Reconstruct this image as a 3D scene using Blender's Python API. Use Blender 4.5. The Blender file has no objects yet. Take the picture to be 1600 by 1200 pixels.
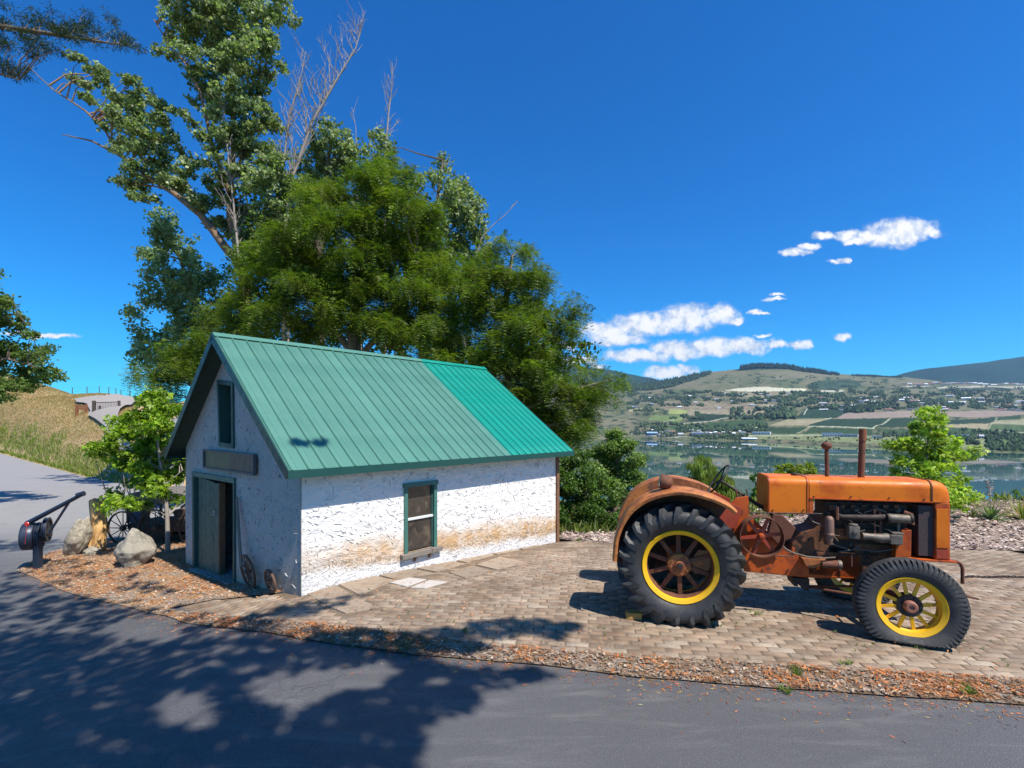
import bpy, bmesh, math, random
import numpy as np
from mathutils import Vector, Matrix, noise as mnoise
from mathutils.geometry import delaunay_2d_cdt
R = math.radians
rnd = random.Random(7)
rng = np.random.default_rng(11)
scene = bpy.context.scene
C = scene.collection

# ------------------------------------------------------------------ camera, sky, sun, exposure
EYE = 2.15; F = 755.6; HZ = 665.0
cam = bpy.data.cameras.new('camera'); camo = bpy.data.objects.new('camera', cam); C.objects.link(camo)
camo.location = (0, 0, EYE); camo.rotation_euler = (R(90), 0, 0)
cam.sensor_width = 36; cam.lens = 17.0; cam.shift_y = 65 / 1600; cam.clip_start = .05; cam.clip_end = 60000
scene.camera = camo
SUN_AZ = R(-43); SUN_EL = R(57)          # azimuth from +X, counter-clockwise
sunv = Vector((math.cos(SUN_EL) * math.cos(SUN_AZ), math.cos(SUN_EL) * math.sin(SUN_AZ), math.sin(SUN_EL)))
sl = bpy.data.lights.new('sun', 'SUN'); so = bpy.data.objects.new('sun', sl); C.objects.link(so)
sl.energy = 4.6; sl.angle = R(.53); sl.color = (1, .945, .86)
so.rotation_euler = sunv.to_track_quat('Z', 'Y').to_euler(); so.location = (20, -20, 30)
world = bpy.data.worlds.new('World'); scene.world = world; world.use_nodes = True
scene.view_settings.view_transform = 'Standard'; scene.view_settings.look = 'None'
scene.view_settings.exposure = .78; scene.view_settings.gamma = 1; scene.view_settings.use_curve_mapping = False

class NT:
    def __init__(s, nt): s.nt = nt
    def n(s, t, **kw):
        nd = s.nt.nodes.new(t)
        for k, v in kw.items():
            if k == 'i':
                for a, b in v.items(): s.put(nd.inputs[a], b)
            else: setattr(nd, k, v)
        return nd
    def put(s, sock, v):
        if hasattr(v, 'is_output') or isinstance(v, bpy.types.NodeSocket): s.nt.links.new(v, sock)
        elif isinstance(v, (tuple, list)) and len(v) == 3 and sock.type == 'RGBA': sock.default_value = (*v, 1)
        else: sock.default_value = v
    def math(s, op, a, b=0.0, c=0.0, clamp=False):
        m = s.n('ShaderNodeMath', operation=op, use_clamp=clamp); s.put(m.inputs[0], a); s.put(m.inputs[1], b); s.put(m.inputs[2], c); return m.outputs[0]
    def mix(s, f, a, b, bt='MIX'):
        m = s.n('ShaderNodeMix', data_type='RGBA', blend_type=bt); s.put(m.inputs[0], f); s.put(m.inputs[6], a); s.put(m.inputs[7], b); return m.outputs[2]
    def noise(s, vec, scale, detail=4, rough=.55, dist=0):
        m = s.n('ShaderNodeTexNoise'); s.put(m.inputs['Vector'], vec); m.inputs['Scale'].default_value = scale
        m.inputs['Detail'].default_value = detail; m.inputs['Roughness'].default_value = rough; m.inputs['Distortion'].default_value = dist; return m.outputs['Fac']
    def ramp(s, f, lo, hi, a=0.0, b=1.0):
        m = s.n('ShaderNodeMapRange', clamp=True, interpolation_type='SMOOTHSTEP'); s.put(m.inputs[0], f)
        s.put(m.inputs[1], lo); s.put(m.inputs[2], hi); s.put(m.inputs[3], a); s.put(m.inputs[4], b); return m.outputs[0]
    def scale(s, vec, v):
        m = s.n('ShaderNodeMapping'); s.put(m.inputs[0], vec); m.inputs['Scale'].default_value = v; return m.outputs[0]

# sky: Nishita + a handful of fair-weather clouds set by direction
w = NT(world.node_tree); w.nt.nodes.clear()
sky = w.n('ShaderNodeTexSky', sky_type='NISHITA', sun_disc=False, sun_elevation=SUN_EL, sun_rotation=math.pi / 2 - SUN_AZ,
          altitude=400, air_density=1.0, dust_density=.3, ozone_density=3.0)
hs0 = w.n('ShaderNodeHueSaturation', i={'Hue': .5, 'Saturation': 1.35, 'Value': 1.0, 'Color': sky.outputs[0]})
hsv = w.n('ShaderNodeMix', data_type='RGBA', blend_type='MULTIPLY', i={0: 1.0, 6: hs0.outputs[0], 7: (.08, .615, .86)})
tc = w.n('ShaderNodeTexCoord')
sep = w.n('ShaderNodeSeparateXYZ', i={0: tc.outputs['Generated']})
ysafe = w.math('MAXIMUM', sep.outputs[1], .02)
U_ = w.math('DIVIDE', sep.outputs[0], ysafe); V_ = w.math('DIVIDE', sep.outputs[2], ysafe)
uv = w.n('ShaderNodeCombineXYZ', i={0: U_, 1: V_})
wob1 = w.noise(uv.outputs[0], 24, 6, .62); wob2 = w.noise(w.n('ShaderNodeVectorMath', operation='ADD', i={0: uv.outputs[0], 1: (5.3, 2.1, 0)}).outputs[0], 24, 6, .62)
# clouds (px, py, half width, half height) of the photograph, turned into directions
CL = [(948,518,36,13),(1010,508,52,17),(1075,497,42,20),(1125,490,26,14),(1150,500,14,6),(968,530,40,10),
      (1000,556,60,10),(1060,548,42,14),(1110,543,45,14),(1160,541,40,12),(1214,537,15,7),(1250,537,17,7),(1044,582,35,9),(1072,578,14,7),
      (1240,393,26,6),(1265,385,16,5),(1290,368,18,6),(1325,367,20,9),(1360,370,30,8),(1410,360,48,17),(1392,372,40,14),(1450,362,22,9),(1340,378,20,5),(1308,408,14,3),(1322,407,7,5),
      (1320,527,13,6),(1185,490,14,3),(1175,487,10,3),(1208,468,18,3),(1215,461,12,2),(1192,523,12,2.5),(900,563,30,7),(885,541,16,7),(935,572,12,5),
      (-180,500,120,22),(-420,420,150,30),(1900,520,140,20),(2300,470,190,34),(80,525,38,3.5),(30,521,30,3)]
dens = None
ux = w.math('ADD', U_, w.math('MULTIPLY', w.math('SUBTRACT', wob1, .5), .055)); vy = w.math('ADD', V_, w.math('MULTIPLY', w.math('SUBTRACT', wob2, .5), .032))
for (px, py, a, b) in CL:
    cx = (px - 800) / F; cy = -(py - HZ) / F
    dx = w.math('MULTIPLY', w.math('SUBTRACT', ux, cx), F / (a * 1.12)); dyv = w.math('MULTIPLY', w.math('SUBTRACT', vy, cy), F / (b * 1.15))
    q = w.math('SUBTRACT', 1.0, w.math('ADD', w.math('MULTIPLY', dx, dx), w.math('MULTIPLY', dyv, dyv)))
    dens = q if dens is None else w.math('SMOOTH_MAX', dens, q, .12)
det = w.noise(uv.outputs[0], 46, 7, .60)
det2 = w.noise(uv.outputs[0], 150, 5, .7)
dn = w.math('ADD', w.math('ADD', dens, w.math('MULTIPLY', w.math('SUBTRACT', det, .5), 2.3)), w.math('MULTIPLY', w.math('SUBTRACT', det2, .5), .15))
front = w.ramp(sep.outputs[1], .03, .08)
cm = w.math('MULTIPLY', w.ramp(dn, -.45, .95), front)
shade = w.ramp(w.math('ADD', w.noise(uv.outputs[0], 34, 5, .6), w.math('MULTIPLY', dn, .16)), .38, .70)
ccol = w.mix(shade, (2.3, 2.9, 3.9), (5.1, 5.1, 5.1))
cir = w.math('MULTIPLY', w.ramp(w.noise(w.scale(uv.outputs[0], (1, 5, 1)), 3.0, 5, .6), .56, .9), w.math('MULTIPLY', w.ramp(V_, .7, .05), .10))
skc = w.mix(w.math('MULTIPLY', cir, front), hsv.outputs[2], (3.6, 4.2, 5.0))
skc = w.mix(cm, skc, ccol)
bg = w.n('ShaderNodeBackground', i={'Color': skc, 'Strength': .124})
wo = w.n('ShaderNodeOutputWorld', i={0: bg.outputs[0]})

# ------------------------------------------------------------------ terrain function and projection helpers
def sst(a, b, x):
    t = min(1.0, max(0.0, (x - a) / (b - a))) if b != a else float(x > a)
    return t * t * (3 - 2 * t)
def gn(X, Y):
    s_h = .622 * X + .783 * Y - 6.8; r_ = math.hypot(X, Y)
    if r_ > 14 and ((X < -15 and s_h > 2) or (Y > 14 and X / Y > -.5)): return mnoise.noise(Vector((X * .12, Y * .12, 0))) * min(1.0, (r_ - 14) / 40) * .8 * (min(1, (s_h - 2) / 6) if X < -15 else 1)
    return 0.0
def softplus(x, k=.35):
    return k * math.log1p(math.exp(x / k)) if x / k < 30 else x
LAKE = -45.0
HH = [(-1.3, 24), (-1.059, 21.3), (-.979, 14.2), (-.94, 11.8), (-.911, 10.0), (-.879, 9.3), (-.854, 8.9), (-.819, 8.25), (-.777, 7.3), (-.741, 6.6)]
def hillH(u):
    if u <= HH[0][0]: return HH[0][1]
    for (a, b), (c, d) in zip(HH, HH[1:]):
        if u <= c: return b + (d - b) * (u - a) / (c - a)
    return HH[-1][1]
def gz(X, Y):
    t = softplus(-2.75 - X, .25)
    zl = -.70 * (1 - math.exp(-t / 2.3))
    wb = sst(-4.5, -1.5, X)
    tb = softplus(Y - 6.45, .2)
    zb = -.089 * min(tb, 5.5) * wb
    rise = .52 * sst(9.0, 12.2, Y) * sst(4.5, 7.5, X)
    z = zl + zb + rise
    # slope to the lake
    wl = sst(-.62, -.34, X / Y) if Y > .5 else 0.0
    tl = max(0.0, Y - 13.6 + .15 * min(0, X)) if Y > 0 else 0
    if wl > 0 and tl > 0: z += wl * (-46.5 * (1 - math.exp(-tl / 88.0)))
    # cut bank and hill at the left
    s = .622 * X + .783 * Y - 6.8
    if s > 0 and X < -15:
        H = hillH(X / Y)
        k = 1 - sst(-.66, -.52, X / Y)
        z += k * (H + .3 * math.sin(X * .13) + .2 * math.sin(X * .31 + Y * .2)) * (1 - math.exp(-s / 6.5))
    return z + gn(X, Y)
def unproj(px, py, zoff=0.0):
    """point of the ground seen in the photograph at px, py"""
    u = (px - 800) / F; v = (py - HZ) / F
    lo = 2.0; Y = lo; step = .05
    while Y < 400:
        if EYE - v * Y <= gz(u * Y, Y) + zoff: break
        lo = Y; Y += step; step = min(step * 1.03, 2)
    hi = Y
    for _ in range(30):
        m = (lo + hi) / 2
        if EYE - v * m <= gz(u * m, m) + zoff: hi = m
        else: lo = m
    return Vector((u * hi, hi, gz(u * hi, hi)))
def at(px, py, Y): return Vector(((px - 800) / F * Y, Y, EYE - (py - HZ) / F * Y))

# ------------------------------------------------------------------ object helpers
def new_obj(name, data, parent=None, loc=None):
    o = bpy.data.objects.new(name, data); C.objects.link(o)
    if parent is not None: o.parent = parent
    if loc is not None: o.location = loc
    return o
def thing(name, label, cat, loc=(0, 0, 0), rotz=0, group=None):
    o = new_obj(name, None, None, loc); o.rotation_euler = (0, 0, rotz); o.empty_display_size = .2
    o['label'] = label; o['category'] = cat
    if group: o['group'] = group
    return o
def tag(o, label, cat, group=None, kind=None):
    if kind: o['kind'] = kind
    if label: o['label'] = label
    if cat: o['category'] = cat
    if group: o['group'] = group
    return o
class MB:
    def __init__(s): s.v = []; s.f = []; s.mi = []
    def add(s, vs, fs, mi=0):
        b = len(s.v); s.v += [tuple(p) for p in vs]; s.f += [tuple(i + b for i in f) for f in fs]; s.mi += [mi] * len(fs); return s
    def box(s, a, b, mi=0):
        (x0, y0, z0), (x1, y1, z1) = a, b
        return s.add([(x0,y0,z0),(x1,y0,z0),(x1,y1,z0),(x0,y1,z0),(x0,y0,z1),(x1,y0,z1),(x1,y1,z1),(x0,y1,z1)],
              [(0,3,2,1),(4,5,6,7),(0,1,5,4),(1,2,6,5),(2,3,7,6),(3,0,4,7)], mi)
    def frame_box(s, o, ex, ey, ez, mi=0):
        o = Vector(o); ex, ey, ez = Vector(ex), Vector(ey), Vector(ez)
        P = [o, o+ex, o+ex+ey, o+ey, o+ez, o+ex+ez, o+ex+ey+ez, o+ey+ez]
        return s.add(P, [(0,3,2,1),(4,5,6,7),(0,1,5,4),(1,2,6,5),(2,3,7,6),(3,0,4,7)], mi)
    def tube(s, pts, rad, n=8, cap=True, mi=0):
        pts = [Vector(p) for p in pts]; m = len(pts)
        if not hasattr(rad, '__len__'): rad = [rad] * m
        ring = []; up = None
        for i, p in enumerate(pts):
            d = (pts[min(i+1, m-1)] - pts[max(i-1, 0)])
            d = d.normalized() if d.length > 1e-9 else Vector((0, 0, 1))
            if up is None:
                up = d.orthogonal().normalized()
            else:
                up = (up - d * up.dot(d)); up = up.normalized() if up.length > 1e-6 else d.orthogonal().normalized()
            sd = d.cross(up)
            for k in range(n):
                a = 2 * math.pi * k / n; ring.append(p + (up * math.cos(a) + sd * math.sin(a)) * rad[i])
        fs = []
        for i in range(m - 1):
            for k in range(n):
                fs.append((i*n+k, i*n+(k+1) % n, (i+1)*n+(k+1) % n, (i+1)*n+k))
        if cap: fs.append(tuple(range(n-1, -1, -1))); fs.append(tuple((m-1)*n + k for k in range(n)))
        return s.add(ring, fs, mi)
    def lathe(s, prof, org=(0,0,0), axis='y', n=32, mi=0, a0=0, a1=2*math.pi, fn=None):
        """prof: list of (radius, along)"""
        org = Vector(org); full = abs(a1 - a0 - 2*math.pi) < 1e-6; cnt = n if full else n + 1; vs = []
        for k in range(cnt):
            a = a0 + (a1 - a0) * k / n
            for (r, h) in prof:
                if axis == 'y': p = Vector((math.cos(a) * r, h, math.sin(a) * r))
                elif axis == 'x': p = Vector((h, math.cos(a) * r, math.sin(a) * r))
                else: p = Vector((math.cos(a) * r, math.sin(a) * r, h))
                if fn: p = fn(p)
                vs.append(org + p)
        m = len(prof); fs = []
        for k in range(n):
            k2 = (k + 1) % cnt
            for i in range(m - 1): fs.append((k*m+i, k*m+i+1, k2*m+i+1, k2*m+i))
        return s.add(vs, fs, mi)
    def prism(s, poly, h0, h1, axis='y', mi=0):
        """poly: 2D points; axis y: (x,z) extruded along y"""
        def P(p, h):
            return {'y': (p[0], h, p[1]), 'x': (h, p[0], p[1]), 'z': (p[0], p[1], h)}[axis]
        n = len(poly); vs = [P(p, h0) for p in poly] + [P(p, h1) for p in poly]
        fs = [tuple(range(n)), tuple(range(2*n-1, n-1, -1))] + [(i, i+n, (i+1) % n + n, (i+1) % n) for i in range(n)]
        return s.add(vs, fs, mi)
    def mesh(s, name, mat, smooth=False, bevel=0, org=None):
        me = bpy.data.meshes.new(name)
        vs = s.v if org is None else [(a-org[0], b-org[1], c-org[2]) for a, b, c in s.v]
        me.from_pydata(vs, [], s.f)
        mats = mat if isinstance(mat, (list, tuple)) else [mat]
        for m in mats: me.materials.append(m)
        if len(mats) > 1: me.polygons.foreach_set('material_index', s.mi)
        bm = bmesh.new(); bm.from_mesh(me); bmesh.ops.recalc_face_normals(bm, faces=bm.faces)
        if bevel: bmesh.ops.bevel(bm, geom=[e for e in bm.edges if e.is_manifold and e.calc_face_angle(0) > .5], offset=bevel, segments=2, affect='EDGES', profile=.6)
        bm.to_mesh(me); bm.free()
        if smooth:
            me.polygons.foreach_set('use_smooth', [True] * len(me.polygons))
            me.set_sharp_from_angle(angle=R(smooth if smooth > 1 else 40))
        me.update(); return me
    def build(s, name, mat, parent=None, smooth=False, bevel=0, org=None):
        o = new_obj(name, s.mesh(name, mat, smooth, bevel, org), parent)
        return o
def np_mesh(name, V, Fc, mat, col=None, smooth=False):
    """fast mesh from arrays; faces all of one size; col per face (rgb)"""
    V = np.asarray(V, np.float32); Fc = np.asarray(Fc, np.int32); me = bpy.data.meshes.new(name)
    k = Fc.shape[1]; me.vertices.add(len(V)); me.vertices.foreach_set('co', V.ravel())
    me.loops.add(Fc.size); me.loops.foreach_set('vertex_index', Fc.ravel())
    me.polygons.add(len(Fc)); me.polygons.foreach_set('loop_start', np.arange(0, Fc.size, k, dtype=np.int32))
    me.update(calc_edges=True)
    if col is not None:
        c = np.ones((len(col), 4), np.float32); c[:, :3] = col
        if len(col) == len(V): at_ = me.attributes.new('tint', 'FLOAT_COLOR', 'POINT')
        else: at_ = me.attributes.new('tint', 'FLOAT_COLOR', 'FACE')
        at_.data.foreach_set('color', c.ravel())
    if smooth: me.polygons.foreach_set('use_smooth', np.ones(len(Fc), bool))
    me.materials.append(mat); return me

# ------------------------------------------------------------------ materials
def new_mat(name):
    m = bpy.data.materials.new(name); m.use_nodes = True; m.node_tree.nodes.clear(); t = NT(m.node_tree)
    b = t.n('ShaderNodeBsdfPrincipled'); o = t.n('ShaderNodeOutputMaterial', i={0: b.outputs[0]})
    return m, t, b
def bump(t, b, h, dist=.01, strength=1.0):
    n = t.n('ShaderNodeBump', i={'Height': h, 'Distance': dist, 'Strength': strength}); t.put(b.inputs['Normal'], n.outputs[0]); return n
def simple(name, col, rough=.6, metal=0.0, var=.2, sc=6.0, col2=None, th=(.5, .65), sc2=5.0, bmp=.003, bsc=60, objrand=0.0, coords='Object', spec=.5, col3=None, th3=(.6, .7), sc3=14.0):
    m, t, b = new_mat(name)
    tc = t.n('ShaderNodeTexCoord').outputs[coords]
    n1 = t.noise(tc, sc, 6, .6)
    c = t.mix(n1, tuple(x * (1 - var) for x in col), tuple(min(1, x * (1 + var)) for x in col))
    if col2 is not None: c = t.mix(t.ramp(t.noise(tc, sc2, 8, .68), *th), c, col2)
    if col3 is not None: c = t.mix(t.ramp(t.noise(tc, sc3, 8, .7, .3), *th3), c, col3)
    if objrand:
        oi = t.n('ShaderNodeObjectInfo'); v = t.math('MULTIPLY_ADD', oi.outputs['Random'], objrand * 2, 1 - objrand)
        c = t.mix(1.0, c, t.n('ShaderNodeCombineColor', i={0: v, 1: v, 2: v}).outputs[0], 'MULTIPLY')
    t.put(b.inputs['Base Color'], c)
    t.put(b.inputs['Roughness'], t.ramp(t.noise(tc, sc * 2.3, 4), .2, .8, max(0, rough - .12), min(1, rough + .12)))
    b.inputs['Metallic'].default_value = metal; b.inputs['Specular IOR Level'].default_value = spec
    if bmp: bump(t, b, t.noise(tc, bsc, 5, .65), bmp)
    return m
def leafmat(name, trans=.42, rough=.5, spec=.35):
    m, t, b = new_mat(name)
    at_ = t.n('ShaderNodeAttribute', attribute_name='tint')
    geo = t.n('ShaderNodeNewGeometry')
    n = t.noise(geo.outputs['Position'], 1.3, 3)
    c = t.mix(1.0, at_.outputs['Color'], t.mix(n, (.72, .74, .7), (1.25, 1.22, 1.2)), 'MULTIPLY')
    t.put(b.inputs['Base Color'], c); b.inputs['Roughness'].default_value = rough; b.inputs['Specular IOR Level'].default_value = spec
    tr = t.n('ShaderNodeBsdfTranslucent', i={'Color': t.mix(1.0, c, (1.35, 1.55, .6), 'MULTIPLY')})
    mx = t.n('ShaderNodeMixShader', i={0: trans, 1: b.outputs[0], 2: tr.outputs[0]})
    out = [x for x in t.nt.nodes if x.type == 'OUTPUT_MATERIAL'][0]; t.put(out.inputs[0], mx.outputs[0])
    return m
def tintmat(name, rough=.9, bmp=0.0, spec=.2, var=.25, sc=3):
    m, t, b = new_mat(name)
    at_ = t.n('ShaderNodeAttribute', attribute_name='tint'); tc = t.n('ShaderNodeTexCoord').outputs['Object']
    c = t.mix(1.0, at_.outputs['Color'], t.mix(t.noise(tc, sc, 6, .65), (1 - var,) * 3, (1 + var,) * 3), 'MULTIPLY')
    t.put(b.inputs['Base Color'], c); b.inputs['Roughness'].default_value = rough; b.inputs['Specular IOR Level'].default_value = spec
    if bmp: bump(t, b, t.noise(tc, sc * 6, 6, .65), bmp)
    return m
M = {}
M['leaf'] = leafmat('leaf'); M['tint'] = tintmat('tinted_bits')
M['bark'] = simple('bark', (.16, .12, .085), .9, var=.45, sc=5, bmp=.02, bsc=22, col2=(.26, .21, .16), th=(.5, .7), sc2=9)
M['bark_orange'] = simple('bark_orange', (.22, .13, .07), .9, var=.45, sc=5, bmp=.02, bsc=20, col2=(.12, .10, .08), th=(.45, .7), sc2=4)
M['deadwood'] = simple('dead_wood', (.30, .25, .21), .85, var=.3, sc=8, bmp=.004)
# ------------------------------------------------------------------ ground sheets
def polar_ground():
    rs = [0.0]; r = .5
    while r < 700: rs.append(r); r *= 1.035 if r > 12 else 1.06
    rs = rs[1:]; az = np.concatenate([np.linspace(-180, -62, 60), np.linspace(-60, 60, 300), np.linspace(62, 178, 59)])
    V = []; m = len(az)
    for r_ in rs:
        for a in az:
            X = r_ * math.sin(R(a)); Y = r_ * math.cos(R(a))
            z = gz(X, Y) - (.07 if r_ < 30 else .07 + .02 * min(5, (r_ - 30) / 10))
            V.append((X, Y, z))
    Fc = []
    for i in range(len(rs) - 1):
        for k in range(m):
            k2 = (k + 1) % m; Fc.append((i*m+k, i*m+k2, (i+1)*m+k2, (i+1)*m+k))
    V.append((0, 0, gz(0, 0) - .07)); c = len(V) - 1
    return V, Fc, m, c
mm, t, b = new_mat('dry_soil')
pos = t.n('ShaderNodeNewGeometry').outputs['Position']
n1 = t.noise(pos, .35, 8, .65); n2 = t.noise(pos, 6, 6, .7); n3 = t.noise(pos, 40, 4, .7)
c = t.mix(t.ramp(n1, .42, .6), (.40, .28, .15), (.30, .24, .11))
c = t.mix(t.ramp(n2, .5, .75), c, (.50, .36, .21)); c = t.mix(t.ramp(n3, .6, .75), c, (.24, .17, .09))
# greener growth on the shaded lake slope (moist ground)
sepp = t.n('ShaderNodeSeparateXYZ', i={0: pos})
c = t.mix(t.ramp(sepp.outputs[2], -1.2, -3.0), c, t.mix(n2, (.05, .09, .02), (.12, .14, .05)))
t.put(b.inputs['Base Color'], c); b.inputs['Roughness'].default_value = .95; b.inputs['Specular IOR Level'].default_value = .15
bump(t, b, n3, .02)
M['soil'] = mm
V, Fc, m_, c_ = polar_ground()
me = np_mesh('ground', V, Fc, M['soil'], smooth=True)
g = new_obj('ground', me); g['kind'] = 'structure'

def drape(name, poly, sp, off, mat, parent=None, jitter=0.0, zfn=gz, edge=None):
    """sheet over the terrain with a clean border; poly: list of (x, y)"""
    P = []
    for i in range(len(poly)):
        a = Vector(poly[i][:2]); b_ = Vector(poly[(i+1) % len(poly)][:2]); n = max(1, int((b_ - a).length / (edge or sp)))
        for k in range(n):
            p = a.lerp(b_, k / n)
            if jitter: 
                d = Vector((mnoise.noise(Vector((p.x*1.7, p.y*1.7, 1))) + .5*mnoise.noise(Vector((p.x*6, p.y*6, 1))), mnoise.noise(Vector((p.x*1.7, p.y*1.7, 9)))+.5*mnoise.noise(Vector((p.x*6, p.y*6, 4))))); p = p + d * jitter
            P.append(p)
    nb = len(P); xs = [p.x for p in P]; ys = [p.y for p in P]
    def inside(x, y):
        r = False; j = nb - 1
        for i in range(nb):
            if (P[i].y > y) != (P[j].y > y) and x < (P[j].x-P[i].x)*(y-P[i].y)/(P[j].y-P[i].y)+P[i].x: r = not r
            j = i
        return r
    y = min(ys) + sp / 2; pts = list(P)
    while y < max(ys):
        x = min(xs) + sp / 2
        s2 = sp
        while x < max(xs):
            far = math.hypot(x, y) > 60
            if (not far or (int(x / sp) % 3 == 0 and int(y / sp) % 3 == 0)) and inside(x, y): pts.append(Vector((x, y)))
            x += sp
        y += sp
    vs, es, fs, *_ = delaunay_2d_cdt(pts, [], [list(range(nb))], 1, 1e-5)
    V = [(v.x, v.y, zfn(v.x, v.y) + off) for v in vs]
    me = bpy.data.meshes.new(name); me.from_pydata(V, [], fs); me.materials.append(mat)
    bm = bmesh.new(); bm.from_mesh(me)
    bmesh.ops.recalc_face_normals(bm, faces=bm.faces)
    if sum(f.normal.z for f in bm.faces) < 0: bmesh.ops.reverse_faces(bm, faces=bm.faces)
    bm.to_mesh(me); bm.free()
    me.polygons.foreach_set('use_smooth', [True] * len(me.polygons))
    return new_obj(name, me, parent), P, inside
def up(pts): return [unproj(*p)[:2] for p in pts]

# asphalt
mm, t, b = new_mat('asphalt')
pos = t.n('ShaderNodeNewGeometry').outputs['Position']
n1 = t.noise(pos, .5, 6, .6); n2 = t.noise(pos, 140, 3, .8); n3 = t.noise(pos, 9, 8, .7); n4 = t.noise(t.scale(pos, (.6, 3.5, 1)), 1.6, 6, .65, .5)
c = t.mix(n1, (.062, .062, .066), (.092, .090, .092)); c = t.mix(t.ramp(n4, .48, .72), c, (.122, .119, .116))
c = t.mix(t.ramp(n2, .55, .70), c, (.30, .29, .27)); c = t.mix(t.ramp(t.noise(pos, 210, 2, .8), .60, .7), c, (.04, .04, .042)); c = t.mix(t.ramp(n3, .72, .78), c, (.2, .185, .15))
sx = t.n('ShaderNodeSeparateXYZ', i={0: pos})
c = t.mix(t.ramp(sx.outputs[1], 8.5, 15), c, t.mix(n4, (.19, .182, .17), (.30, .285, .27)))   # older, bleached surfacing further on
vor = t.n('ShaderNodeTexVoronoi', feature='DISTANCE_TO_EDGE', i={'Vector': t.n('ShaderNodeVectorMath', operation='ADD', i={0: pos, 1: t.n('ShaderNodeCombineXYZ', i={0: t.math('MULTIPLY', t.noise(pos, 2.2, 5), 1.3), 1: t.math('MULTIPLY', t.noise(pos, 3.1, 5), 1.3)}).outputs[0]}).outputs[0], 'Scale': .34})
crk = t.math('MULTIPLY', t.ramp(vor.outputs[0], .0075, .001), t.ramp(t.noise(pos, .9, 3), .5, .62))
c = t.mix(t.math('MULTIPLY', crk, .25), c, (.05, .05, .05))
t.put(b.inputs['Base Color'], c); t.put(b.inputs['Roughness'], t.ramp(n3, .2, .8, .55, .8)); b.inputs['Specular IOR Level'].default_value = .55
bump(t, b, t.math('SUBTRACT', t.math('ADD', n2, t.math('MULTIPLY', n3, .5)), crk), .006)
M['asphalt'] = mm
edge_px = [(27,893),(60,906),(100,925),(160,940),(215,953),(255,963),(300,976),(380,986),(465,1000),(560,1012),(650,1025),(750,1033),(850,1041),(1000,1060),(1100,1068),(1300,1082),(1450,1093),(1600,1103)]
isl_px = [(64,869),(91,861),(115,854),(150,847)]
EDGE = up(edge_px); ISL = up(isl_px)
asph = [(-60, 55.6), (-40, 39.7), (-23.4, 26.6), (-22.2, 30.5), (-25, 38), (-21, 35), (-8.6, 13.4)] + [(p[0] + .25, p[1] + .2) for p in reversed(ISL)] + [(p[0] + .12, p[1] + .28) for p in EDGE] + [(7.5, 3.5), (14, 1.6), (34, -3), (34, -16), (-60, -16)]
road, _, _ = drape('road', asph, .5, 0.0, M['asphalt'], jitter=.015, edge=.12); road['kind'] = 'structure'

# gravel bed round the shed front
mm, t, b = new_mat('gravel')
pos = t.n('ShaderNodeNewGeometry').outputs['Position']
vo = t.n('ShaderNodeTexVoronoi', i={'Vector': pos, 'Scale': 55.0, 'Randomness': 1.0}); n2 = t.noise(pos, 3.5, 7, .7); n3 = t.noise(pos, 30, 5, .7)
cs = t.n('ShaderNodeSeparateColor', i={0: vo.outputs['Color']})
c = t.mix(cs.outputs[0], (.20, .145, .10), (.42, .35, .28)); c = t.mix(t.ramp(n2, .42, .6), c, (.44, .24, .11)); c = t.mix(t.ramp(n3, .6, .72), c, (.2, .11, .06))
t.put(b.inputs['Base Color'], c); b.inputs['Roughness'].default_value = .9; b.inputs['Specular IOR Level'].default_value = .2
bump(t, b, t.math('ADD', t.math('MULTIPLY', vo.outputs['Distance'], -1.0), t.math('MULTIPLY', n3, .5)), .02)
M['gravel'] = mm
C0 = Vector((-2.73, 6.25, 0)); D1 = Vector((.6605, .7508, 0)); D2 = Vector((-.7511, .6602, 0))
def bp(e1, e2): p = C0 + D1 * e1 + D2 * e2; return (p.x, p.y)
gravel_poly = up(isl_px[::-1])[0:0] + ISL[::-1][::-1] + []
gravel_poly = list(ISL[::-1]) + EDGE[:7] + up([(262,952),(330,938),(400,931),(462,924)]) + [bp(.15, .1), bp(.15, 2.3), bp(.15, 4.7), bp(3.5, 4.7), (-8.3, 13.2)]
gb, _, gin = drape('gravel_bed', gravel_poly, .25, .012, M['gravel'], jitter=.03, edge=.1); gb['kind'] = 'structure'
# mulch strip between pavers and asphalt
strip_top = [(262,952),(300,958),(385,967),(470,974),(550,982),(660,996),(775,1010),(880,1018),(1000,1028),(1150,1037),(1300,1046),(1450,1055),(1600,1064)]
M['mulch'] = simple('mulch', (.20, .13, .08), .95, var=.5, sc=20, col2=(.33, .27, .21), th=(.45, .6), sc2=9, bmp=.03, bsc=50, coords='Object', spec=.15)
TOP = up(strip_top)
mul_poly = list(TOP) + [(6.2, 3.95), (7.5, 3.75)] + [(7.5, 3.22)] + EDGE[::-1][:12]
ms, _, min_ = drape('mulch_strip', mul_poly, .2, .014, M['mulch'], jitter=.02, edge=.08); ms['kind'] = 'structure'
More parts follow.
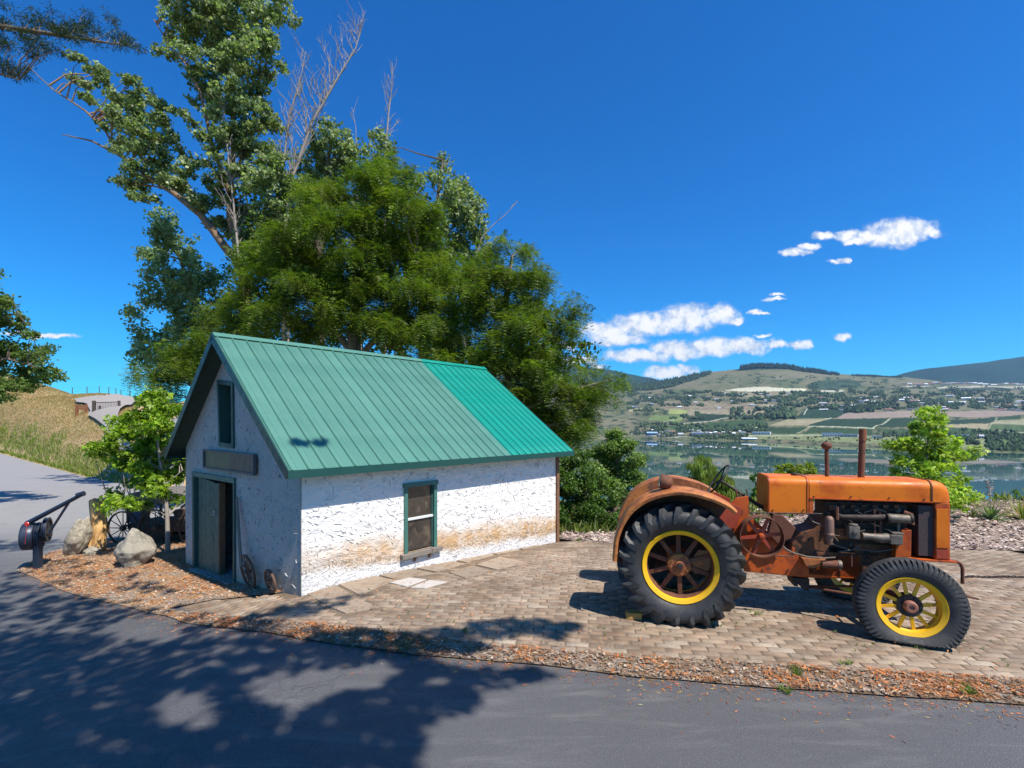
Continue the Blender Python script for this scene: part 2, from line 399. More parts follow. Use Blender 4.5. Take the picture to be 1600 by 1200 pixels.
# upper gravel drive on the hill
M['drive'] = simple('drive_gravel', (.27, .24, .21), .95, var=.2, sc=2, bmp=.01)
def strip(name, cl, wid, off, mat):
    V = []; Fc = []
    cl = [Vector(c[:2]) for c in cl]; Pn = []
    for i in range(len(cl) - 1):
        for k in range(10): Pn.append(cl[i].lerp(cl[i+1], k / 10))
    Pn.append(cl[-1])
    for i, p in enumerate(Pn):
        d = (Pn[min(i+1, len(Pn)-1)] - Pn[max(0, i-1)]).normalized(); s = Vector((-d.y, d.x))
        for k in range(5):
            q = p + s * wid * (k / 4 - .5); V.append((q.x, q.y, gz(q.x, q.y) + off))
    for i in range(len(Pn) - 1):
        for k in range(4): Fc.append((i*5+k, i*5+k+1, (i+1)*5+k+1, (i+1)*5+k))
    return new_obj(name, np_mesh(name, V, Fc, mat, smooth=True))
drive_px = [(116,626.5),(135,622.5),(165,621),(205,622),(214,628),(200,636),(188,642),(184,652),(190,668),(205,700),(215,728),(178,742),(176,705),(166,672),(150,659),(137,652),(141,645),(136,634),(120,631)]
DRV = up(drive_px); dr, _, drin = drape('gravel_drive', DRV, .6, .22, M['drive'], edge=.6); dr['kind'] = 'structure'

# paved yard
M['sand'] = simple('joint_sand', (.16, .12, .083), .95, var=.4, sc=30, bmp=.004, spec=.1)
yard_far = [(9.5, 9.25), (7.0, 9.45), (4.0, 9.8), (2.0, 10.25), (1.35, 10.55)]
far_c = Vector(bp(5.55, 0))
yard_poly = list(TOP) + [(6.2, 3.95), (9.5, 3.5)] + yard_far + [bp(5.6, -.02), bp(2.5, -.02), bp(-.02, -.02)] + up([(462,924),(400,931),(330,938)])
yd, _, yin = drape('paved_yard', yard_poly, .3, -.0035, M['sand'], edge=.3); yd['kind'] = 'structure'
def paver_mat():
    m, t, b = new_mat('paver')
    oi = t.n('ShaderNodeObjectInfo'); at_ = t.n('ShaderNodeAttribute', attribute_name='tint')
    pos = t.n('ShaderNodeNewGeometry').outputs['Position']
    n = t.noise(pos, 22, 7, .7); n2 = t.noise(pos, .9, 4); n3 = t.noise(pos, 120, 3, .7)
    c = t.mix(1.0, at_.outputs['Color'], oi.outputs['Color'], 'MULTIPLY')
    c = t.mix(1.0, c, t.mix(n, (.78, .77, .76), (1.22, 1.2, 1.17)), 'MULTIPLY')
    c = t.mix(1.0, c, t.mix(t.ramp(t.noise(pos, 1.3, 8, .75), .36, .64), (.66, .61, .56), (1.24, 1.22, 1.18)), 'MULTIPLY')
    c = t.mix(t.ramp(n3, .60, .72), c, (.13, .09, .06)); c = t.mix(t.ramp(t.noise(pos, 4.5, 8, .8), .58, .70), c, (.14, .10, .07))
    t.put(b.inputs['Base Color'], c); b.inputs['Roughness'].default_value = .88; b.inputs['Specular IOR Level'].default_value = .25
    bump(t, b, t.math('ADD', n, t.math('MULTIPLY', n3, .4)), .004)
    return m
M['paver'] = paver_mat()
PAL = [(.235,.172,.122),(.26,.195,.142),(.28,.22,.162),(.22,.168,.128),(.30,.25,.195),(.255,.21,.165),(.215,.18,.145),(.25,.178,.125),(.34,.30,.245)]
# flagstones along the wall, drawn from the photograph
flag_px = [[(472,925),(520,912),(560,935),(505,944)],[(522,911),(575,897),(618,908),(562,932)],[(577,896),(620,884),(682,897),(620,907)],
 [(622,883),(672,870),(728,882),(684,895)],[(674,869),(722,858),(775,868),(730,880)],[(724,857),(770,851),(815,860),(777,867)],
 [(506,946),(560,937),(596,950),(540,960)],[(772,850),(805,847),(850,853),(818,859)],
 [(612,910),(652,903),(668,909),(628,917)],[(668,917),(698,908),(672,903),(655,907)],[(700,895),(738,884),(772,893),(728,905)],
 [(742,883),(782,870),(826,880),(776,891)]]
flag_px[8] = [(608,911),(640,903),(668,906),(636,918)]; flag_px[9] = [(640,919),(671,907),(700,910),(664,920)]
flag_polys = [up(f) for f in flag_px]
def inpoly(P, x, y):
    r = False; j = len(P) - 1
    for i in range(len(P)):
        if (P[i][1] > y) != (P[j][1] > y) and x < (P[j][0]-P[i][0])*(y-P[i][1])/(P[j][1]-P[i][1])+P[i][0]: r = not r
        j = i
    return r
M['flag'] = simple('flagstone', (.30, .235, .17), .9, var=.2, sc=4, col2=(.21, .15, .10), th=(.45, .7), sc2=5, bmp=.01, bsc=30, objrand=.16)
M['flag_w'] = simple('flagstone_pale', (.44, .40, .36), .9, var=.1, sc=4, bmp=.004, bsc=30)
for i, P in enumerate(flag_polys):
    cx = sum(p[0] for p in P) / len(P); cy = sum(p[1] for p in P) / len(P); cz = gz(cx, cy)
    mb = MB(); n = len(P)
    q = [((p[0]-cx)*.955, (p[1]-cy)*.955) for p in P]
    vs = [(x, y, gz(x+cx, y+cy) - cz - .04) for x, y in q] + [(x, y, gz(x+cx, y+cy) - cz + .012) for x, y in q]
    mb.add(vs, [tuple(range(n-1, -1, -1)), tuple(range(n, 2*n))] + [(k, (k+1) % n, (k+1) % n + n, k+n) for k in range(n)])
    o = mb.build('flagstone', M['flag_w'] if i in (8, 9) else M['flag'], yd, bevel=.006); o.location = (cx, cy, cz)
    if i in (8, 9): o['label'] = 'whitish flagstone'
# brick pavers in rows, slightly wavy like the photograph's
ang = R(-7.5); ca, sa = math.cos(ang), math.sin(ang); L, W = .240, .096
cells = []
for j in range(-14, 126):
    off = (j % 2) * L / 2 + rnd.uniform(-.03, .03)
    for i in range(-40, 70):
        u = i * L + off; v = j * W
        X = u * ca - v * sa; Y = 3.4 + u * sa + v * ca
        wv = .07 * math.sin(X * .9 + 1) + .05 * math.sin(X * .37) + .03 * mnoise.noise(Vector((X * .8, Y * .8, 0)))
        Y += wv
        if not (-6 < X < 9.4 and 3.3 < Y < 10.8) or not yin(X, Y): continue
        if any(inpoly(P, X, Y) for P in flag_polys): continue
        # shed floor
        rel = Vector((X, Y, 0)) - C0; e1 = rel.dot(D1); e2 = rel.dot(D2)
        if e2 > -.12 and e1 > -.1: continue
        pxx = 800 + X / Y * F; pyy = HZ + (EYE - gz(X, Y)) / Y * F
        vis = -40 < pxx < 1640 and pyy < 1200
        cells.append((X, Y, ang + rnd.uniform(-.03, .03), rnd.uniform(.9, 1.0), (1 / Y) if vis else 0))
cells.sort(key=lambda c: -c[4])
# the border row along the edge
def brick_mesh(nm, l, w_, h=.05, ch=.006):
    x, y = l/2, w_/2; V = [(-x,-y,-h),(x,-y,-h),(x,y,-h),(-x,y,-h),(-x,-y,-ch),(x,-y,-ch),(x,y,-ch),(-x,y,-ch),(-x+ch,-y+ch,0),(x-ch,-y+ch,0),(x-ch,y-ch,0),(-x+ch,y-ch,0)]
    Fc = [(0,1,5,4),(1,2,6,5),(2,3,7,6),(3,0,4,7),(4,5,9,8),(5,6,10,9),(6,7,11,10),(7,4,8,11),(8,9,10,11)]
    return V, Fc
BV, BF = brick_mesh('paver', L - .005, W - .0045, .05, .0018)
def pal(): 
    c = rnd.choice(PAL); k = rnd.uniform(.94, 1.06); return tuple(min(.6, (x * .55 + m_ * .45) * k) for x, m_ in zip(c, (.262, .205, .155)))
white = [(1,1,1)] * len(BF)
pm = np_mesh('paver', BV, BF, M['paver'], np.array(white, np.float32))
for (X, Y, a, s, _) in cells[:300]:
    o = new_obj('paver', pm, yd, (X, Y, gz(X, Y) + rnd.uniform(-.0015, .002)))
    e = .05; nx = -(gz(X+e, Y)-gz(X-e, Y))/(2*e); ny = -(gz(X, Y+e)-gz(X, Y-e))/(2*e)
    o.rotation_euler = (-ny + rnd.uniform(-.010, .010), nx + rnd.uniform(-.008, .008), a); o.scale = (s, rnd.uniform(.93, 1), 1)
    o.color = (*pal(), 1)
V = []; Fc = []; cols = []
BVn = np.array(BV)
for (X, Y, a, s, _) in cells[300:]:
    c_, s_ = math.cos(a), math.sin(a); b0 = len(V); k = rnd.uniform(-.0015, .002); tx = rnd.uniform(-.008, .008); ty = rnd.uniform(-.01, .01)
    for (x, y, z) in BV:
        wx = X + (x * s) * c_ - y * s_; wy = Y + (x * s) * s_ + y * c_; V.append((wx, wy, gz(wx, wy) + z + k + x * tx + y * ty))
    Fc += [tuple(i + b0 for i in f) for f in BF]; cols += [pal()] * len(BF)
pf = new_obj('paver_field', np_mesh('paver_field', V, Fc, M['paver'], np.array(cols, np.float32)), yd); pf['kind'] = 'stuff'

# far bank of mulch behind the pavers
M['bank'] = simple('wood_chip_bank', (.36, .28, .23), .95, var=.45, sc=25, col2=(.16, .11, .09), th=(.5, .62), sc2=22, bmp=.04, bsc=40, spec=.1)
bank_poly = yard_far[::-1] + [(15, 8.6), (26, 8), (26, 13.2), (14, 13.8), (7, 13.7), (1.5, 12.6), (1.0, 11.0)]
bk, _, bin_ = drape('mulch_bank', bank_poly, .35, .0, M['bank'], jitter=.03); bk['kind'] = 'structure'

# loose bits: needles, chips, stones
def scatter_bits(name, inside, bbox, n, size, cols, parent=None, thr=None, zoff=.02, up_=.35, aspect=.12, weight=None):
    pts = []
    x0, y0, x1, y1 = bbox; tries = 0
    while len(pts) < n and tries < n * 12:
        tries += 1
        x = rnd.uniform(x0, x1); y = rnd.uniform(y0, y1)
        if weight and rnd.random() > weight(x, y): continue
        if inside(x, y): pts.append((x, y))
    V = []; Fc = []; cc = []
    for (x, y) in pts:
        a = rnd.uniform(0, 6.28); l = size * rnd.uniform(.5, 1.5); d = Vector((math.cos(a), math.sin(a), rnd.uniform(-up_, up_))).normalized() * l
        s = Vector((-math.sin(a), math.cos(a), rnd.uniform(-.6, .6))).normalized() * l * aspect * rnd.uniform(.6, 1.6); p = Vector((x, y, gz(x, y) + zoff + abs(d.z) + rnd.uniform(0, .012)))
        b0 = len(V); V += [p - d, p + s + Vector((0, 0, l * aspect * .5)), p + d, p - s]; Fc.append((b0, b0+1, b0+2, b0+3))
        c = rnd.choice(cols); k = rnd.uniform(.6, 1.35); cc.append(tuple(min(.85, v * k) for v in c))
    o = new_obj(name, np_mesh(name, [tuple(v) for v in V], Fc, M['tint'], np.array(cc, np.float32)), parent); o['kind'] = 'stuff'; return o
OR = [(.46,.15,.04),(.40,.13,.035),(.32,.12,.045),(.48,.21,.08),(.24,.12,.06),(.36,.24,.14)]
def wm(x, y): return .12 + .88 * sst(-.15, .25, mnoise.noise(Vector((x*1.3, y*1.3, 3))) + .5 * mnoise.noise(Vector((x*4, y*4, 3))))
scatter_bits('fallen_needles', min_, (-5.5, 3.2, 7.4, 6.4), 15000, .028, OR, weight=wm)
scatter_bits('wood_chips', min_, (-5.5, 3.2, 7.4, 6.4), 6000, .016, [(.33,.26,.20),(.24,.17,.12),(.36,.29,.22),(.16,.11,.08)], aspect=.4)
scatter_bits('leaf_litter', gin, (-11, 5.5, -2.5, 13.4), 30000, .028, OR + [(.50,.36,.22),(.46,.30,.17),(.52,.36,.22)], weight=lambda x, y: .3 + .7 * (mnoise.noise(Vector((x*.9, y*.9, 5))) > -.05))
scatter_bits('gravel_stones', gin, (-11, 5.5, -2.5, 13.4), 6000, .014, [(.40,.34,.28),(.3,.25,.21),(.44,.38,.31),(.24,.2,.18)], aspect=.7)
scatter_bits('bark_chips', bin_, (1, 8.4, 18, 13.8), 20000, .045, [(.50,.40,.34),(.40,.29,.24),(.25,.17,.14),(.58,.47,.40),(.34,.26,.24)], aspect=.35)
scatter_bits('yard_debris', yin, (-4.5, 3.5, 7.5, 9.5), 2600, .014, OR + [(.2,.15,.08)], aspect=.3, weight=lambda x, y: .12 + .88 * sst(.25, 1.0, abs(math.sin(x*.7+y)) * (1.2 if x < 1 else .6)))
# needles spilt over the edge of the asphalt
V = []; Fc = []; cc = []
for _ in range(2600):
    i = rnd.randrange(len(EDGE) - 1); p = Vector(EDGE[i]).lerp(Vector(EDGE[i+1]), rnd.random()); x = p.x + rnd.uniform(-.1, .1); y = p.y - rnd.expovariate(9); z = gz(x, y) + .006
    a = rnd.uniform(0, 6.28); l = rnd.uniform(.008, .026); d = Vector((math.cos(a), math.sin(a), 0)) * l; s = Vector((-math.sin(a), math.cos(a), .5)) * l * .16; q = Vector((x, y, z)); b0 = len(V)
    V += [tuple(q - d), tuple(q + s), tuple(q + d), tuple(q - s)]; Fc.append((b0, b0+1, b0+2, b0+3)); c = rnd.choice(OR); cc.append(tuple(v * rnd.uniform(.6, 1.2) for v in c))
o = new_obj('spilt_needles', np_mesh('spilt_needles', V, Fc, M['tint'], np.array(cc, np.float32))); o['kind'] = 'stuff'
# worn pale streak on the road
mm, t, b = new_mat('worn_paint'); pos = t.n('ShaderNodeNewGeometry').outputs['Position']
b.inputs['Base Color'].default_value = (.22, .22, .22, 1); b.inputs['Roughness'].default_value = .85
tr_ = t.n('ShaderNodeBsdfTransparent'); mx_ = t.n('ShaderNodeMixShader', i={0: t.math('MULTIPLY', t.ramp(t.noise(pos, 14, 8, .8), .50, .68), .55), 1: tr_.outputs[0], 2: b.outputs[0]}); t.put([x for x in t.nt.nodes if x.type == 'OUTPUT_MATERIAL'][0].inputs[0], mx_.outputs[0])
wp, _, _ = drape('road_marking', up([(5,984),(30,986),(120,1012),(188,1040),(170,1046),(100,1027),(40,1002),(0,991)]), .2, .005, mm); wp['kind'] = 'structure'
# small weeds in the strip
def tuft(mb_pts, x, y, n, h, spread, cols, V, Fc, cc, wid=.006, z=None):
    z0 = gz(x, y) + .01 if z is None else z
    for _ in range(n):
        a = rnd.uniform(0, 6.28); b0 = len(V); hh = h * rnd.uniform(.5, 1.1); lean = spread * rnd.uniform(.1, 1)
        bx, by = x + rnd.uniform(-1, 1) * spread * .3, y + rnd.uniform(-1, 1) * spread * .3
        s = (-math.sin(a) * wid, math.cos(a) * wid)
        V += [(bx - s[0], by - s[1], z0), (bx + s[0], by + s[1], z0), (bx + math.cos(a)*lean*.45 + s[0]*.7, by + math.sin(a)*lean*.45 + s[1]*.7, z0 + hh*.6), (bx + math.cos(a)*lean, by + math.sin(a)*lean, z0 + hh)]
        Fc.append((b0, b0+1, b0+2, b0+3)); c = rnd.choice(cols); k = rnd.uniform(.7, 1.3); cc.append(tuple(v * k for v in c))
V = []; Fc = []; cc = []; GR = [(.10,.17,.03),(.16,.22,.05),(.2,.24,.08)]
for (px, py, n, h) in [(1240,1050,26,.05),(1248,1058,18,.06),(1510,1088,24,.07),(1235,1085,16,.05),(1322,1040,12,.04),(1500,1076,12,.05),(720,990,10,.04),(1180,960,8,.05),(640,1008,10,.04),(1105,975,10,.06),(1240,905,8,.05),(1430,1010,6,.04),(870,842,14,.08),(905,845,20,.08),(935,846,16,.07)]:
    p = unproj(px, py); 
    for q in range(3): tuft(None, p.x + rnd.uniform(-.06,.06), p.y + rnd.uniform(-.05,.05), n, h, .06, GR, V, Fc, cc, .004)
for _ in range(60):
    px = rnd.uniform(480, 1600); py = 970 + (px - 480) * .09 + rnd.uniform(-60, 30); p = unproj(px, py)
    tuft(None, p.x, p.y, 7, .03, .03, GR, V, Fc, cc, .003)
o = new_obj('weeds', np_mesh('weeds', V, Fc, M['leaf'], np.array(cc, np.float32))); o['kind'] = 'stuff'
# dry grass on the hill, green verge at its foot
V = []; Fc = []; cc = []; DRY = [(.40,.27,.15),(.34,.23,.12),(.43,.31,.19),(.30,.21,.11),(.20,.20,.08)]; VER = [(.14,.22,.03),(.18,.25,.04),(.25,.28,.06),(.11,.17,.03)]
cnt = 0
while cnt < 40000:
    px = rnd.uniform(-60, 215); py = rnd.uniform(585, 760); 
    u = (px - 800) / F; Yd = rnd.uniform(24, 95) ** 1.0; X = u * Yd; s = .622 * X + .783 * Yd - 6.8
    if s < -.3 or X / Yd > -.70 or s > 30: continue
    py_ = HZ + (EYE - gz(X, Yd)) / Yd * F
    # keep the drive clear
    if drin(X, Yd): continue
    cnt += 1; green = rnd.random() < (1 - sst(.3, 1.5, s + mnoise.noise(Vector((X*.2, Yd*.2, 0))) * .6)) * .95
    sc_ = Yd / 30
    tuft(None, X, Yd, 2, (.30 if green else .10) * (1 + .2 * sc_), .22, VER if green else DRY, V, Fc, cc, .012 * sc_, z=gz(X, Yd) - .08)
o = new_obj('hill_grass', np_mesh('hill_grass', V, Fc, M['leaf'], np.array(cc, np.float32))); o['kind'] = 'stuff'
# ------------------------------------------------------------------ far country: lake, hills, fields
def interp(P, x):
    if x <= P[0][0]: return P[0][1]
    for (a, b), (c, d) in zip(P, P[1:]):
        if x <= c: return b + (d - b) * (x - a) / (c - a)
    return P[-1][1]
SHORE = [(-3000,695),(600,690),(985,685),(1100,688),(1200,690.5),(1262,693),(1375,699),(1440,703),(1510,707),(1600,709),(1900,716),(5000,740)]
SKYL = [(-3000,655),(400,650),(700,606),(980,601),(1030,596),(1060,590),(1090,584),(1115,581),(1157,577),(1185,573.5),(1210,573),(1230,574),(1260,578),(1300,583),(1345,586),(1405,588),(1450,593),(1480,597),(1540,598.5),(1600,599),(1700,601),(2200,606),(5000,610)]
PX = np.concatenate([np.linspace(-2600, 840, 60), np.arange(860, 1730, 1.6), np.linspace(1760, 4600, 50)])
ROWS = 150; YS = 3900.0
PATCH = [
 ([(960,598),(1030,588),(1060,578),(1114,570),(1106,586),(1088,592),(1066,600),(1045,606),(1010,611),(960,612)], (.030,.055,.035), .2),
 ([(1150,574),(1157,560),(1300,560),(1310,586),(1290,583),(1225,576),(1210,577),(1158,580)], (.03,.055,.03), .1),
 ([(1262,600),(1290,593),(1340,594),(1348,603),(1300,609),(1264,606)], (.050,.08,.045), .5),
 ([(1130,611),(1152,606),(1180,603.5),(1218,604.5),(1262,606),(1258,609.5),(1215,609),(1170,610)], (.60,.48,.35), .15),
 ([(1272,608.6),(1318,608.6),(1318,610.6),(1272,610.6)], (.50,.42,.32), .1),
 ([(1120,612),(1200,611),(1240,613),(1225,620),(1180,622)], (.30,.22,.13), .3),
 ([(1020,627),(1200,627),(1215,633),(1200,641),(1040,642)], (.27,.19,.12), .35),
 ([(980,637),(1000,636.5),(1032,639),(1030,644),(985,644)], (.40,.32,.15), .15),
 ([(1046,640),(1075,640.5),(1072,647.5),(1045,647)], (.34,.34,.09), .12),
 ([(1076,640),(1198,640),(1190,648),(1070,648)], (.33,.24,.15), .25),
 ([(1018,649),(1075,648.5),(1062,659),(1012,657)], (.18,.22,.06), .2),
 ([(1096,645),(1196,647),(1196,653),(1130,652),(1110,657.5),(1066,658),(1090,650)], (.030,.055,.03), .2),
 ([(1072,666),(1110,660),(1180,655),(1200,664),(1183,674),(1060,675),(1040,668)], (.055,.095,.035), .3),
 ([(1180,655),(1196,655),(1190,660),(1180,662)], (.07,.10,.045), .3),
 ([(1200,667),(1230,657.5),(1290,655.5),(1286,658),(1262,667)], (.36,.27,.16), .12),
 ([(1238,654),(1262,639.5),(1330,635),(1328,645),(1306,652.5),(1240,655)], (.033,.062,.036), .12),
 ([(1306,653.5),(1322,645),(1440,644),(1700,642),(1700,650.5),(1440,651.5),(1310,653.6)], (.34,.22,.18), .08),
 ([(1264,667),(1297,654.6),(1388,653.2),(1364,669),(1264,667.8)], (.034,.062,.034), .12),
 ([(1369,669),(1392,654),(1446,653),(1430,669.5)], (.036,.064,.034), .12),
 ([(1468,656),(1556,651.5),(1545,663),(1462,664)], (.034,.06,.033), .12),
 ([(1462,664.5),(1545,664),(1541,672),(1455,671.5)], (.38,.27,.16), .15),
 ([(1560,651.6),(1596,651),(1594,654),(1558,654.3)], (.045,.08,.035), .1),
 ([(1556,655),(1700,654),(1700,666),(1547,664)], (.34,.28,.16), .2),
 ([(1546,665),(1700,667),(1700,671),(1545,671)], (.09,.13,.05), .3),
 ([(1180,669),(1262,669.5),(1243,678),(1178,676)], (.045,.075,.035), .15),
 ([(1268,670),(1364,671),(1362,678),(1250,678.5)], (.05,.085,.035), .2),
 ([(1378,671),(1540,673),(1600,675),(1600,681),(1380,679)], (.06,.10,.04), .35),
 ([(1150,679),(1300,678),(1600,683),(1600,703),(1510,701),(1375,694),(1262,688),(1120,684)], (.24,.24,.10), .3),
 ([(1060,683),(1150,680),(1150,684),(1060,685)], (.10,.12,.06), .4),
 ([(1545,682),(1720,682),(1720,706),(1590,703),(1545,698)], (.11,.16,.045), .35),
 ([(1340,612),(1412,606),(1480,604),(1600,606),(1600,608),(1480,607),(1412,609)], (.07,.08,.05), .4),
 ([(1416,604.5),(1550,603),(1700,605),(1700,606.2),(1550,604.5),(1416,605.8)], (.46,.37,.30), .2),
]
LINES = [((1364,670),(1392,653.6),.9,(.48,.44,.34)), ((1262,668.3),(1366,670.2),.6,(.45,.42,.3)), ((1543,672.5),(1558,651.8),.7,(.42,.36,.25)),
 ((1060,662.5),(1112,657.5),.7,(.5,.42,.3)), ((1112,657.5),(1140,651),.7,(.5,.42,.3)), ((1180,668.5),(1200,663),1.0,(.55,.5,.42)), ((1245,677),(1266,669),.5,(.36,.36,.2)),
 ((1256,648),(1262,639.5),.8,(.5,.46,.38)), ((1262,639.5),(1285,636),.6,(.45,.42,.33)), ((1288,655),(1300,652.5),.8,(.5,.45,.36)), ((1240,655.3),(1290,654.7),.5,(.3,.32,.16)),
 ((1060,683),(1180,680.5),.7,(.48,.42,.33)), ((1180,680.5),(1300,681),.6,(.5,.44,.34)), ((1030,661),(1075,651),.5,(.35,.33,.2)), ((1300,680),(1340,682),.7,(.5,.46,.38)),
 ((1190,632),(1225,636),.7,(.5,.45,.38)), ((1560,673),(1700,677),.6,(.42,.4,.28)), ((985,678),(1060,684),.8,(.4,.36,.28))]
def land(px, py, tt):
    n = mnoise.noise(Vector((px * .02, py * .09, 0))); n2 = mnoise.noise(Vector((px * .09, py * .3, 4))); n3 = mnoise.noise(Vector((px * .3, py * .9, 7)))
    k = min(1, max(0, (py - 600) / 60)); a = (.21, .165, .095); b_ = (.115, .125, .055)
    m = min(1, max(0, .5 + n * 1.2 + n2 * .7))
    c = [a[i] * (1 - m) + b_[i] * m for i in range(3)]
    if py > 612 and n2 + n3 * .6 > .28: c = [.04, .06, .032]
    if py < 612 and n2 + n * .6 > .42: c = [.055, .075, .04]
    jx = px + n3 * 1.2 + n2 * 2.0; jy = py + n3 * .4
    for P, col, var in PATCH:
        if inpoly(P, jx if var > .14 else px, jy if var > .14 else py):
            v = 1 + var * (n3 * 1.5 + n2)
            if col[1] < .07 and var <= .12: v *= 1 + .22 * math.sin(px * 1.9 + py * 1.1)
            c = [x * v for x in col]
    for (x0, y0), (x1, y1), w_, col in LINES:
        dx, dy = x1 - x0, y1 - y0; L2 = dx*dx + dy*dy; q = ((px-x0)*dx + (py-y0)*dy) / L2
        if 0 <= q <= 1 and abs((px-x0)*dy - (py-y0)*dx) / math.sqrt(L2) < w_ * .75: c = list(col)
    g_ = sum(c) / 3; c = [x * .80 + g_ * .20 for x in c]; return [max(.01, c[0] * .70), max(.01, c[1] * .80), max(.01, c[2] * .74)]
def farpt(px, t):
    sh = interp(SHORE, px); sk = interp(SKYL, px); u = (px - 800) / F
    ys = (EYE - LAKE) * F / (sh - HZ); Y = ys * (YS / ys) ** t; py = sh + (sk - sh) * t ** .92
    return Vector((u * Y, Y, EYE - (py - HZ) / F * Y)), py
V = []; cc = []
for i in range(ROWS):
    t_ = i / (ROWS - 1)
    for px in PX:
        p, py = farpt(px, t_)
        rough_ = mnoise.noise(p * .0045) * 9 * min(1, t_ * 6) + mnoise.noise(p * .0016) * 16 * t_
        p.z += rough_ * (1 - sst(.9, 1, t_) * .5)
        if i == 0: p.z = LAKE - .6
        V.append(tuple(p)); cc.append(land(px, py, t_))
# back side of the hills going down again
n = len(PX)
for j in range(n):
    p = Vector(V[(ROWS-1)*n + j]); V.append((p.x * 1.12, p.y * 1.12, p.z - 150)); cc.append((.05,.06,.04))
Fc = [(i*n+k, i*n+k+1, (i+1)*n+k+1, (i+1)*n+k) for i in range(ROWS) for k in range(n-1)]
M['far'] = tintmat('far_land', .95, spec=.05, var=.2, sc=.03)
fh = new_obj('hills', np_mesh('hills', V, Fc, M['far'], np.array(cc, np.float32), smooth=True)); fh['kind'] = 'structure'
# farther forested mountains
def ridge(name, prof, Yd, depth, col):
    V = []; cc = []; nx = 160; ny = 26
    x0, x1 = prof[0][0], prof[-1][0]
    for j in range(ny):
        t_ = j / (ny - 1)
        for i in range(nx):
            px = x0 + (x1 - x0) * i / (nx - 1); top = interp(prof, px)
            Y = Yd * (1 + depth * t_); hgt = (EYE - (top - HZ) / F * Yd * (1 + depth))
            z = -60 + (hgt + 60) * math.sin(t_ * math.pi / 2) ** .8
            p = Vector(((px - 800) / F * Y, Y, z)); p.z += mnoise.noise(p * .0014) * 60 * math.sin(t_ * math.pi) + mnoise.noise(p * .006) * 14 * t_
            V.append(tuple(p)); m = .5 + mnoise.noise(p * .003) * 1.0; k = .75 + .5 * m; cc.append(tuple(c * k for c in col))
    for i in range(nx):
        p = V[(ny-1)*nx + i]; V.append((p[0]*1.2, p[1]*1.2, p[2]-400)); cc.append(col)
    Fc = [(j*nx+i, j*nx+i+1, (j+1)*nx+i+1, (j+1)*nx+i) for j in range(ny) for i in range(nx-1)]
    o = new_obj(name, np_mesh(name, V, Fc, M['far'], np.array(cc, np.float32), smooth=True)); o['kind'] = 'structure'
ridge('mountain', [(1340,604),(1385,592),(1410,583),(1440,577),(1480,573),(1520,568),(1560,562),(1600,557),(1700,554),(1850,553),(2100,558),(2600,575)], 5600, .15, (.012, .032, .020))
ridge('mountain', [(420,650),(600,575),(800,566),(900,572),(960,580),(1000,588),(1030,594),(1060,601)], 5600, .15, (.012, .032, .020))
# lake
mm, t, b = new_mat('lake_water')
pos = t.n('ShaderNodeNewGeometry').outputs['Position']
b.inputs['Base Color'].default_value = (.014, .060, .055, 1); b.inputs['IOR'].default_value = 1.33; b.inputs['Specular IOR Level'].default_value = .5
wv = t.noise(t.scale(pos, (.25, .8, 1)), .9, 4, .6); calm = t.ramp(t.noise(t.scale(pos, (1, 1.6, 1)), .006, 3), .45, .6)
t.put(b.inputs['Roughness'], t.ramp(t.noise(t.scale(pos, (.4, 2.6, 1)), .012, 3), .45, .68, .008, .05))
bump(t, b, wv, .004, .4)
M['water'] = mm
lk = MB(); lk.add([(-6000, 120, LAKE), (6000, 120, LAKE), (6000, 3200, LAKE), (-6000, 3200, LAKE)], [(0, 1, 2, 3)])
lake = lk.build('lake', M['water']); lake['kind'] = 'structure'
# wooded specks: trees over the far slopes
def in_far(px, py):
    """terrain point for a photo pixel on the far slopes"""
    sh = interp(SHORE, px); sk = interp(SKYL, px); q = (py - sh) / (sk - sh)
    if q < 0 or q > 1: return None
    t_ = q ** (1 / .92); p, _ = farpt(px, t_)
    p.z += mnoise.noise(p * .0045) * 9 * min(1, t_ * 6) + mnoise.noise(p * .0016) * 16 * t_
    return p
def spindles(name, pts, cols):
    V = []; Fc = []; cc = []; k = 5
    for (p, h, r, con) in pts:
        b0 = len(V); c = rnd.choice(cols); j = rnd.uniform(.7, 1.3); ph = rnd.random()
        rings = [(0, .35), (.35, 1.0), (.75, .72 if not con else .32)]
        for (hh, rr) in rings:
            for q in range(k):
                a = 2*math.pi*(q+ph)/k; jr = rr * r * rnd.uniform(.8, 1.2); V.append((p.x + jr*math.cos(a), p.y + jr*math.sin(a), p.z - 1 + h*hh))
        V.append((p.x, p.y, p.z + h))
        for g_ in range(2):
            for q in range(k): Fc.append((b0+g_*k+q, b0+g_*k+(q+1)%k, b0+(g_+1)*k+(q+1)%k, b0+(g_+1)*k+q))
        for q in range(k): Fc.append((b0+2*k+q, b0+2*k+(q+1)%k, b0+3*k, b0+3*k))
        cc += [tuple(x*j for x in c)] * (3*k)
    return V, Fc, cc
def spindle_obj(name, pts, cols, mat):
    V, Fc, cc = spindles(name, pts, cols)
    me = bpy.data.meshes.new(name)
    me.from_pydata(V, [], [f if f[2] != f[3] else f[:3] for f in Fc]); me.materials.append(mat)
    c = np.ones((len(cc), 4), np.float32); c[:, :3] = cc; a = me.attributes.new('tint', 'FLOAT_COLOR', 'FACE'); a.data.foreach_set('color', c.ravel())
    return new_obj(name, me)
GRF = [(.045,.072,.035),(.055,.09,.04),(.04,.062,.04),(.065,.10,.045),(.055,.07,.045)]
pts = []
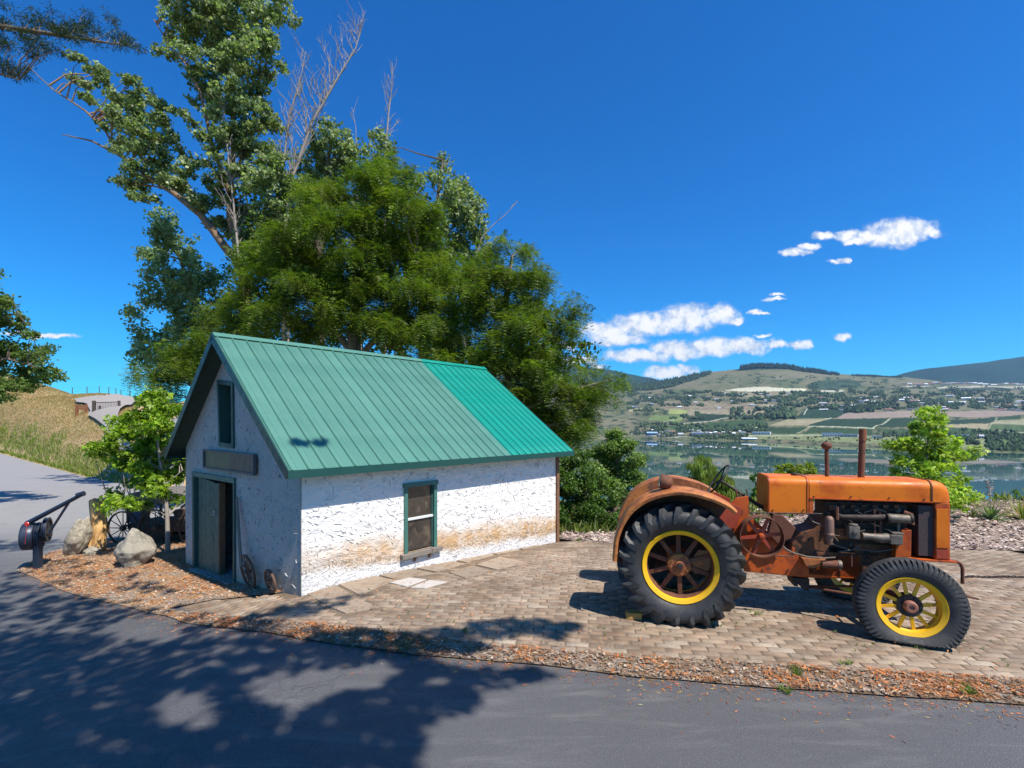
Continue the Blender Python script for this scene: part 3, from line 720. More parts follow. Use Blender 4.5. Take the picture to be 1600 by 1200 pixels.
def belt(n, x0, x1, ya, yb, hmin, hmax, con=.3, thr=-.2, sc=.05, poly=None):
    c = 0; k = 0
    while c < n and k < n * 8:
        k += 1; px = rnd.uniform(x0, x1); py = rnd.uniform(ya, yb)
        if mnoise.noise(Vector((px * sc, py * sc * 4, 2))) < thr: continue
        if poly and not inpoly(poly, px + 3 * mnoise.noise(Vector((px * .2, py * .5, 1))), py): continue
        p = in_far(px, py)
        if p is None: continue
        h = rnd.uniform(hmin, hmax); cn = rnd.random() < con; pts.append((p, h, h * (.22 if cn else .42) * rnd.uniform(.8, 1.3), cn)); c += 1
belt(1500, 980, 1290, 612, 630, 7, 15, .2, .02)
belt(500, 980, 1100, 630, 655, 6, 13, .2, .2)
belt(500, 1000, 1200, 664, 676, 8, 15, .2, -.1)
belt(300, 985, 1170, 676, 683, 6, 11, .2, .0)
belt(2100, 1215, 1620, 612, 641, 8, 17, .4, -.05)
belt(240, 1140, 1240, 640, 656, 10, 20, .3, .0)
belt(120, 1205, 1242, 642, 658, 16, 26, .2, -1)
belt(160, 1320, 1365, 636, 645, 14, 24, .9, -1)
belt(420, 1240, 1620, 604, 612, 6, 12, .2, .1)
belt(260, 1120, 1400, 585, 604, 5, 10, .2, .25)
belt(260, 1380, 1620, 674, 684, 6, 11, .2, .0)
belt(420, 1540, 1640, 684, 704, 4, 9, .1, -.3)
belt(160, 1090, 1160, 681, 687, 4, 8, .1, -.3)
belt(90, 1480, 1530, 680, 696, 6, 12, .1, -.3)
belt(160, 1140, 1480, 684, 690, 3, 6, .1, .05)
belt(1300, 960, 1125, 570, 612, 14, 26, .95, -1, .05, [(960,598),(1030,588),(1062,578),(1118,570),(1108,586),(1092,592),(1068,600),(1050,606),(1010,611),(960,612)])
belt(240, 1700, 2100, 610, 700, 8, 16, .3, 0)
o = spindle_obj('far_trees', pts, GRF, M['far']); o['kind'] = 'stuff'
pts = []
for _ in range(900):
    px = rnd.uniform(1156, 1312); dy = rnd.uniform(0, 3.0); p = in_far(px, interp(SKYL, px) + dy)
    if p is None: continue
    dens_ = 1 if px < 1225 else .8
    if px > 1300 and rnd.random() < .6: continue
    h = rnd.uniform(26, 44) * (1 - .35 * sst(1215, 1310, px)); pts.append((p, h, h * .17, True))
for _ in range(500):
    px = rnd.uniform(1330, 1410); p = in_far(px, interp(SKYL, px) + rnd.uniform(0, 1.5))
    if p: pts.append((p, rnd.uniform(8, 15), 3.5, True))
o = spindle_obj('ridge_forest', pts, [(.022,.042,.028),(.03,.05,.03)], M['far']); o['kind'] = 'stuff'
# houses and sheds across the water
HW = {n: simple('house_' + n, c, .8, var=.08, sc=.2, bmp=0) for n, c in dict(white=(.55,.56,.57), blue=(.22,.32,.5), grey=(.42,.43,.45), tan=(.5,.42,.33), roof_dark=(.12,.11,.12), roof_grey=(.38,.38,.4), roof_blue=(.25,.38,.6), roof_red=(.3,.12,.09), roof_white=(.75,.76,.78)).items()}
M['farglass'] = simple('dark_window', (.04,.05,.07), .2, var=.1, bmp=0)
def far_house(px, py, wpx, hpx, wall, roof, label, name='house', cat='house', group=None, flat=False, windows=0, gabl=.35):
    p = in_far(px, py) 
    if p is None: p = at(px, py, (EYE - LAKE) * F / (interp(SHORE, px) - HZ))
    k = p.y / F; w_ = wpx * k; h = hpx * k; d = min(w_ * .8, 22); rz = -math.atan2(p.x, p.y) + rnd.uniform(-.25, .25)
    if label is None:
        label = f"small {wall.replace('tan', 'tan')} house with a {roof.replace('roof_', '')} roof {group}"; group = label.replace('small', 'small', 1).replace(' house ', ' houses ')
    th = thing(name, label, cat, p - Vector((0, 0, 1)), rz, group); th.name = name
    if flat:
        MB().box((-w_/2, -d/2, 0), (w_/2, d/2, h)).build('wall', HW[wall], th)
        MB().box((-w_/2-.4, -d/2-.4, h), (w_/2+.4, d/2+.4, h + .6)).build('roof', HW[roof], th)
    else:
        MB().box((-w_/2, -d/2, 0), (w_/2, d/2, h*.62)).build('wall', HW[wall], th)
        e = w_ * .06; MB().prism([(-d/2-e, h*.62), (d/2+e, h*.62), (0, h)], -w_/2-e, w_/2+e, 'x').build('roof', HW[roof], th)
    for q in range(windows):
        x = -w_/2 + w_ * (q + .5) / windows; MB().box((x - w_*.28/windows, -d/2-.15, h*.2), (x + w_*.28/windows, -d/2+.05, h*.52)).build('window', M['farglass'], th)
    return th
far_house(1190, 678.5, 25, 4.2, 'white', 'roof_white', 'long white warehouse with a flat roof on the far lake shore', 'warehouse', 'warehouse', None, True, 6)
far_house(1090, 681, 17, 4.5, 'blue', 'roof_white', 'blue walled building with a pale roof on the far lake shore', 'warehouse', 'warehouse', None, True, 3)
far_house(1019, 679.5, 14, 5, 'blue', 'roof_blue', 'blue roofed shore house left of the blue walled building', 'house', 'house', None, False, 2)
far_house(1300, 682, 26, 5, 'white', 'roof_blue', 'white block with a row of windows beside the breather stack across the lake', 'warehouse', 'warehouse', None, True, 8)
far_house(1328, 682, 22, 4, 'grey', 'roof_grey', 'long grey building across the lake left of the exhaust pipe', 'warehouse', 'warehouse', None, True, 5)
far_house(1370, 683.5, 12, 3.5, 'white', 'roof_grey', 'white building across the lake just right of the exhaust pipe', 'warehouse', 'warehouse', None, True, 2)
far_house(1495, 687, 26, 5, 'grey', 'roof_blue', 'low grey building with a blue roof behind the right maple', 'warehouse', 'warehouse', None, True, 6)
far_house(1532, 688, 7, 7, 'white', 'roof_grey', 'narrow white two storey house on the far shore at right', 'house', 'house', None, False, 2)
far_house(1171, 686.2, 20, 3.0, 'white', 'roof_white', 'pale low boat shed at the waterline across the lake', 'warehouse', 'boat shed', None, False, 0)
walls = ['white','grey','tan','white','blue']; roofs = ['roof_dark','roof_grey','roof_red','roof_grey','roof_dark','roof_white']
for _ in range(46):
    px = rnd.uniform(990, 1165); py = rnd.uniform(674, 683); 
    far_house(px, py, rnd.uniform(4, 8), rnd.uniform(2.2, 3.6), rnd.choice(walls), rnd.choice(roofs), None, group='in the shore hamlet across the lake')
for _ in range(52):
    px = rnd.uniform(1275, 1600); py = rnd.uniform(621, 643)
    far_house(px, py, rnd.uniform(5, 11), rnd.uniform(2.4, 4), rnd.choice(walls), rnd.choice(roofs), None, group='among the trees above the brown field')
for _ in range(26):
    px = rnd.uniform(985, 1240); py = rnd.uniform(616, 640)
    far_house(px, py, rnd.uniform(4, 7), rnd.uniform(2, 3.2), rnd.choice(walls), rnd.choice(roofs), None, group='scattered on the middle slope')
for k_ in range(28):
    px = 1412 + k_ * 7 + rnd.uniform(-2, 2); py = 600.5 + rnd.uniform(-.6, .6) 
    far_house(px, py, rnd.uniform(4, 7), rnd.uniform(2, 3), rnd.choice(['white', 'tan']), rnd.choice(roofs), None, group='in the row along the right hand crest')
# ------------------------------------------------------------------ the shed
ROT = math.atan2(D1.y, D1.x)
shed = thing('shed', 'small white stucco shed with a steep green metal roof beside the tractor', 'shed', C0, ROT)
def SL(px, py, plane, c):
    """shed-local point seen at px,py on local plane x=c or y=c"""
    d = Vector(((px - 800) / F, 1, -(py - HZ) / F)); e = Vector((0, 0, EYE)) - C0
    dl = Vector((d.dot(D1), d.dot(D2), d.z)); el = Vector((e.dot(D1), e.dot(D2), e.z))
    i = 0 if plane == 'x' else 1; s = (c - el[i]) / dl[i]; return el + dl * s
WW, LL = 4.86, 5.55; EZ, RZ = 1.60, 3.60; OV = .27; MID = WW / 2
slope = (RZ - EZ) / (MID + OV)
def roofz(y): return EZ + slope * (y + OV) if y < MID else EZ + slope * (WW + OV - y)
def stucco(name, side):
    m, t, b = new_mat(name); P = t.n('ShaderNodeTexCoord').outputs['Object']
    sp = t.n('ShaderNodeSeparateXYZ', i={0: P})
    h = t.math('ADD', sp.outputs[2], t.math('MULTIPLY', sp.outputs[0], .067)) if side else t.math('ADD', sp.outputs[2], t.math('MULTIPLY', sp.outputs[1], .14))
    wob = t.noise(P, 1.1, 5, .6); big = t.noise(P, 2.2, 7, .62); fine = t.noise(P, 38, 6, .7)
    gr = t.math('MULTIPLY', t.ramp(t.math('ABSOLUTE', t.math('SUBTRACT', t.noise(P, 3.4, 4, .55, .8), .5)), .012, .002), t.ramp(t.noise(P, 5.5, 3, .6), .52, .60))
    if side:
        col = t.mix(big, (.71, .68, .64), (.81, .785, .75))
        # soil splash: tan band with a grey-white scrubbed foot
        hh = t.math('ADD', h, t.math('MULTIPLY', t.math('SUBTRACT', wob, .5), .32)); ymod = t.ramp(sp.outputs[0], 0, 1.2, .45, 1)
        band = t.math('MULTIPLY', t.ramp(hh, .72, .40), t.ramp(hh, .12, .30)); band = t.math('MULTIPLY', t.math('MULTIPLY', band, ymod), t.math('MULTIPLY', t.ramp(fine, .2, .6, .55, 1), t.ramp(t.noise(t.scale(P, (1, 1, .5)), 5, 6, .65), .3, .6, .5, 1)))
        col = t.mix(band, col, (.50, .30, .13))
        edge_ = t.math('MULTIPLY', t.math('MULTIPLY', t.ramp(hh, .42, .26), t.ramp(hh, .10, .24)), t.ramp(fine, .46, .56)); col = t.mix(t.math('MULTIPLY', edge_, .65), col, (.18, .14, .10))
        foot = t.ramp(hh, .26, .10); col = t.mix(t.math('MULTIPLY', foot, .9), col, t.mix(t.ramp(fine, .45, .62), (.74, .73, .72), (.42, .40, .38)))
        col = t.mix(t.math('MULTIPLY', gr, .12), col, (.25, .2, .15))
    else:
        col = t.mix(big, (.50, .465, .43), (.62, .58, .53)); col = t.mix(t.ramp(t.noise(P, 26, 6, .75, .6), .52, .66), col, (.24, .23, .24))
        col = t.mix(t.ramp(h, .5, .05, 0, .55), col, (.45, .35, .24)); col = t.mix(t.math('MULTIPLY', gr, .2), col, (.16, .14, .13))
    t.put(b.inputs['Base Color'], col); b.inputs['Roughness'].default_value = .9; b.inputs['Specular IOR Level'].default_value = .25
    bump(t, b, t.math('ADD', t.math('MULTIPLY', gr, -.5), t.math('ADD', t.math('MULTIPLY', fine, .35 if side else .9), t.math('MULTIPLY', t.noise(t.scale(P, (1, 1, 1.6)), 4.5, 6, .6, .7), 1.6))), .03)
    return m
M['st_side'] = stucco('stucco_side', True); M['st_front'] = stucco('stucco_front', False)
from mathutils.geometry import tessellate_polygon
def holed(name, outer, holes, mapf, thick, mat, parent):
    loops = [outer] + holes; flat = [p for l in loops for p in l]
    tris = tessellate_polygon([[Vector((p[0], p[1], 0)) for p in l] for l in loops]); mb = MB(); n = len(flat)
    V = [mapf(p[0], p[1], 0) for p in flat] + [mapf(p[0], p[1], thick) for p in flat]
    fs = [tuple(t_) for t_ in tris] + [tuple(i + n for i in reversed(t_)) for t_ in tris]; b0 = 0
    for l in loops:
        k = len(l); fs += [(b0+i, b0+(i+1) % k, b0+(i+1) % k + n, b0+i+n) for i in range(k)]; b0 += k
    mb.add(V, fs); return mb.build(name, mat, parent)
def q4(pxs, plane, c): return [SL(*p, plane, c) for p in pxs]
# front wall (x=0 plane)
def rough_edge(pts): return pts
door_h = [(p.y, p.z) for p in q4([(303,740),(368,751),(368,912),(304,889)], 'x', 0)]
att_h = [(p.y, p.z) for p in q4([(343,597),(365,600),(366,697),(346,694)], 'x', 0)]
BR = .06
outer = [(0, -.25), (0, roofz(0) - BR), (MID, roofz(MID) - BR), (WW, roofz(WW) - BR), (WW + .03, .4), (WW, -1.0)]
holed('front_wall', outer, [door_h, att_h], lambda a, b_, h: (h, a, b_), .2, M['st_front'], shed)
win_h = [(p.x, p.z) for p in q4([(632,759),(680,757),(680,857),(630,862)], 'y', 0)]
wz0 = sum(p[1] for p in win_h[2:]) / 2; wz1 = sum(p[1] for p in win_h[:2]) / 2; wx0 = win_h[0][0]; wx1 = win_h[1][0]
win_h = [(wx0, wz1), (wx1, wz1), (wx1, wz0), (wx0, wz0)]
holed('side_wall', [(0.004, -.3), (LL, -.75), (LL, roofz(0) - BR), (0.004, roofz(0) - BR)], [win_h], lambda a, b_, h: (a, h - .004, b_), .2, M['st_side'], shed)
MB().frame_box((LL - .2, .2, -1.2), (.2, 0, 0), (0, WW - .2, 0), (0, 0, EZ + 1.2)).build('back_wall', M['st_front'], shed)
MB().prism([(0.05, EZ), (WW - .05, EZ), (MID, RZ - .08)], LL - .2, LL, 'x').build('gable', M['st_front'], shed)
MB().frame_box((.2, WW - .2, -1.2), (LL - .4, 0, 0), (0, .2, 0), (0, 0, EZ + 1.2)).build('far_side_wall', M['st_front'], shed)
M['concrete'] = simple('concrete', (.42, .44, .46), .9, var=.2, sc=6, bmp=.004)
MB().box((.2, .2, -.95), (LL - .2, WW - .2, -.42)).build('floor', M['concrete'], shed)
# trowel marks standing proud of the render
def trowel(n, inside, mapf, nm, parent, mat, lmin, lmax, hgt):
    mb = MB(); c = 0
    while c < n:
        a, z, dens_ = inside()
        if rnd.random() > dens_: continue
        c += 1; L_ = rnd.uniform(lmin, lmax) * rnd.choice([.6, 1, 1, 1.5]); th_ = rnd.gauss(-.45, .75); cur = rnd.uniform(-1.3, 1.3) / L_ ; w_ = rnd.uniform(.002, .0045) * (1 + L_ * 4); k = 6; P = []
        x, y, ang_ = a, z, th_
        for i in range(k):
            ww = w_ * math.sin(math.pi * (i + .35) / (k - .3)); dx, dy = -math.sin(ang_), math.cos(ang_)
            P += [mapf(x - dx*ww, y - dy*ww, -.001), mapf(x + dx*ww*.3, y + dy*ww*.3, hgt * math.sin(math.pi * (i + .35) / (k - .3))), mapf(x + dx*ww, y + dy*ww, -.001)]
            x += math.cos(ang_) * L_ / (k-1); y += math.sin(ang_) * L_ / (k-1); ang_ += cur * L_ / (k-1) + rnd.uniform(-.25, .25)
        fs = []
        for i in range(k - 1):
            for q in range(2): fs.append((i*3+q, i*3+q+1, (i+1)*3+q+1, (i+1)*3+q))
        mb.add(P, fs)
    o = mb.build(nm, mat, parent); o['kind'] = 'stuff'; return o
def side_in():
    x = rnd.uniform(.05, LL - .05); z = rnd.uniform(-.30, 1.5); h = z + .067 * x
    if wx0 - .06 < x < wx1 + .06 and wz0 - .1 < z < wz1 + .08: return x, z, 0
    return x, z, (1.0 if h > .5 else .25) * (.25 + (1.6 if x < 2.2 else .9) * max(0, mnoise.noise(Vector((x * 1.6, z * 1.8, 3))) + .35))
sw_ = [o for o in shed.children if o.name.startswith('side_wall')][0]
M['st_mark'] = simple('stucco_ridge', (.74, .73, .71), .9, var=.1, sc=9, bmp=.002, col2=(.42, .36, .30), th=(.52, .62), sc2=6)
trowel(620, side_in, lambda a, z, h: (a, -.004 - h, z), 'trowel_marks', sw_, M['st_mark'], .03, .10, .013)
def front_in():
    y = rnd.uniform(.04, WW - .05); z = rnd.uniform(-.5, 3.3)
    if z > roofz(y) - .1 or z < -.12 * y: return y, z, 0
    for P in (door_h, att_h):
        ys_ = [p[0] for p in P]; zs_ = [p[1] for p in P]
        if min(ys_) - .08 < y < max(ys_) + .08 and min(zs_) - .1 < z < max(zs_) + .08: return y, z, 0
    return y, z, .6
fw_ = [o for o in shed.children if o.name.startswith('front_wall')][0]
M['st_mark2'] = simple('stucco_ridge_dirty', (.5, .49, .48), .9, var=.25, sc=9, bmp=.002, col2=(.22, .2, .2), th=(.44, .56), sc2=6)
trowel(320, front_in, lambda a, z, h: (-h, a, z), 'trowel_marks', fw_, M['st_mark2'], .04, .11, .010)
# green joinery
M['green'] = simple('green_paint', (.028, .085, .070), .55, var=.2, sc=5, col2=(.02, .05, .045), th=(.55, .7), sc2=9, bmp=.002)
M['green_l'] = simple('green_paint_faded', (.045, .14, .115), .5, var=.18, sc=5, col2=(.10, .20, .17), th=(.55, .75), sc2=12, bmp=.002)
M['door_green'] = simple('door_paint', (.055, .105, .075), .6, var=.25, sc=4, col2=(.12, .18, .13), th=(.5, .75), sc2=8, bmp=.003, objrand=.12)
M['brownwood'] = simple('brown_wood', (.18, .085, .04), .75, var=.3, sc=8, col2=(.08, .045, .03), th=(.5, .7), bmp=.004)
M['greywood'] = simple('weathered_wood', (.20, .17, .14), .9, var=.35, sc=10, bmp=.006, col2=(.1, .085, .07), th=(.5, .7), sc2=16)
def bar(p, q, w_, d0, d1, name, mat, parent, plane='x'):
    """flat board between wall points p,q (a,z) of the front plane, width w_, from depth d0 to d1"""
    a = Vector(p); b_ = Vector(q); d = (b_ - a).normalized(); s = Vector((-d.y, d.x)) * w_ / 2; P = [a - s, b_ - s, b_ + s, a + s]
    mb = MB(); f = (lambda v, h: (h, v.x, v.y)) if plane == 'x' else (lambda v, h: (v.x, h, v.y))
    mb.add([f(v, d0) for v in P] + [f(v, d1) for v in P], [(0,1,2,3),(7,6,5,4),(0,4,5,1),(1,5,6,2),(2,6,7,3),(3,7,4,0)])
    return mb.build(name, mat, parent, bevel=.004)
dfr = bar((door_h[0][0] + .02, door_h[0][1] + .0), (door_h[1][0] - .03, door_h[1][1]), .085, -.035, .16, 'door_frame', M['green_l'], shed)
bar((door_h[0][0] - .02, door_h[0][1] - .045), (door_h[3][0] - .02, door_h[3][1]), .10, -.03, .15, 'door_frame', M['green'], shed)
bar((door_h[1][0] + .0, door_h[1][1] + .04), (door_h[2][0] + .0, door_h[2][1]), .06, -.032, .15, 'door_frame', M['green'], shed)
bar(((door_h[2][0]), door_h[2][1] - .02), ((door_h[3][0]), door_h[3][1] - .02), .10, -.12, .2, 'door_sill', M['concrete'], shed)
dl0, dl1 = SL(312, 744, 'x', .05).y, SL(343, 748, 'x', .05).y
nb = 5
lz = door_h[0][1] - .05; 
leaf = None
for k in range(nb):
    ya = dl0 + (dl1 - dl0) * k / nb; yb = dl0 + (dl1 - dl0) * (k + 1) / nb
    za = min(gz(*bp(0, ya)), gz(*bp(0, yb)))
    mb = MB().box((.03, min(ya, yb) + .004, za + .02), (.07, max(ya, yb) - .004, lz - .012 * k))
    if leaf is None: leaf = mb.build('door', M['door_green'], shed, bevel=.004)
    else: mb.build('door_board', M['door_green'], leaf, bevel=.004)
MB().box((.025, dl1 - .07, gz(*bp(0, dl1)) + .02), (.12, dl1 - .015, lz - .03)).build('door_edge_post', M['brownwood'], shed, bevel=.004)
hp = SL(336, 802, 'x', .03); mb = MB(); mb.box((.008, hp.y - .035, hp.z - .04), (.03, hp.y + .035, hp.z + .04)); mb.tube([(-.03, hp.y, hp.z), (.02, hp.y, hp.z)], .018, 10); mb.build('door_handle', simple('latch_metal', (.5, .5, .5), .4, .9), leaf, smooth=True)
# attic opening
afr = None
for i in range(4):
    a = att_h[i]; b_ = att_h[(i+1) % 4]; d = (Vector(b_) - Vector(a)).normalized() * .03
    o = bar((a[0] - d.x, a[1] - d.y), (b_[0] + d.x, b_[1] + d.y), .07, -.03 - .002*i, .14, 'attic_opening_frame', M['green'], shed)
MB().box((.35, att_h[0][0] - 1.1, att_h[2][1] - .1), (.38, att_h[0][0] + .9, att_h[0][1] + .1)).build('attic_dark_backing', simple('attic_dark', (.02, .017, .015), .9, bmp=0), shed)  # near-black sheet behind the opening, standing in for the shade inside
# sign board over the door
sg = [(p.y, p.z) for p in q4([(321,703),(399,711),(399,741),(321,730)], 'x', -.04)]
sgn = thing('wall_sign', 'long framed dark green sign board on the shed above its door', 'sign', C0, ROT)
mb = MB(); mb.add([(h, a, z) for h in (-.055, -.02) for a, z in sg], [(0,1,2,3),(7,6,5,4),(0,4,5,1),(1,5,6,2),(2,6,7,3),(3,7,4,0)])
mm, t, b = new_mat('sign_face'); P = t.n('ShaderNodeTexCoord').outputs['Object']; sx = t.n('ShaderNodeSeparateXYZ', i={0: P})
c = t.mix(t.ramp(t.math('ADD', sx.outputs[1], t.math('MULTIPLY', t.noise(P, 6, 4), .4)), (sg[0][0]+sg[1][0])/2, (sg[0][0]+sg[1][0])/2 + .25), (.045, .035, .035), (.055, .08, .03))
c = t.mix(t.ramp(t.noise(t.scale(P, (1, 9, 1)), 3, 6, .7), .52, .7), c, (.16, .16, .07)); t.put(b.inputs['Base Color'], c); b.inputs['Roughness'].default_value = .45
mb.build('board', mm, sgn)
for i in range(4):
    a = sg[i]; b_ = sg[(i+1) % 4]; d = (Vector(b_) - Vector(a)).normalized() * .017
    bar((a[0] - d.x, a[1] - d.y), (b_[0] + d.x, b_[1] + d.y), .032, -.075 - .002*i, -.03, 'frame', simple('sign_frame', (.09, .09, .10), .5), sgn)
# roof
M['roof_a'] = simple('roof_metal_faded', (.080, .208, .160), .42, .15, var=.10, sc=1.2, col2=(.115, .26, .205), th=(.55, .8), sc2=2.2, bmp=0, objrand=.09, spec=.5)
M['roof_b'] = simple('roof_metal_new', (.006, .235, .175), .38, .15, var=.12, sc=1.5, col2=(.03, .28, .22), th=(.55, .75), sc2=3, bmp=0, objrand=.05, spec=.5)
M['roof_under'] = simple('soffit_boards', (.022, .05, .04), .8, var=.25, sc=3, bmp=.004)
rl = math.hypot(RZ - EZ, MID + OV); rang = math.atan2(RZ - EZ, MID + OV); X0, X1 = -OV, LL + OV
up_ = Vector((0, math.cos(rang), math.sin(rang))); nr = Vector((0, -math.sin(rang), math.cos(rang)))
def roof_pt(side, x, s, h):
    p = Vector((x, -OV, EZ)) + up_ * s + nr * h
    if side: p.y = WW - p.y
    return p
deck = MB()
for side in (0, 1):
    P = [roof_pt(side, x, s, h) for h in (-.055, -.004) for x, s in ((X0 + .01, .01), (X1 - .01, .01), (X1 - .01, rl - .005), (X0 + .01, rl - .005))]
    deck.add(P, [(0,1,2,3),(7,6,5,4),(0,4,5,1),(1,5,6,2),(2,6,7,3),(3,7,4,0)])
roof = deck.build('roof', M['roof_under'], shed)
def panel_mesh(nm, wd, mat, side):
    mb = MB(); prof = [(0, .0), (.012, .0), (.022, .022), (.036, .022), (.046, .0), (wd * .5 - .008, 0), (wd * .5, .0045), (wd * .5 + .008, 0), (wd, 0)]
    k = len(prof); V = []
    for s in (-.015, rl - .01):
        for (x, h) in prof: V.append(roof_pt(side, x, s, h + .006) - Vector((0, 0, 0)))
        for (x, h) in prof: V.append(roof_pt(side, x, s, h + .001))
    fs = []
    for i in range(k - 1):
        fs += [(i, i+1, 2*k+i+1, 2*k+i), (k+i+1, k+i, 3*k+i, 3*k+i+1), (i+1, i, k+i, k+i+1), (2*k+i, 2*k+i+1, 3*k+i+1, 3*k+i)]
    mb.add(V, fs); return mb.mesh(nm, mat)
XB = 3.80
for side in (0, 1):
    n1 = 19; wa = (XB - X0) / n1; n2 = 10; wb_ = (X1 - XB) / n2
    ma = panel_mesh('roof_panel', wa, M['roof_a'], side); mb_ = panel_mesh('roof_panel', wb_, M['roof_b'], side)
    for k in range(n1): new_obj('roof_panel', ma, roof, (X0 + k * wa, 0, 0))
    for k in range(n2): o = new_obj('roof_panel', mb_, roof, (XB + k * wb_, 0, .002)); o['label'] = 'brighter teal roof panel'
# ridge cap, rake and eave trim
mb = MB(); c_ = .11
for x0, x1, mi in ((X0 - .012, XB, 0), (XB + .001, X1 + .012, 1)):
    a = [roof_pt(0, 0, rl - c_, .033), roof_pt(0, 0, rl + .0, .036), roof_pt(1, 0, rl - c_, .033)]; a2 = [roof_pt(0, 0, rl - c_, .022), roof_pt(0, 0, rl, .02), roof_pt(1, 0, rl - c_, .022)]
    poly = [(p.y, p.z) for p in a] + [(p.y, p.z) for p in reversed(a2)]
    mb.prism(poly, x0, x1, 'x', mi)
mb.build('ridge_cap', [M['roof_a'], M['roof_b']], roof)
M['trim'] = simple('trim_metal', (.012, .062, .052), .45, .1, var=.15, sc=3, bmp=0)
for side in (0, 1):
    for x, nm in ((X0 - .02, 'rake_trim'), (X1, 'rake_trim')):
        P = [roof_pt(side, xx, s, h) for h in (-.115, .012) for xx, s in ((x, -.02), (x + .02, -.02), (x + .02, rl + (-.002 if side else 0)), (x, rl + (-.002 if side else 0)))]
        MB().add(P, [(0,3,2,1),(4,5,6,7),(0,1,5,4),(1,2,6,5),(2,3,7,6),(3,0,4,7)]).build(nm, M['trim'], roof)
    y = -OV - .022 if side == 0 else WW + OV + .002
    MB().box((X0 - .02, y, EZ - .098), (X1 + .02, y + .02, EZ + .004)).build('eave_fascia', M['trim'], roof)
    MB().box((X0, min(-OV, 0) if side == 0 else WW - .01, EZ - .13), (X1, 0.0 if side == 0 else WW + OV, EZ - .115)).build('soffit', M['roof_under'], roof) if side == 1 else None
# side window
fw = .045
win = MB(); win.box((wx0 - .02, -.03, wz0), (wx0 + fw, .08, wz1)); win.box((wx1 - fw, -.03, wz0), (wx1 + .02, .08, wz1)); win.box((wx0 - .035, -.045, wz1 - .01), (wx1 + .035, .08, wz1 + .055))
W_ = win.build('window', M['green_l'], shed, bevel=.003)
M['white_paint'] = simple('white_paint', (.6, .62, .6), .6, var=.1, bmp=.001)
M['screen_dark'] = simple('room_dark', (.03, .024, .02), .9, bmp=0)
zm = (wz0 + wz1) / 2 + .0
MB().box((wx0 + fw, .0, zm - .018), (wx1 - fw, .045, zm + .018)).build('meeting_rail', M['white_paint'], W_, bevel=.002)
for za, zb in ((wz0 + .02, zm - .02), (zm + .02, wz1 - .01)):
    f = MB(); 
    f.box((wx0 + fw, .012, za), (wx0 + fw + .022, .05, zb)); f.box((wx1 - fw - .022, .012, za), (wx1 - fw, .05, zb))
    f.build('sash', M['green'], W_)
    MB().box((wx0 + fw + .022, .028, za), (wx1 - fw - .022, .033, zb)).build('pane', None or M.setdefault('glass', simple('old_glass', (.040, .034, .028), .10, 0, var=.6, sc=3.5, col2=(.13, .10, .07), th=(.48, .7), sc2=4, bmp=0, spec=.8)), W_)
MB().box((wx0 - .09, -.085, wz0 - .07), (wx1 + .09, .02, wz0)).build('sill', M['greywood'], W_, bevel=.004)
mb = MB()
for fx in (.30, .78):
    x = wx0 + (wx1 - wx0) * fx; mb.add([(x-.02,-.06,wz0-.07),(x+.02,-.06,wz0-.07),(x+.02,-.006,wz0-.16),(x-.02,-.006,wz0-.16),(x-.02,-.006,wz0-.07),(x+.02,-.006,wz0-.07)], [(0,1,2,3),(0,3,4),(1,5,2),(0,4,5,1)])
mb.build('sill_bracket', M['brownwood'], W_)
# corner post at the far end
cp = C0 + D1 * (LL + .045) + D2 * .0
mb = MB().box((LL + .004, -.045, -.75), (LL + .085, .05, EZ - .03)); mb.build('corner_post', M['brownwood'], shed, bevel=.004)
# corner bead of the near corner
MB().box((-.003, -.009, -.2), (.006, -.0045, EZ - .06)).build('corner_bead', M['greywood'], shed)
# ------------------------------------------------------------------ tractor
TA = R(-14.5); TF = Vector((math.cos(TA), math.sin(TA), 0)); TL = Vector((-math.sin(TA), math.cos(TA), 0)); TO = Vector((2.01, 5.98, 0))
tr = thing('tractor', 'rusty orange vintage tractor with yellow wheel rims and flat front tyre', 'tractor', TO, TA)
def T(px, py, yl):
    d = Vector(((px - 800) / F, 1, -(py - HZ) / F)); e = Vector((0, 0, EYE)) - TO
    s = (yl - e.dot(TL)) / d.dot(TL); p = e + d * s
    return Vector((p.dot(TF), yl, p.z))
M['t_or'] = simple('tractor_orange', (.46, .085, .010), .5, var=.16, sc=3, col2=(.28, .04, .008), th=(.44, .64), sc2=3.5, bmp=.002, bsc=30, spec=.35, col3=(.10, .04, .02), th3=(.54, .68), sc3=7)
M['t_hood'] = simple('tractor_hood_orange', (.62, .155, .008), .48, var=.12, sc=2, col2=(.42, .075, .006), th=(.48, .72), sc2=2.4, bmp=.001, bsc=20, spec=.28, col3=(.20, .055, .015), th3=(.58, .72), sc3=7)
M['t_fend'] = simple('fender_orange', (.44, .15, .03), .65, var=.2, sc=4, col2=(.20, .055, .02), th=(.42, .64), sc2=3.2, bmp=.002, col3=(.14, .055, .03), th3=(.52, .66), sc3=9)
M['t_red'] = simple('tractor_red', (.34, .045, .015), .5, var=.2, sc=4, col2=(.18, .03, .015), th=(.5, .7), bmp=.0015)
M['rust'] = simple('rust', (.125, .045, .024), .8, .1, var=.35, sc=9, col2=(.19, .075, .035), th=(.5, .68), sc2=7, bmp=.003)
M['rust_dk'] = simple('dark_grease', (.032, .020, .015), .7, .1, var=.4, sc=9, col2=(.11, .045, .02), th=(.54, .68), sc2=8, bmp=.004, col3=(.25,.08,.02), th3=(.66, .72), sc3=11)
M['block'] = simple('engine_block', (.14, .05, .018), .7, .1, var=.4, sc=7, col2=(.38, .11, .018), th=(.54, .66), sc2=5, bmp=.004, col3=(.02, .015, .012), th3=(.5, .62), sc3=9)
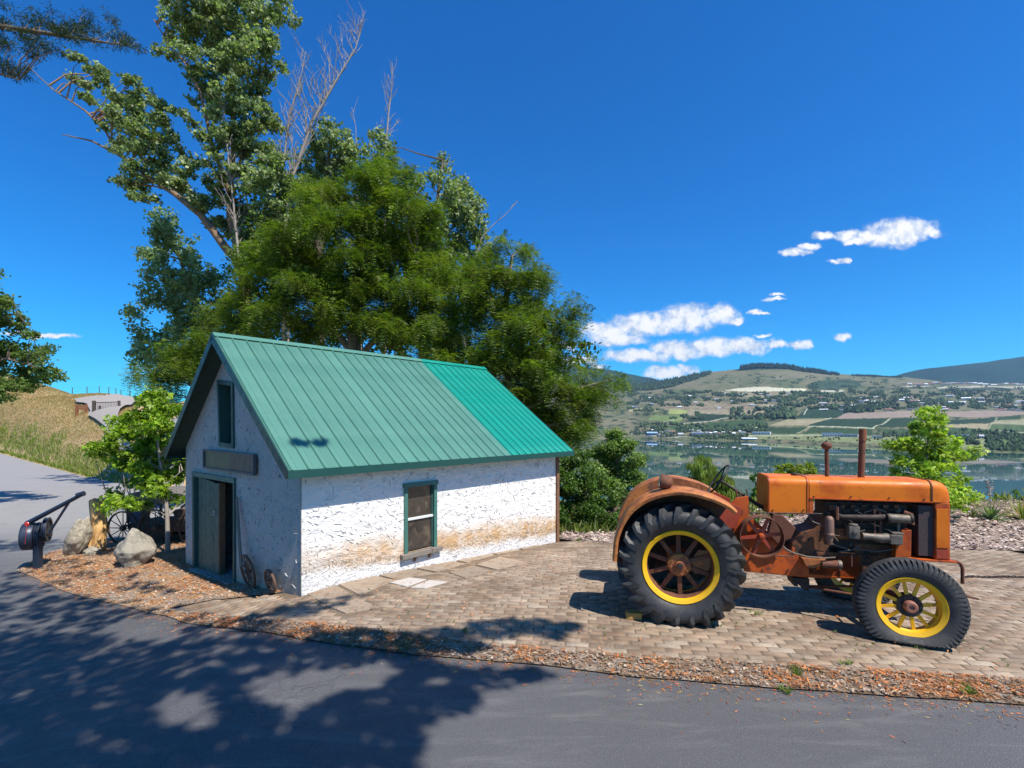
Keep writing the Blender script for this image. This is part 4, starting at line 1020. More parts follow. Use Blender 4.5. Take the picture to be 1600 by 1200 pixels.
M['metal'] = simple('dull_metal', (.15, .125, .10), .6, .35, var=.3, sc=10, col2=(.12, .09, .07), th=(.5, .68), sc2=9, bmp=.002)
M['yellow'] = simple('yellow_paint', (.74, .41, .006), .45, var=.12, sc=6, col2=(.30, .15, .02), th=(.60, .74), sc2=8, bmp=.001)
M['rub'] = simple('rubber', (.028, .028, .030), .58, var=.35, sc=6, col2=(.065, .06, .052), th=(.46, .66), sc2=3, bmp=.0015, bsc=50, spec=.4, col3=(.085, .075, .06), th3=(.66, .76), sc3=7)
M['rub_old'] = simple('rubber_grey', (.045, .045, .046), .75, var=.3, sc=6, col2=(.10, .095, .085), th=(.50, .7), sc2=5, bmp=.002, bsc=50, spec=.3)
M['blackp'] = simple('black_paint', (.02, .018, .016), .5, var=.3, bmp=.001)
M['hubred'] = simple('hub_primer', (.25, .10, .07), .6, var=.2, bmp=.001)

def rear_wheel(side):
    s = side   # -1 near, +1 far
    fl = lambda p: Vector((p.x, p.y * (1 + .12 * sst(-.35, -.62, p.z)), max(p.z, -.622)))
    n = 56
    rimm = MB(); rimm.lathe([(.352, -.150*1), (.392, -.168), (.400, -.158), (.394, -.142), (.372, -.135), (.362, -.10), (.350, -.10), (.346, -.135), (.352, -.15)], n=n)
    rimm.lathe([(.352, .150), (.392, .168), (.400, .158), (.394, .142), (.372, .135), (.350, .10), (.346, .135), (.352, .15)], n=n)
    rim = rimm.build('rear_wheel', M['yellow'], tr, smooth=50)
    b = MB(); b.lathe([(.352, -.12), (.336, -.06), (.332, .0), (.336, .06), (.352, .12), (.358, .12), (.345, 0), (.358, -.12), (.352, -.12)], n=n)
    b.build('rim_barrel', M['rust'], rim, smooth=50)
    ty = MB(); ty.lathe([(.385, -.145), (.43, -.180), (.48, -.205), (.535, -.208), (.575, -.195), (.600, -.165), (.612, -.09), (.616, 0), (.612, .09), (.600, .165), (.575, .195), (.535, .208), (.48, .205), (.43, .180), (.385, .145)], n=88, fn=fl)
    nl = 23
    for sd in (-1, 1):
        for k in range(nl):
            a0 = 2 * math.pi * (k + (.5 if sd > 0 else 0)) / nl; st = []
            for (y, r0, r1, da, wd) in [(.214, .475, .505, -.055, .022), (.218, .53, .585, -.015, .042), (.185, .575, .652, .035, .056), (.12, .60, .668, .11, .05), (.06, .60, .670, .18, .05), (-.012, .60, .666, .26, .054)]:
                a = a0 - da * 1.0; tw = wd / 2
                for (r, dd) in ((r0, -tw*1.25/r0), (r1, -tw*.8/r1), (r1, tw*.8/r1), (r0, tw*1.25/r0)):
                    st.append(fl(Vector((math.cos(a+dd)*r, sd*y, math.sin(a+dd)*r))))
            fs = []; m = 6
            for i in range(m - 1):
                for q in range(3): fs.append((i*4+q, i*4+q+1, (i+1)*4+q+1, (i+1)*4+q))
            fs += [(0,1,2,3), tuple((m-1)*4 + q for q in (3,2,1,0))]; ty.add(st, fs)
    ty.build('tyre', M['rub'], rim, smooth=38)
    h = MB(); h.lathe([(0.0, -.115), (.045, -.115), (.05, -.10), (.05, -.085), (.115, -.075), (.125, -.06), (.125, .02), (.09, .05), (.09, .1), (0, .1)], n=28)
    for k in range(8):
        a = 2*math.pi*(k+.3)/8; h.tube([(math.cos(a)*.092, -.09, math.sin(a)*.092), (math.cos(a)*.092, -.06, math.sin(a)*.092)], .011, 6)
    h.build('hub', M['t_fend'], rim, smooth=40)
    h = MB(); h.lathe([(0, -.135), (.03, -.135), (.036, -.12), (.036, -.1)], n=20); h.build('hub_cap', M['rust_dk'], rim, smooth=40)
    for k in range(10):
        a = 2*math.pi*(k+.55)/10; c, s_ = math.cos(a), math.sin(a); mb = MB(); P = []
        for (r, w_, d) in ((.115, .026, .022), (.345, .022, .012)):
            for (u, v) in ((-w_, -d), (w_, -d), (w_, d), (-w_, d)): P.append((c*r - s_*u, v - .02, s_*r + c*u))
        mb.add(P, [(3,2,1,0),(4,5,6,7),(0,1,5,4),(1,2,6,5),(2,3,7,6),(3,0,4,7)]); mb.build('spoke', M['rust'], rim, bevel=.004)
    return rim
def clone(o, parent=None, loc=None):
    c = o.copy(); C.objects.link(c); c.parent = parent if parent is not None else o.parent
    for ch in list(o.children): clone(ch, c)
    return c
rw = rear_wheel(-1); rw.location = (0, -.635, .622)
rw2 = clone(rw); rw2.location = (0, .60, .622); rw2.rotation_euler = (0, 0, math.pi)

def front_wheel():
    hz = .360
    def fl(p):
        z = p.z; k = sst(-.20, -.352, z)
        y = p.y * (1 + .28 * k)
        if z < -hz + .035: z = -hz + .004 + .033 * sst(-.47, -hz + .035, z)
        return Vector((p.x * (1 + .05 * k), y, z))
    rm = MB(); rm.lathe([(.243, -.075), (.285, -.092), (.292, -.084), (.286, -.070), (.266, -.064), (.254, -.03), (.236, -.02), (.236, .06), (.285, .09), (.292, .084), (.27, .06), (.25, .02), (.243, -.02), (.243, -.075)], n=52)
    rim = rm.build('front_wheel', M['yellow'], tr, smooth=50)
    ty = MB(); ty.lathe([(.278, -.078), (.31, -.097), (.35, -.108), (.39, -.108), (.415, -.10), (.430, -.088), (.436, -.06), (.438, 0), (.436, .06), (.430, .088), (.415, .10), (.39, .108), (.35, .108), (.31, .097), (.278, .078)], n=96, fn=fl)
    nt = 62
    for k in range(nt):
        a = 2*math.pi*k/nt
        for sd in (-1, 1):
            st = []; 
            for (y, r0, r1, wd) in ((.110, .375, .384, .012), (.108, .400, .420, .020), (.098, .425, .446, .026), (.055, .43, .458, .028)):
                for (r, dd) in ((r0, -wd/2/r0), (r1, -wd/2/r1), (r1, wd/2/r1), (r0, wd/2/r0)):
                    st.append(fl(Vector((math.cos(a+dd)*r, sd*y, math.sin(a+dd)*r))))
            fs = []
            for i in range(3):
                for q in range(3): fs.append((i*4+q, i*4+q+1, (i+1)*4+q+1, (i+1)*4+q))
            fs += [(0,1,2,3), (15,14,13,12)]; ty.add(st, fs)
    for y0 in (-.045, -.015, .015, .045):
        ty.lathe([(.432, y0 - .012), (.460, y0 - .011), (.460, y0 + .011), (.432, y0 + .012)], n=96, fn=fl)
    ty.build('tyre', M['rub_old'], rim, smooth=38)
    h = MB(); h.lathe([(0, -.02), (.105, -.03), (.112, -.015), (.112, .03), (0, .04)], n=24)
    for k in range(6):
        a = 2*math.pi*k/6; h.tube([(math.cos(a)*.082, -.045, math.sin(a)*.082), (math.cos(a)*.082, -.02, math.sin(a)*.082)], .010, 6)
    h.build('hub', M['blackp'], rim, smooth=40)
    h = MB(); h.lathe([(0, -.085), (.02, -.085), (.024, -.10), (.045, -.10), (.055, -.085), (.058, -.03)], n=24); h.build('hub_cap', M['hubred'], rim, smooth=40)
    h = MB(); h.lathe([(0, -.0), (.11, 0.02), (.11, .08), (0, .09)], n=20); h.build('brake_drum', M['rust_dk'], rim, smooth=40)
    for k in range(12):
        a = 2*math.pi*(k+.3)/12; c, s_ = math.cos(a), math.sin(a); mb = MB(); P = []
        for (r, w_, d, o) in ((.10, .017, .012, -.01), (.242, .015, .008, -.0)):
            for (u, v) in ((-w_, -d), (w_, -d), (w_, d), (-w_, d)): P.append((c*r - s_*u, v + o, s_*r + c*u))
        mb.add(P, [(3,2,1,0),(4,5,6,7),(0,1,5,4),(1,2,6,5),(2,3,7,6),(3,0,4,7)]); mb.build('spoke', M['yellow'], rim, bevel=.003)
    return rim
fwl = front_wheel(); fwl.location = (2.17, -.64, .362); fwl.rotation_euler = (R(-3), 0, R(-9))
fw2 = clone(fwl); fw2.location = (2.17, .60, .362); fw2.rotation_euler = (R(-3), 0, math.pi - R(9))

# fenders
fpx = [(1152,800),(1146,794),(1137,788),(1120,780),(1098,773),(1078,768.5),(1059,767),(1032,771),(1005,781),(985,796),(974,811),(965,829),(960,848),(958,877)]
Fp = [T(px, py, -.85) for px, py in fpx]; Fp = [(p.x, p.z) for p in Fp]
def smooth_poly(P, k=3):
    for _ in range(k):
        Q = [P[0]]
        for a, b_ in zip(P, P[1:]): Q += [(a[0]*.75+b_[0]*.25, a[1]*.75+b_[1]*.25), (a[0]*.25+b_[0]*.75, a[1]*.25+b_[1]*.75)]
        Q.append(P[-1]); P = Q
    return P
Fp = smooth_poly(Fp, 2)
def fender(side, name):
    mb = MB(); n = len(Fp); ys = [-.85, -.856, -.84, -.80, -.70, -.58, -.47, -.42]; dz = [-.035, -.010, .004, .010, .016, .016, .012, .006]
    P = []
    for layer in (0, -.006):
        for (x, z), i in zip(Fp, range(n)):
            a = Fp[max(0, i-1)]; b_ = Fp[min(n-1, i+1)]; d = Vector((b_[0]-a[0], b_[1]-a[1])).normalized(); nn = Vector((d.y, -d.x))
            if nn.y < 0 and i < n*.6: nn = -nn
            if i >= n*.6 and nn.x > 0: nn = -nn
            for y, h in zip(ys, dz): P.append((x + nn.x * (h + layer), y * -side, z + nn.y * (h + layer)))
    m = len(ys); fs = []; off = n * m
    for i in range(n - 1):
        for k in range(m - 1): fs += [(i*m+k, i*m+k+1, (i+1)*m+k+1, (i+1)*m+k), (off+i*m+k+1, off+i*m+k, off+(i+1)*m+k, off+(i+1)*m+k+1)]
        fs += [(i*m, (i+1)*m, off+(i+1)*m, off+i*m), (i*m+m-1, off+i*m+m-1, off+(i+1)*m+m-1, (i+1)*m+m-1)]
    for i in (0, n-1):
        for k in range(m-1): fs.append((i*m+k, off+i*m+k, off+i*m+k+1, i*m+k+1))
    mb.add(P, fs); f = mb.build(name, M['t_fend'], tr, smooth=60)
    # inner side sheet
    poly = [p for p in Fp] + [(Fp[-1][0] + .12, .60), (-.45, .8), (-.1, .9), (.3, .86), (.52, .95)]
    q = [p for p in Fp[2:]] ; low = [(p[0] * .74 + .02, (p[1] - .65) * .70 + .65) for p in q]
    pl = q + low[::-1]; mb = MB(); k = len(q); V = []
    for y in (-.424, -.418):
        V += [(x, y * -side, z) for x, z in q] + [(x, y * -side, z) for x, z in low]
    fs = []
    for i in range(k - 1): fs += [(i, i+1, k+i+1, k+i), (2*k+i+1, 2*k+i, 3*k+i, 3*k+i+1)]
    mb.add(V, fs); mb.build('fender_side', M['t_fend'] if side > 0 else M['rust'], f)
    return f
fender(-1, 'fender'); ff = fender(1, 'fender')
# headlight on the near fender
hp = T(1040, 753, -.66)
mb = MB(); mb.lathe([(0, .075), (.035, .072), (.06, .055), (.078, .02), (.083, -.02), (.083, -.052), (.076, -.062), (.0, -.058)], n=28, axis='x'); hl = mb.build('headlight', M['rust'], tr, smooth=50)
hl.location = hp; hl.rotation_euler = (0, R(8), 0)
MB().lathe([(.0, -.066), (.05, -.072), (.072, -.062)], n=24, axis='x').build('lens', simple('lamp_glass', (.3, .28, .25), .15, bmp=0), hl, smooth=50)
MB().tube([(hp.x + .03, hp.y, hp.z - .055), (hp.x + .035, hp.y, hp.z - .12)], [.03, .026], 10).build('headlight_bracket', M['rust'], tr, smooth=40)

# belly: transmission, crankcase, axle
def px_poly(lst, yl): return [(T(a, b_, yl).x, T(a, b_, yl).z) for a, b_ in lst]
MB().prism(px_poly([(1100,850),(1140,832),(1165,800),(1235,862),(1262,868),(1345,868),(1345,905),(1262,903),(1160,893),(1100,890)], -.20), -.20, .20).build('transmission', M['t_or'], tr, bevel=.012)
MB().prism(px_poly([(1234,872),(1238,848),(1252,832),(1272,826),(1288,806),(1296,806),(1296,875)], -.19), -.19, .19).build('clutch_housing', M['block'], tr, bevel=.012)
MB().lathe([(.0, -.5), (.10, -.5), (.11, -.42), (.12, -.2), (.2, -.18), (.2, .18), (.12, .2), (.10, .5), (0, .5)], org=(0, 0, .622), n=28).build('rear_axle', M['t_or'], tr, smooth=40)
MB().prism([(-.42, .52), (-.42, .80), (-.30, .92), (.35, .95), (.62, .90), (.62, .48), (.2, .40), (-.30, .42)], -.27, .27).build('gearbox', M['rust_dk'], tr, bevel=.015)
# side plate in front of the near tyre
MB().prism(px_poly([(1128,800),(1150,778),(1169,775),(1171,800),(1166,818),(1172,862),(1150,862),(1138,830)], -.33), -.335, -.31).build('side_plate', M['t_or'], tr, bevel=.004)
MB().prism([( .30, .98), (.64, .98), (.70, 1.22), (.52, 1.30), (.36, 1.18)], -.36, -.345).build('fender_bracket', M['t_red'], tr, bevel=.004)
MB().prism([( .30, .98), (.64, .98), (.70, 1.22), (.52, 1.30), (.36, 1.18)], .345, .36).build('fender_bracket', M['t_red'], tr, bevel=.004)
MB().box((-.28, -.36, .93), (.35, .36, .965)).build('platform', M['rust'], tr)
# engine block and head
e0, e1 = T(1289, 800, -.17), T(1418, 800, -.17)
eb = MB(); zt = T(1350, 783, -.17).z; zb = T(1350, 905, -.2).z
eb.box((e0.x, -.17, T(1350, 858, -.17).z), (e1.x, .17, zt - .02)); eng = eb.build('engine', M['rust_dk'], tr, bevel=.012)
MB().box((T(1262, 0, -.2).x, -.20, zb), (T(1345, 0, -.2).x + .18, .20, T(1350, 866, -.2).z)).build('crankcase', M['block'], tr, bevel=.014)
MB().box((T(1345, 0, -.2).x - .05, -.18, T(1350, 872, -.2).z), (e1.x + .02, .18, T(1350, 850, -.2).z)).build('crankcase_flange', M['block'], eng, bevel=.01)
for k in range(4):
    x = e0.x + (e1.x - e0.x) * (k + .5) / 4; z = T(1350, 795, -.17).z
    mb = MB(); mb.tube([(x, -.17, z), (x, -.20, z)], .028, 12); mb.tube([(x, -.20, z), (x, -.215, z)], .014, 8); mb.build('core_plug', M['metal'], eng, smooth=40)
    MB().tube([(x + .03, -.19, z + .03), (x + .035, -.21, z - .05), (x + .05, -.22, z - .12), (e0.x + .30, -.24, z - .16)], .006, 6).build('spark_lead', M['blackp'], eng)
MB().prism([(e0.x + .02, .90), (e1.x - .05, .90), (e1.x - .08, 1.0), (e0.x + .05, 1.02)], -.215, -.17).build('side_cover', M['block'], eng, bevel=.006)
rr = random.Random(3)
for k in range(14):
    x = rr.uniform(e0.x + .02, e1.x - .02); z = rr.uniform(.82, zt - .08); mb = MB(); mb.tube([(x, -.17, z), (x, -.19, z)], .011, 6); mb.build('bolt', M['metal'] if k % 3 == 0 else M['rust'], eng)
# manifold
ma = T(1300, 822, -.24); mz = T(1350, 812, -.23).z
MB().tube([(e0.x + .08, -.2, mz + .05), (e0.x + .14, -.25, mz + .02), (e0.x + .42, -.26, mz + .03), (e1.x - .12, -.24, mz + .05), (e1.x - .08, -.2, mz + .07)], [.022, .03, .034, .03, .022], 10).build('manifold', M['rust_dk'], eng, smooth=50)
# oil filter canister
a, b_ = T(1296, 806, -.30), T(1297, 851, -.30)
MB().lathe([(0, a.z), (.02, a.z - .004), (.036, a.z - .018), (.043, a.z - .05), (.045, (a.z+b_.z)/2 - .03), (.05, (a.z+b_.z)/2 - .035), (.05, (a.z+b_.z)/2 - .055), (.036, (a.z+b_.z)/2 - .06), (.034, b_.z + .05), (.02, b_.z), (0, b_.z)], org=(a.x, -.30, 0), axis='z', n=20).build('oil_filter', simple('filter_brown', (.20, .11, .08), .55, .2, var=.2, bmp=.001), eng, smooth=40)
# carburettor / magneto group
a = T(1330, 830, -.29)
mb = MB(); mb.box((a.x - .035, -.335, a.z - .075), (a.x + .07, -.24, a.z + .06)); mb.tube([(a.x + .02, -.29, a.z + .06), (a.x + .02, -.29, a.z + .082)], .045, 14); mb.tube([(a.x + .02, -.34, a.z), (a.x + .02, -.36, a.z)], .03, 12)
mb.build('carburettor', M['metal'], eng, bevel=.012, smooth=40)
a2 = T(1352, 838, -.29); a3 = T(1393, 842, -.29)
mb = MB(); mb.tube([(a2.x - .03, -.29, a2.z), (a2.x + .05, -.29, a2.z), (a3.x - .09, -.29, a3.z + .0), (a3.x - .03, -.29, a3.z + .01)], [.04, .034, .05, .05], 14); mb.build('governor_tube', M['metal'], eng, smooth=50)
mb = MB().box((a3.x - .03, -.34, a3.z - .05), (a3.x + .085, -.22, a3.z + .05)); mb.box((a3.x - .005, -.325, a3.z + .05), (a3.x + .1, -.23, a3.z + .075)); mb.build('magneto', M['metal'], eng, bevel=.008)
MB().prism(px_poly([(1408,828),(1424,828),(1423,870),(1398,872),(1400,850),(1409,846)], -.28), -.29, -.2).build('timing_cover', M['t_or'], eng, bevel=.008)
b1, b2 = T(1386, 809, -.26), T(1422, 811, -.26)
MB().tube([(b1.x, -.27, b1.z), (b2.x, -.27, b2.z)], .046, 20).build('generator', M['metal'], eng, smooth=40, bevel=.004)
for px in (1386.5, 1422): 
    q = T(px, 810, -.26); MB().lathe([(0, -.012), (.05, -.012), (.052, 0), (.05, .012), (0, .012)], org=(q.x, -.27, q.z), axis='x', n=18).build('generator_cap', M['rust_dk'], eng, smooth=40)
MB().tube([T(1345,818,-.22), T(1352,800,-.23), T(1370,795,-.24), T(1385,800,-.24)], .008, 6).build('fuel_pipe', M['metal'], eng, smooth=50)
MB().tube([T(1375,842,-.26), T(1376,815,-.25), T(1374,795,-.22)], .012, 6).build('choke_rod', M['rust'], eng, smooth=50)
MB().tube([T(1300,850,-.25), T(1330,860,-.25), T(1345,852,-.28)], .008, 6).build('oil_pipe', M['metal'], eng, smooth=50)
MB().tube([T(1300,800,-.20), T(1340,794,-.21), T(1400,796,-.2), T(1425,800,-.16)], .012, 6).build('water_pipe', M['rust_dk'], eng, smooth=50)
# more plumbing, rods and brackets on the engine side
for nm, pts_, r, mt in (
  ('hose', [(1302,812),(1318,806),(1330,815),(1333,822)], .010, 'rust_dk'), ('throttle_rod', [(1288,835),(1320,838),(1352,828)], .005, 'metal'),
  ('ignition_wire', [(1340,800),(1352,806),(1362,818),(1392,830)], .005, 'blackp'), ('oil_line', [(1312,862),(1340,858),(1370,862),(1396,858)], .006, 'metal'),
  ('valve_rod', [(1366,795),(1367,835)], .008, 'rust'), ('support_bar', [(1404,816),(1404,835)], .014, 'metal'), ('water_elbow', [(1412,800),(1424,804),(1426,820)], .02, 'rust'),
  ('drain_pipe', [(1330,862),(1331,885)], .008, 'rust'), ('fuel_line', [(1262,803),(1270,815),(1288,822),(1310,846)], .006, 'metal'), ('breather', [(1308,792),(1308,812)], .016, 'rust')):
    MB().tube([T(a_, b__, -.25 - .01 * k_) for k_, (a_, b__) in enumerate(pts_)], r, 7).build(nm, M[mt], eng, smooth=50)
for k in range(16):
    px = 1296 + k * 7.6; q = T(px, 868, -.205); MB().tube([(q.x, -.20, q.z), (q.x, -.222, q.z)], .011, 6).build('bolt', M['rust'], eng)
for k in range(9):
    px = 1172 + k * 20; q = T(px, 872 + (k % 2) * 18, -.2); MB().tube([(q.x, -.20, q.z), (q.x, -.22, q.z)], .012, 6).build('bolt', M['rust'], tr)
for (px, py) in ((1272,776),(1330,776),(1390,778),(1445,780),(1208,797),(1256,797)):
    q = T(px, py, -.28); MB().tube([(q.x, -.27, q.z), (q.x, -.288, q.z)], .008, 6).build('bolt', M['rust'], tr)
mb = MB()
for k in range(7): q = T(1300 + k * 17, 792, -.2); mb.box((q.x - .03, -.20, q.z - .035), (q.x + .02, -.17, q.z + .02))
mb.build('valve_cover_lugs', M['block'], eng, bevel=.006)
# fan belt and fan
fx = T(1431, 830, -.1).x
for q in (-.014, .014): MB().tube([(fx + q, -.16, .78), (fx + q, -.20, .95), (fx + q, -.16, 1.14)], .008, 6).build('fan_belt', M['metal'], eng, smooth=50)
mb = MB()
for k in range(4):
    a = k * math.pi/2 + .4; c, s_ = math.cos(a), math.sin(a); mb.add([(fx+.0, c*.03 - s_*.03, 1.02 + s_*.03 + c*.03), (fx+.03, c*.2 - s_*.04, 1.02 + s_*.2 + c*.04), (fx+.0, c*.2 + s_*.04, 1.02 + s_*.2 - c*.04), (fx-.01, c*.03 + s_*.03, 1.02 + s_*.03 - c*.03)], [(0,1,2,3),(3,2,1,0)])
mb.build('fan', M['rust'], eng)
# radiator
ra, rb = T(1433, 790, -.26), T(1463, 870, -.26)
rad = MB().box((ra.x + .02, -.245, rb.z), (rb.x, .245, ra.z)).build('radiator', simple('radiator_core', (.06, .04, .04), .7, .2, var=.3, sc=30, bmp=.004), tr)
r1 = T(1461, 785, -.27); r2 = T(1485, 876, -.27)
sh = MB().box((r1.x, -.27, r2.z), (r2.x, .27, r1.z)).build('radiator_shell', M['t_or'], tr, bevel=.012)
ins = MB(); q1, q2 = T(1463, 795, -.275), T(1482, 857, -.275); ins.box((q1.x, -.279, q2.z), (q2.x, -.271, q1.z)); ins.build('shell_panel', M['t_hood'], sh, bevel=.003)
q1, q2 = T(1463, 859, -.275), T(1482, 874, -.275); MB().box((q1.x, -.277, q2.z), (q2.x, -.271, q1.z)).build('shell_panel', M['t_red'], sh, bevel=.003)
MB().box((r1.x - .25, -.29, r2.z - .02), (r2.x + .05, .29, r2.z)).build('radiator_base', M['t_or'], tr, bevel=.004)
for k in range(12): 
    y = -.2 + k * .036; MB().box((r2.x + .001, y, r2.z + .06), (r2.x + .010, y + .012, r1.z - .05)).build('grille_bar', M['rust'], sh)
# hood, tank and nose
def hoodpoly(zb, zt, hw=.27, rad_=.085):
    P = [(-hw, zb)]
    for k in range(9):
        a = math.pi - k * math.pi/2 / 8; P.append((-hw + rad_ + rad_ * math.cos(a), zt - rad_ + rad_ * math.sin(a) + 0))
    for k in range(9):
        a = math.pi/2 - k * math.pi/2 / 8; P.append((hw - rad_ + rad_ * math.cos(a), zt - rad_ + rad_ * math.sin(a)))
    P.append((hw, zb)); return P
ztop = T(1350, 747, -.10).z
def hood_seg(name, xa, xb, za, zt, mat, hw=.27, hollow=True, round_front=False):
    mb = MB(); st = []
    if round_front:
        m = 9
        for i in range(m): 
            a = i / (m - 1); st.append((xa + (xb - xa) * math.sin(a * math.pi/2), .115 * (1 - math.cos(a * math.pi/2))))
    else: st = [(xa, 0), (xb, 0)]
    V = []; n = None
    for (x, sh_) in st:
        P = hoodpoly(za, zt - sh_ * .9, hw - sh_ * .55, max(.05, .085 + sh_ * .1)); n = len(P); V += [(x, y, z) for y, z in P]
    fs = []
    for i in range(len(st) - 1):
        for k in range(n - 1): fs.append((i*n+k, i*n+k+1, (i+1)*n+k+1, (i+1)*n+k))
    fs += [tuple(range(n)), tuple((len(st)-1)*n + k for k in range(n-1, -1, -1))]
    for i in range(len(st) - 1): fs.append((i*n, (i+1)*n, (i+1)*n+n-1, i*n+n-1))
    mb.add(V, fs); return mb.build(name, mat, tr, smooth=50)
tk0, tk1 = T(1200, 0, -.27).x, T(1265, 0, -.27).x; hd1 = T(1457, 0, -.27).x; ns1 = T(1488, 0, -.27).x
zhb = (T(1280, 779, -.27).z + T(1450, 784, -.27).z) / 2
tank = hood_seg('fuel_tank', tk0, tk1 - .004, T(1230, 803, -.27).z, ztop + .004, M['t_hood'], .268)
for xx in (tk0 + .012, tk1 - .018): 
    P = hoodpoly(T(1230, 803, -.27).z - .004, ztop + .010, .275, .09); MB().prism(P, xx - .006, xx + .006, 'x').build('tank_seam', M['t_or'], tank, smooth=50)
q = T(1243, 748, 0); MB().lathe([(0, ztop + .03), (.045, ztop + .028), (.05, ztop + .0)], org=(q.x, 0, 0), axis='z', n=18).build('fuel_cap', M['rust_dk'], tank, smooth=40)
hood = hood_seg('hood', tk1, hd1 - .004, zhb, ztop, M['t_hood'], .272)
MB().box((tk1, -.285, zhb - .006), (hd1, -.262, zhb + .006)).build('hood_lip', M['t_or'], hood)
MB().box((tk1 - .002, -.276, T(1270, 803, -.27).z), (tk1 + .035, -.262, zhb + .01)).build('hood_strap', M['t_or'], hood)
nose = hood_seg('nose_cowl', hd1, ns1, T(1470, 785, -.27).z, ztop + .004, M['t_hood'], .280, round_front=True)
MB().prism(hoodpoly(zhb - .01, ztop + .008, .279, .09), hd1 - .012, hd1 + .0, 'x').build('hood_seam', M['rust'], hood, smooth=50)
# stacks
for (px, py0, r, nm, mat) in ((1348, 671, .033, 'exhaust_pipe', M['rust']), (1291.5, 697, .022, 'intake_pipe', M['rust'])):
    q = T(px, py0, 0); q2 = T(px - (3 if nm[0] == 'e' else -1), 747, 0)
    o = MB().tube([(q2.x, 0, ztop - .12), (q2.x * .5 + q.x * .5, 0, (ztop + q.z)/2), (q.x, 0, q.z)], [r, r, r], 20, cap=(nm[0] != 'e')).build(nm, mat, tr, smooth=40)
    if nm[0] == 'e': MB().tube([(q.x - .002, 0, q.z - .13), (q.x, 0, q.z + .004)], r + .004, 20, cap=False).build('pipe_sleeve', simple('rust_orange', (.20, .06, .025), .75, var=.3, bmp=.002), o, smooth=40)
    else: MB().lathe([(0, q.z + .052), (.025, q.z + .048), (.048, q.z + .028), (.054, q.z + .005), (.052, q.z - .012), (.036, q.z - .03), (.022, q.z - .035)], org=(q.x, 0, 0), axis='z', n=24).build('air_bowl', M['rust'], o, smooth=50)
# belt pulley
pc = T(1190, 838.5, -.46)
pl = MB(); pl.lathe([(.217, -.07), (.226, -.07), (.228, 0), (.226, .07), (.217, .07), (.214, 0), (.217, -.07)], n=52); pul = pl.build('belt_pulley', M['rust'], tr, smooth=50); pul.location = (pc.x, -.42, pc.z)
MB().lathe([(0, -.075), (.025, -.07), (.035, -.05), (.035, .05), (0, .05)], n=16).build('pulley_hub', M['t_or'], pul, smooth=40)
for k in range(6):
    a = 2*math.pi*(k+.15)/6; c, s_ = math.cos(a), math.sin(a); P = []
    for (r, w_, d) in ((.03, .022, .012), (.216, .016, .008)):
        for (u, v) in ((-w_, -d), (w_, -d), (w_, d), (-w_, d)): P.append((c*r - s_*u, v, s_*r + c*u))
    MB().add(P, [(3,2,1,0),(4,5,6,7),(0,1,5,4),(1,2,6,5),(2,3,7,6),(3,0,4,7)]).build('pulley_spoke', M['t_red'], pul)
MB().tube([(pc.x, -.42, pc.z), (pc.x, -.15, pc.z)], .05, 14).build('pulley_shaft', M['t_or'], tr, smooth=40)
MB().prism(px_poly([(1208,802),(1224,806),(1244,825),(1236,842),(1215,850),(1200,835)], -.3), -.30, -.22).build('steering_gearbox', M['rust'], tr, bevel=.01)
# steering column and wheel
s0 = T(1125, 750, .0); s1 = T(1202, 800, -.05)
MB().tube([s0, s0.lerp(s1, .5), s1, T(1216, 812, -.12)], [.013, .018, .024, .026], 10).build('steering_shaft', M['rust_dk'], tr, smooth=40)
ax = (s0 - s1).normalized(); 
mb = MB(); u1 = Vector((0, 1, 0)); u2 = ax.cross(u1).normalized(); ring = [s0 + u1 * math.cos(a) * .20 + u2 * math.sin(a) * .20 + ax * .02 for a in [2*math.pi*k/40 for k in range(41)]]
mb.tube(ring, .011, 8, cap=False); sw = mb.build('steering_wheel', M['blackp'], tr, smooth=50)
mb = MB()
for k in range(4):
    a = k*math.pi/2 + .6; mb.tube([s0 + ax*.0, s0 + u1*math.cos(a)*.2 + u2*math.sin(a)*.2 + ax*.02], .007, 6)
mb.build('wheel_spokes', M['rust_dk'], sw)
# seat behind the fender
mb = MB(); sc_ = T(1090, 800, 0); 
V = []; n = 14
for j in range(6):
    r = .06 + .14 * j / 5
    for k in range(n):
        a = 2*math.pi*k/n; V.append((sc_.x - .22 + r*math.cos(a)*.9, r*math.sin(a), 1.12 + .05*(j/5)**2 + (.10*(j/5)**2 if math.cos(a) < -.2 else 0)))
mb.add(V, [(j*n+k, j*n+(k+1) % n, (j+1)*n+(k+1) % n, (j+1)*n+k) for j in range(5) for k in range(n)] + [tuple(range(n))]); mb.build('seat', M['rust'], tr, smooth=60)
MB().tube([(sc_.x - .22, 0, 1.12), (sc_.x - .30, 0, 1.02), (-.25, 0, .9)], .018, 8).build('seat_spring', M['rust'], tr, smooth=40)
# levers
for (a, b_, r) in (((1152,785),(1150,765),.010), ((1158,800),(1156,770),.008)):
    MB().tube([T(*a, -.2), T(*b_, -.2)], r, 6).build('lever', M['rust'], tr)
MB().tube([T(1166, 801, -.28), T(1285, 803, -.28)], .008, 6).build('control_rod', M['rust_dk'], tr)
mb = MB(); mb.tube([T(1167, 802, -.28), T(1168, 770, -.1), T(1166, 765, 0)], .010, 6); mb.build('control_rod', M['rust_dk'], tr)
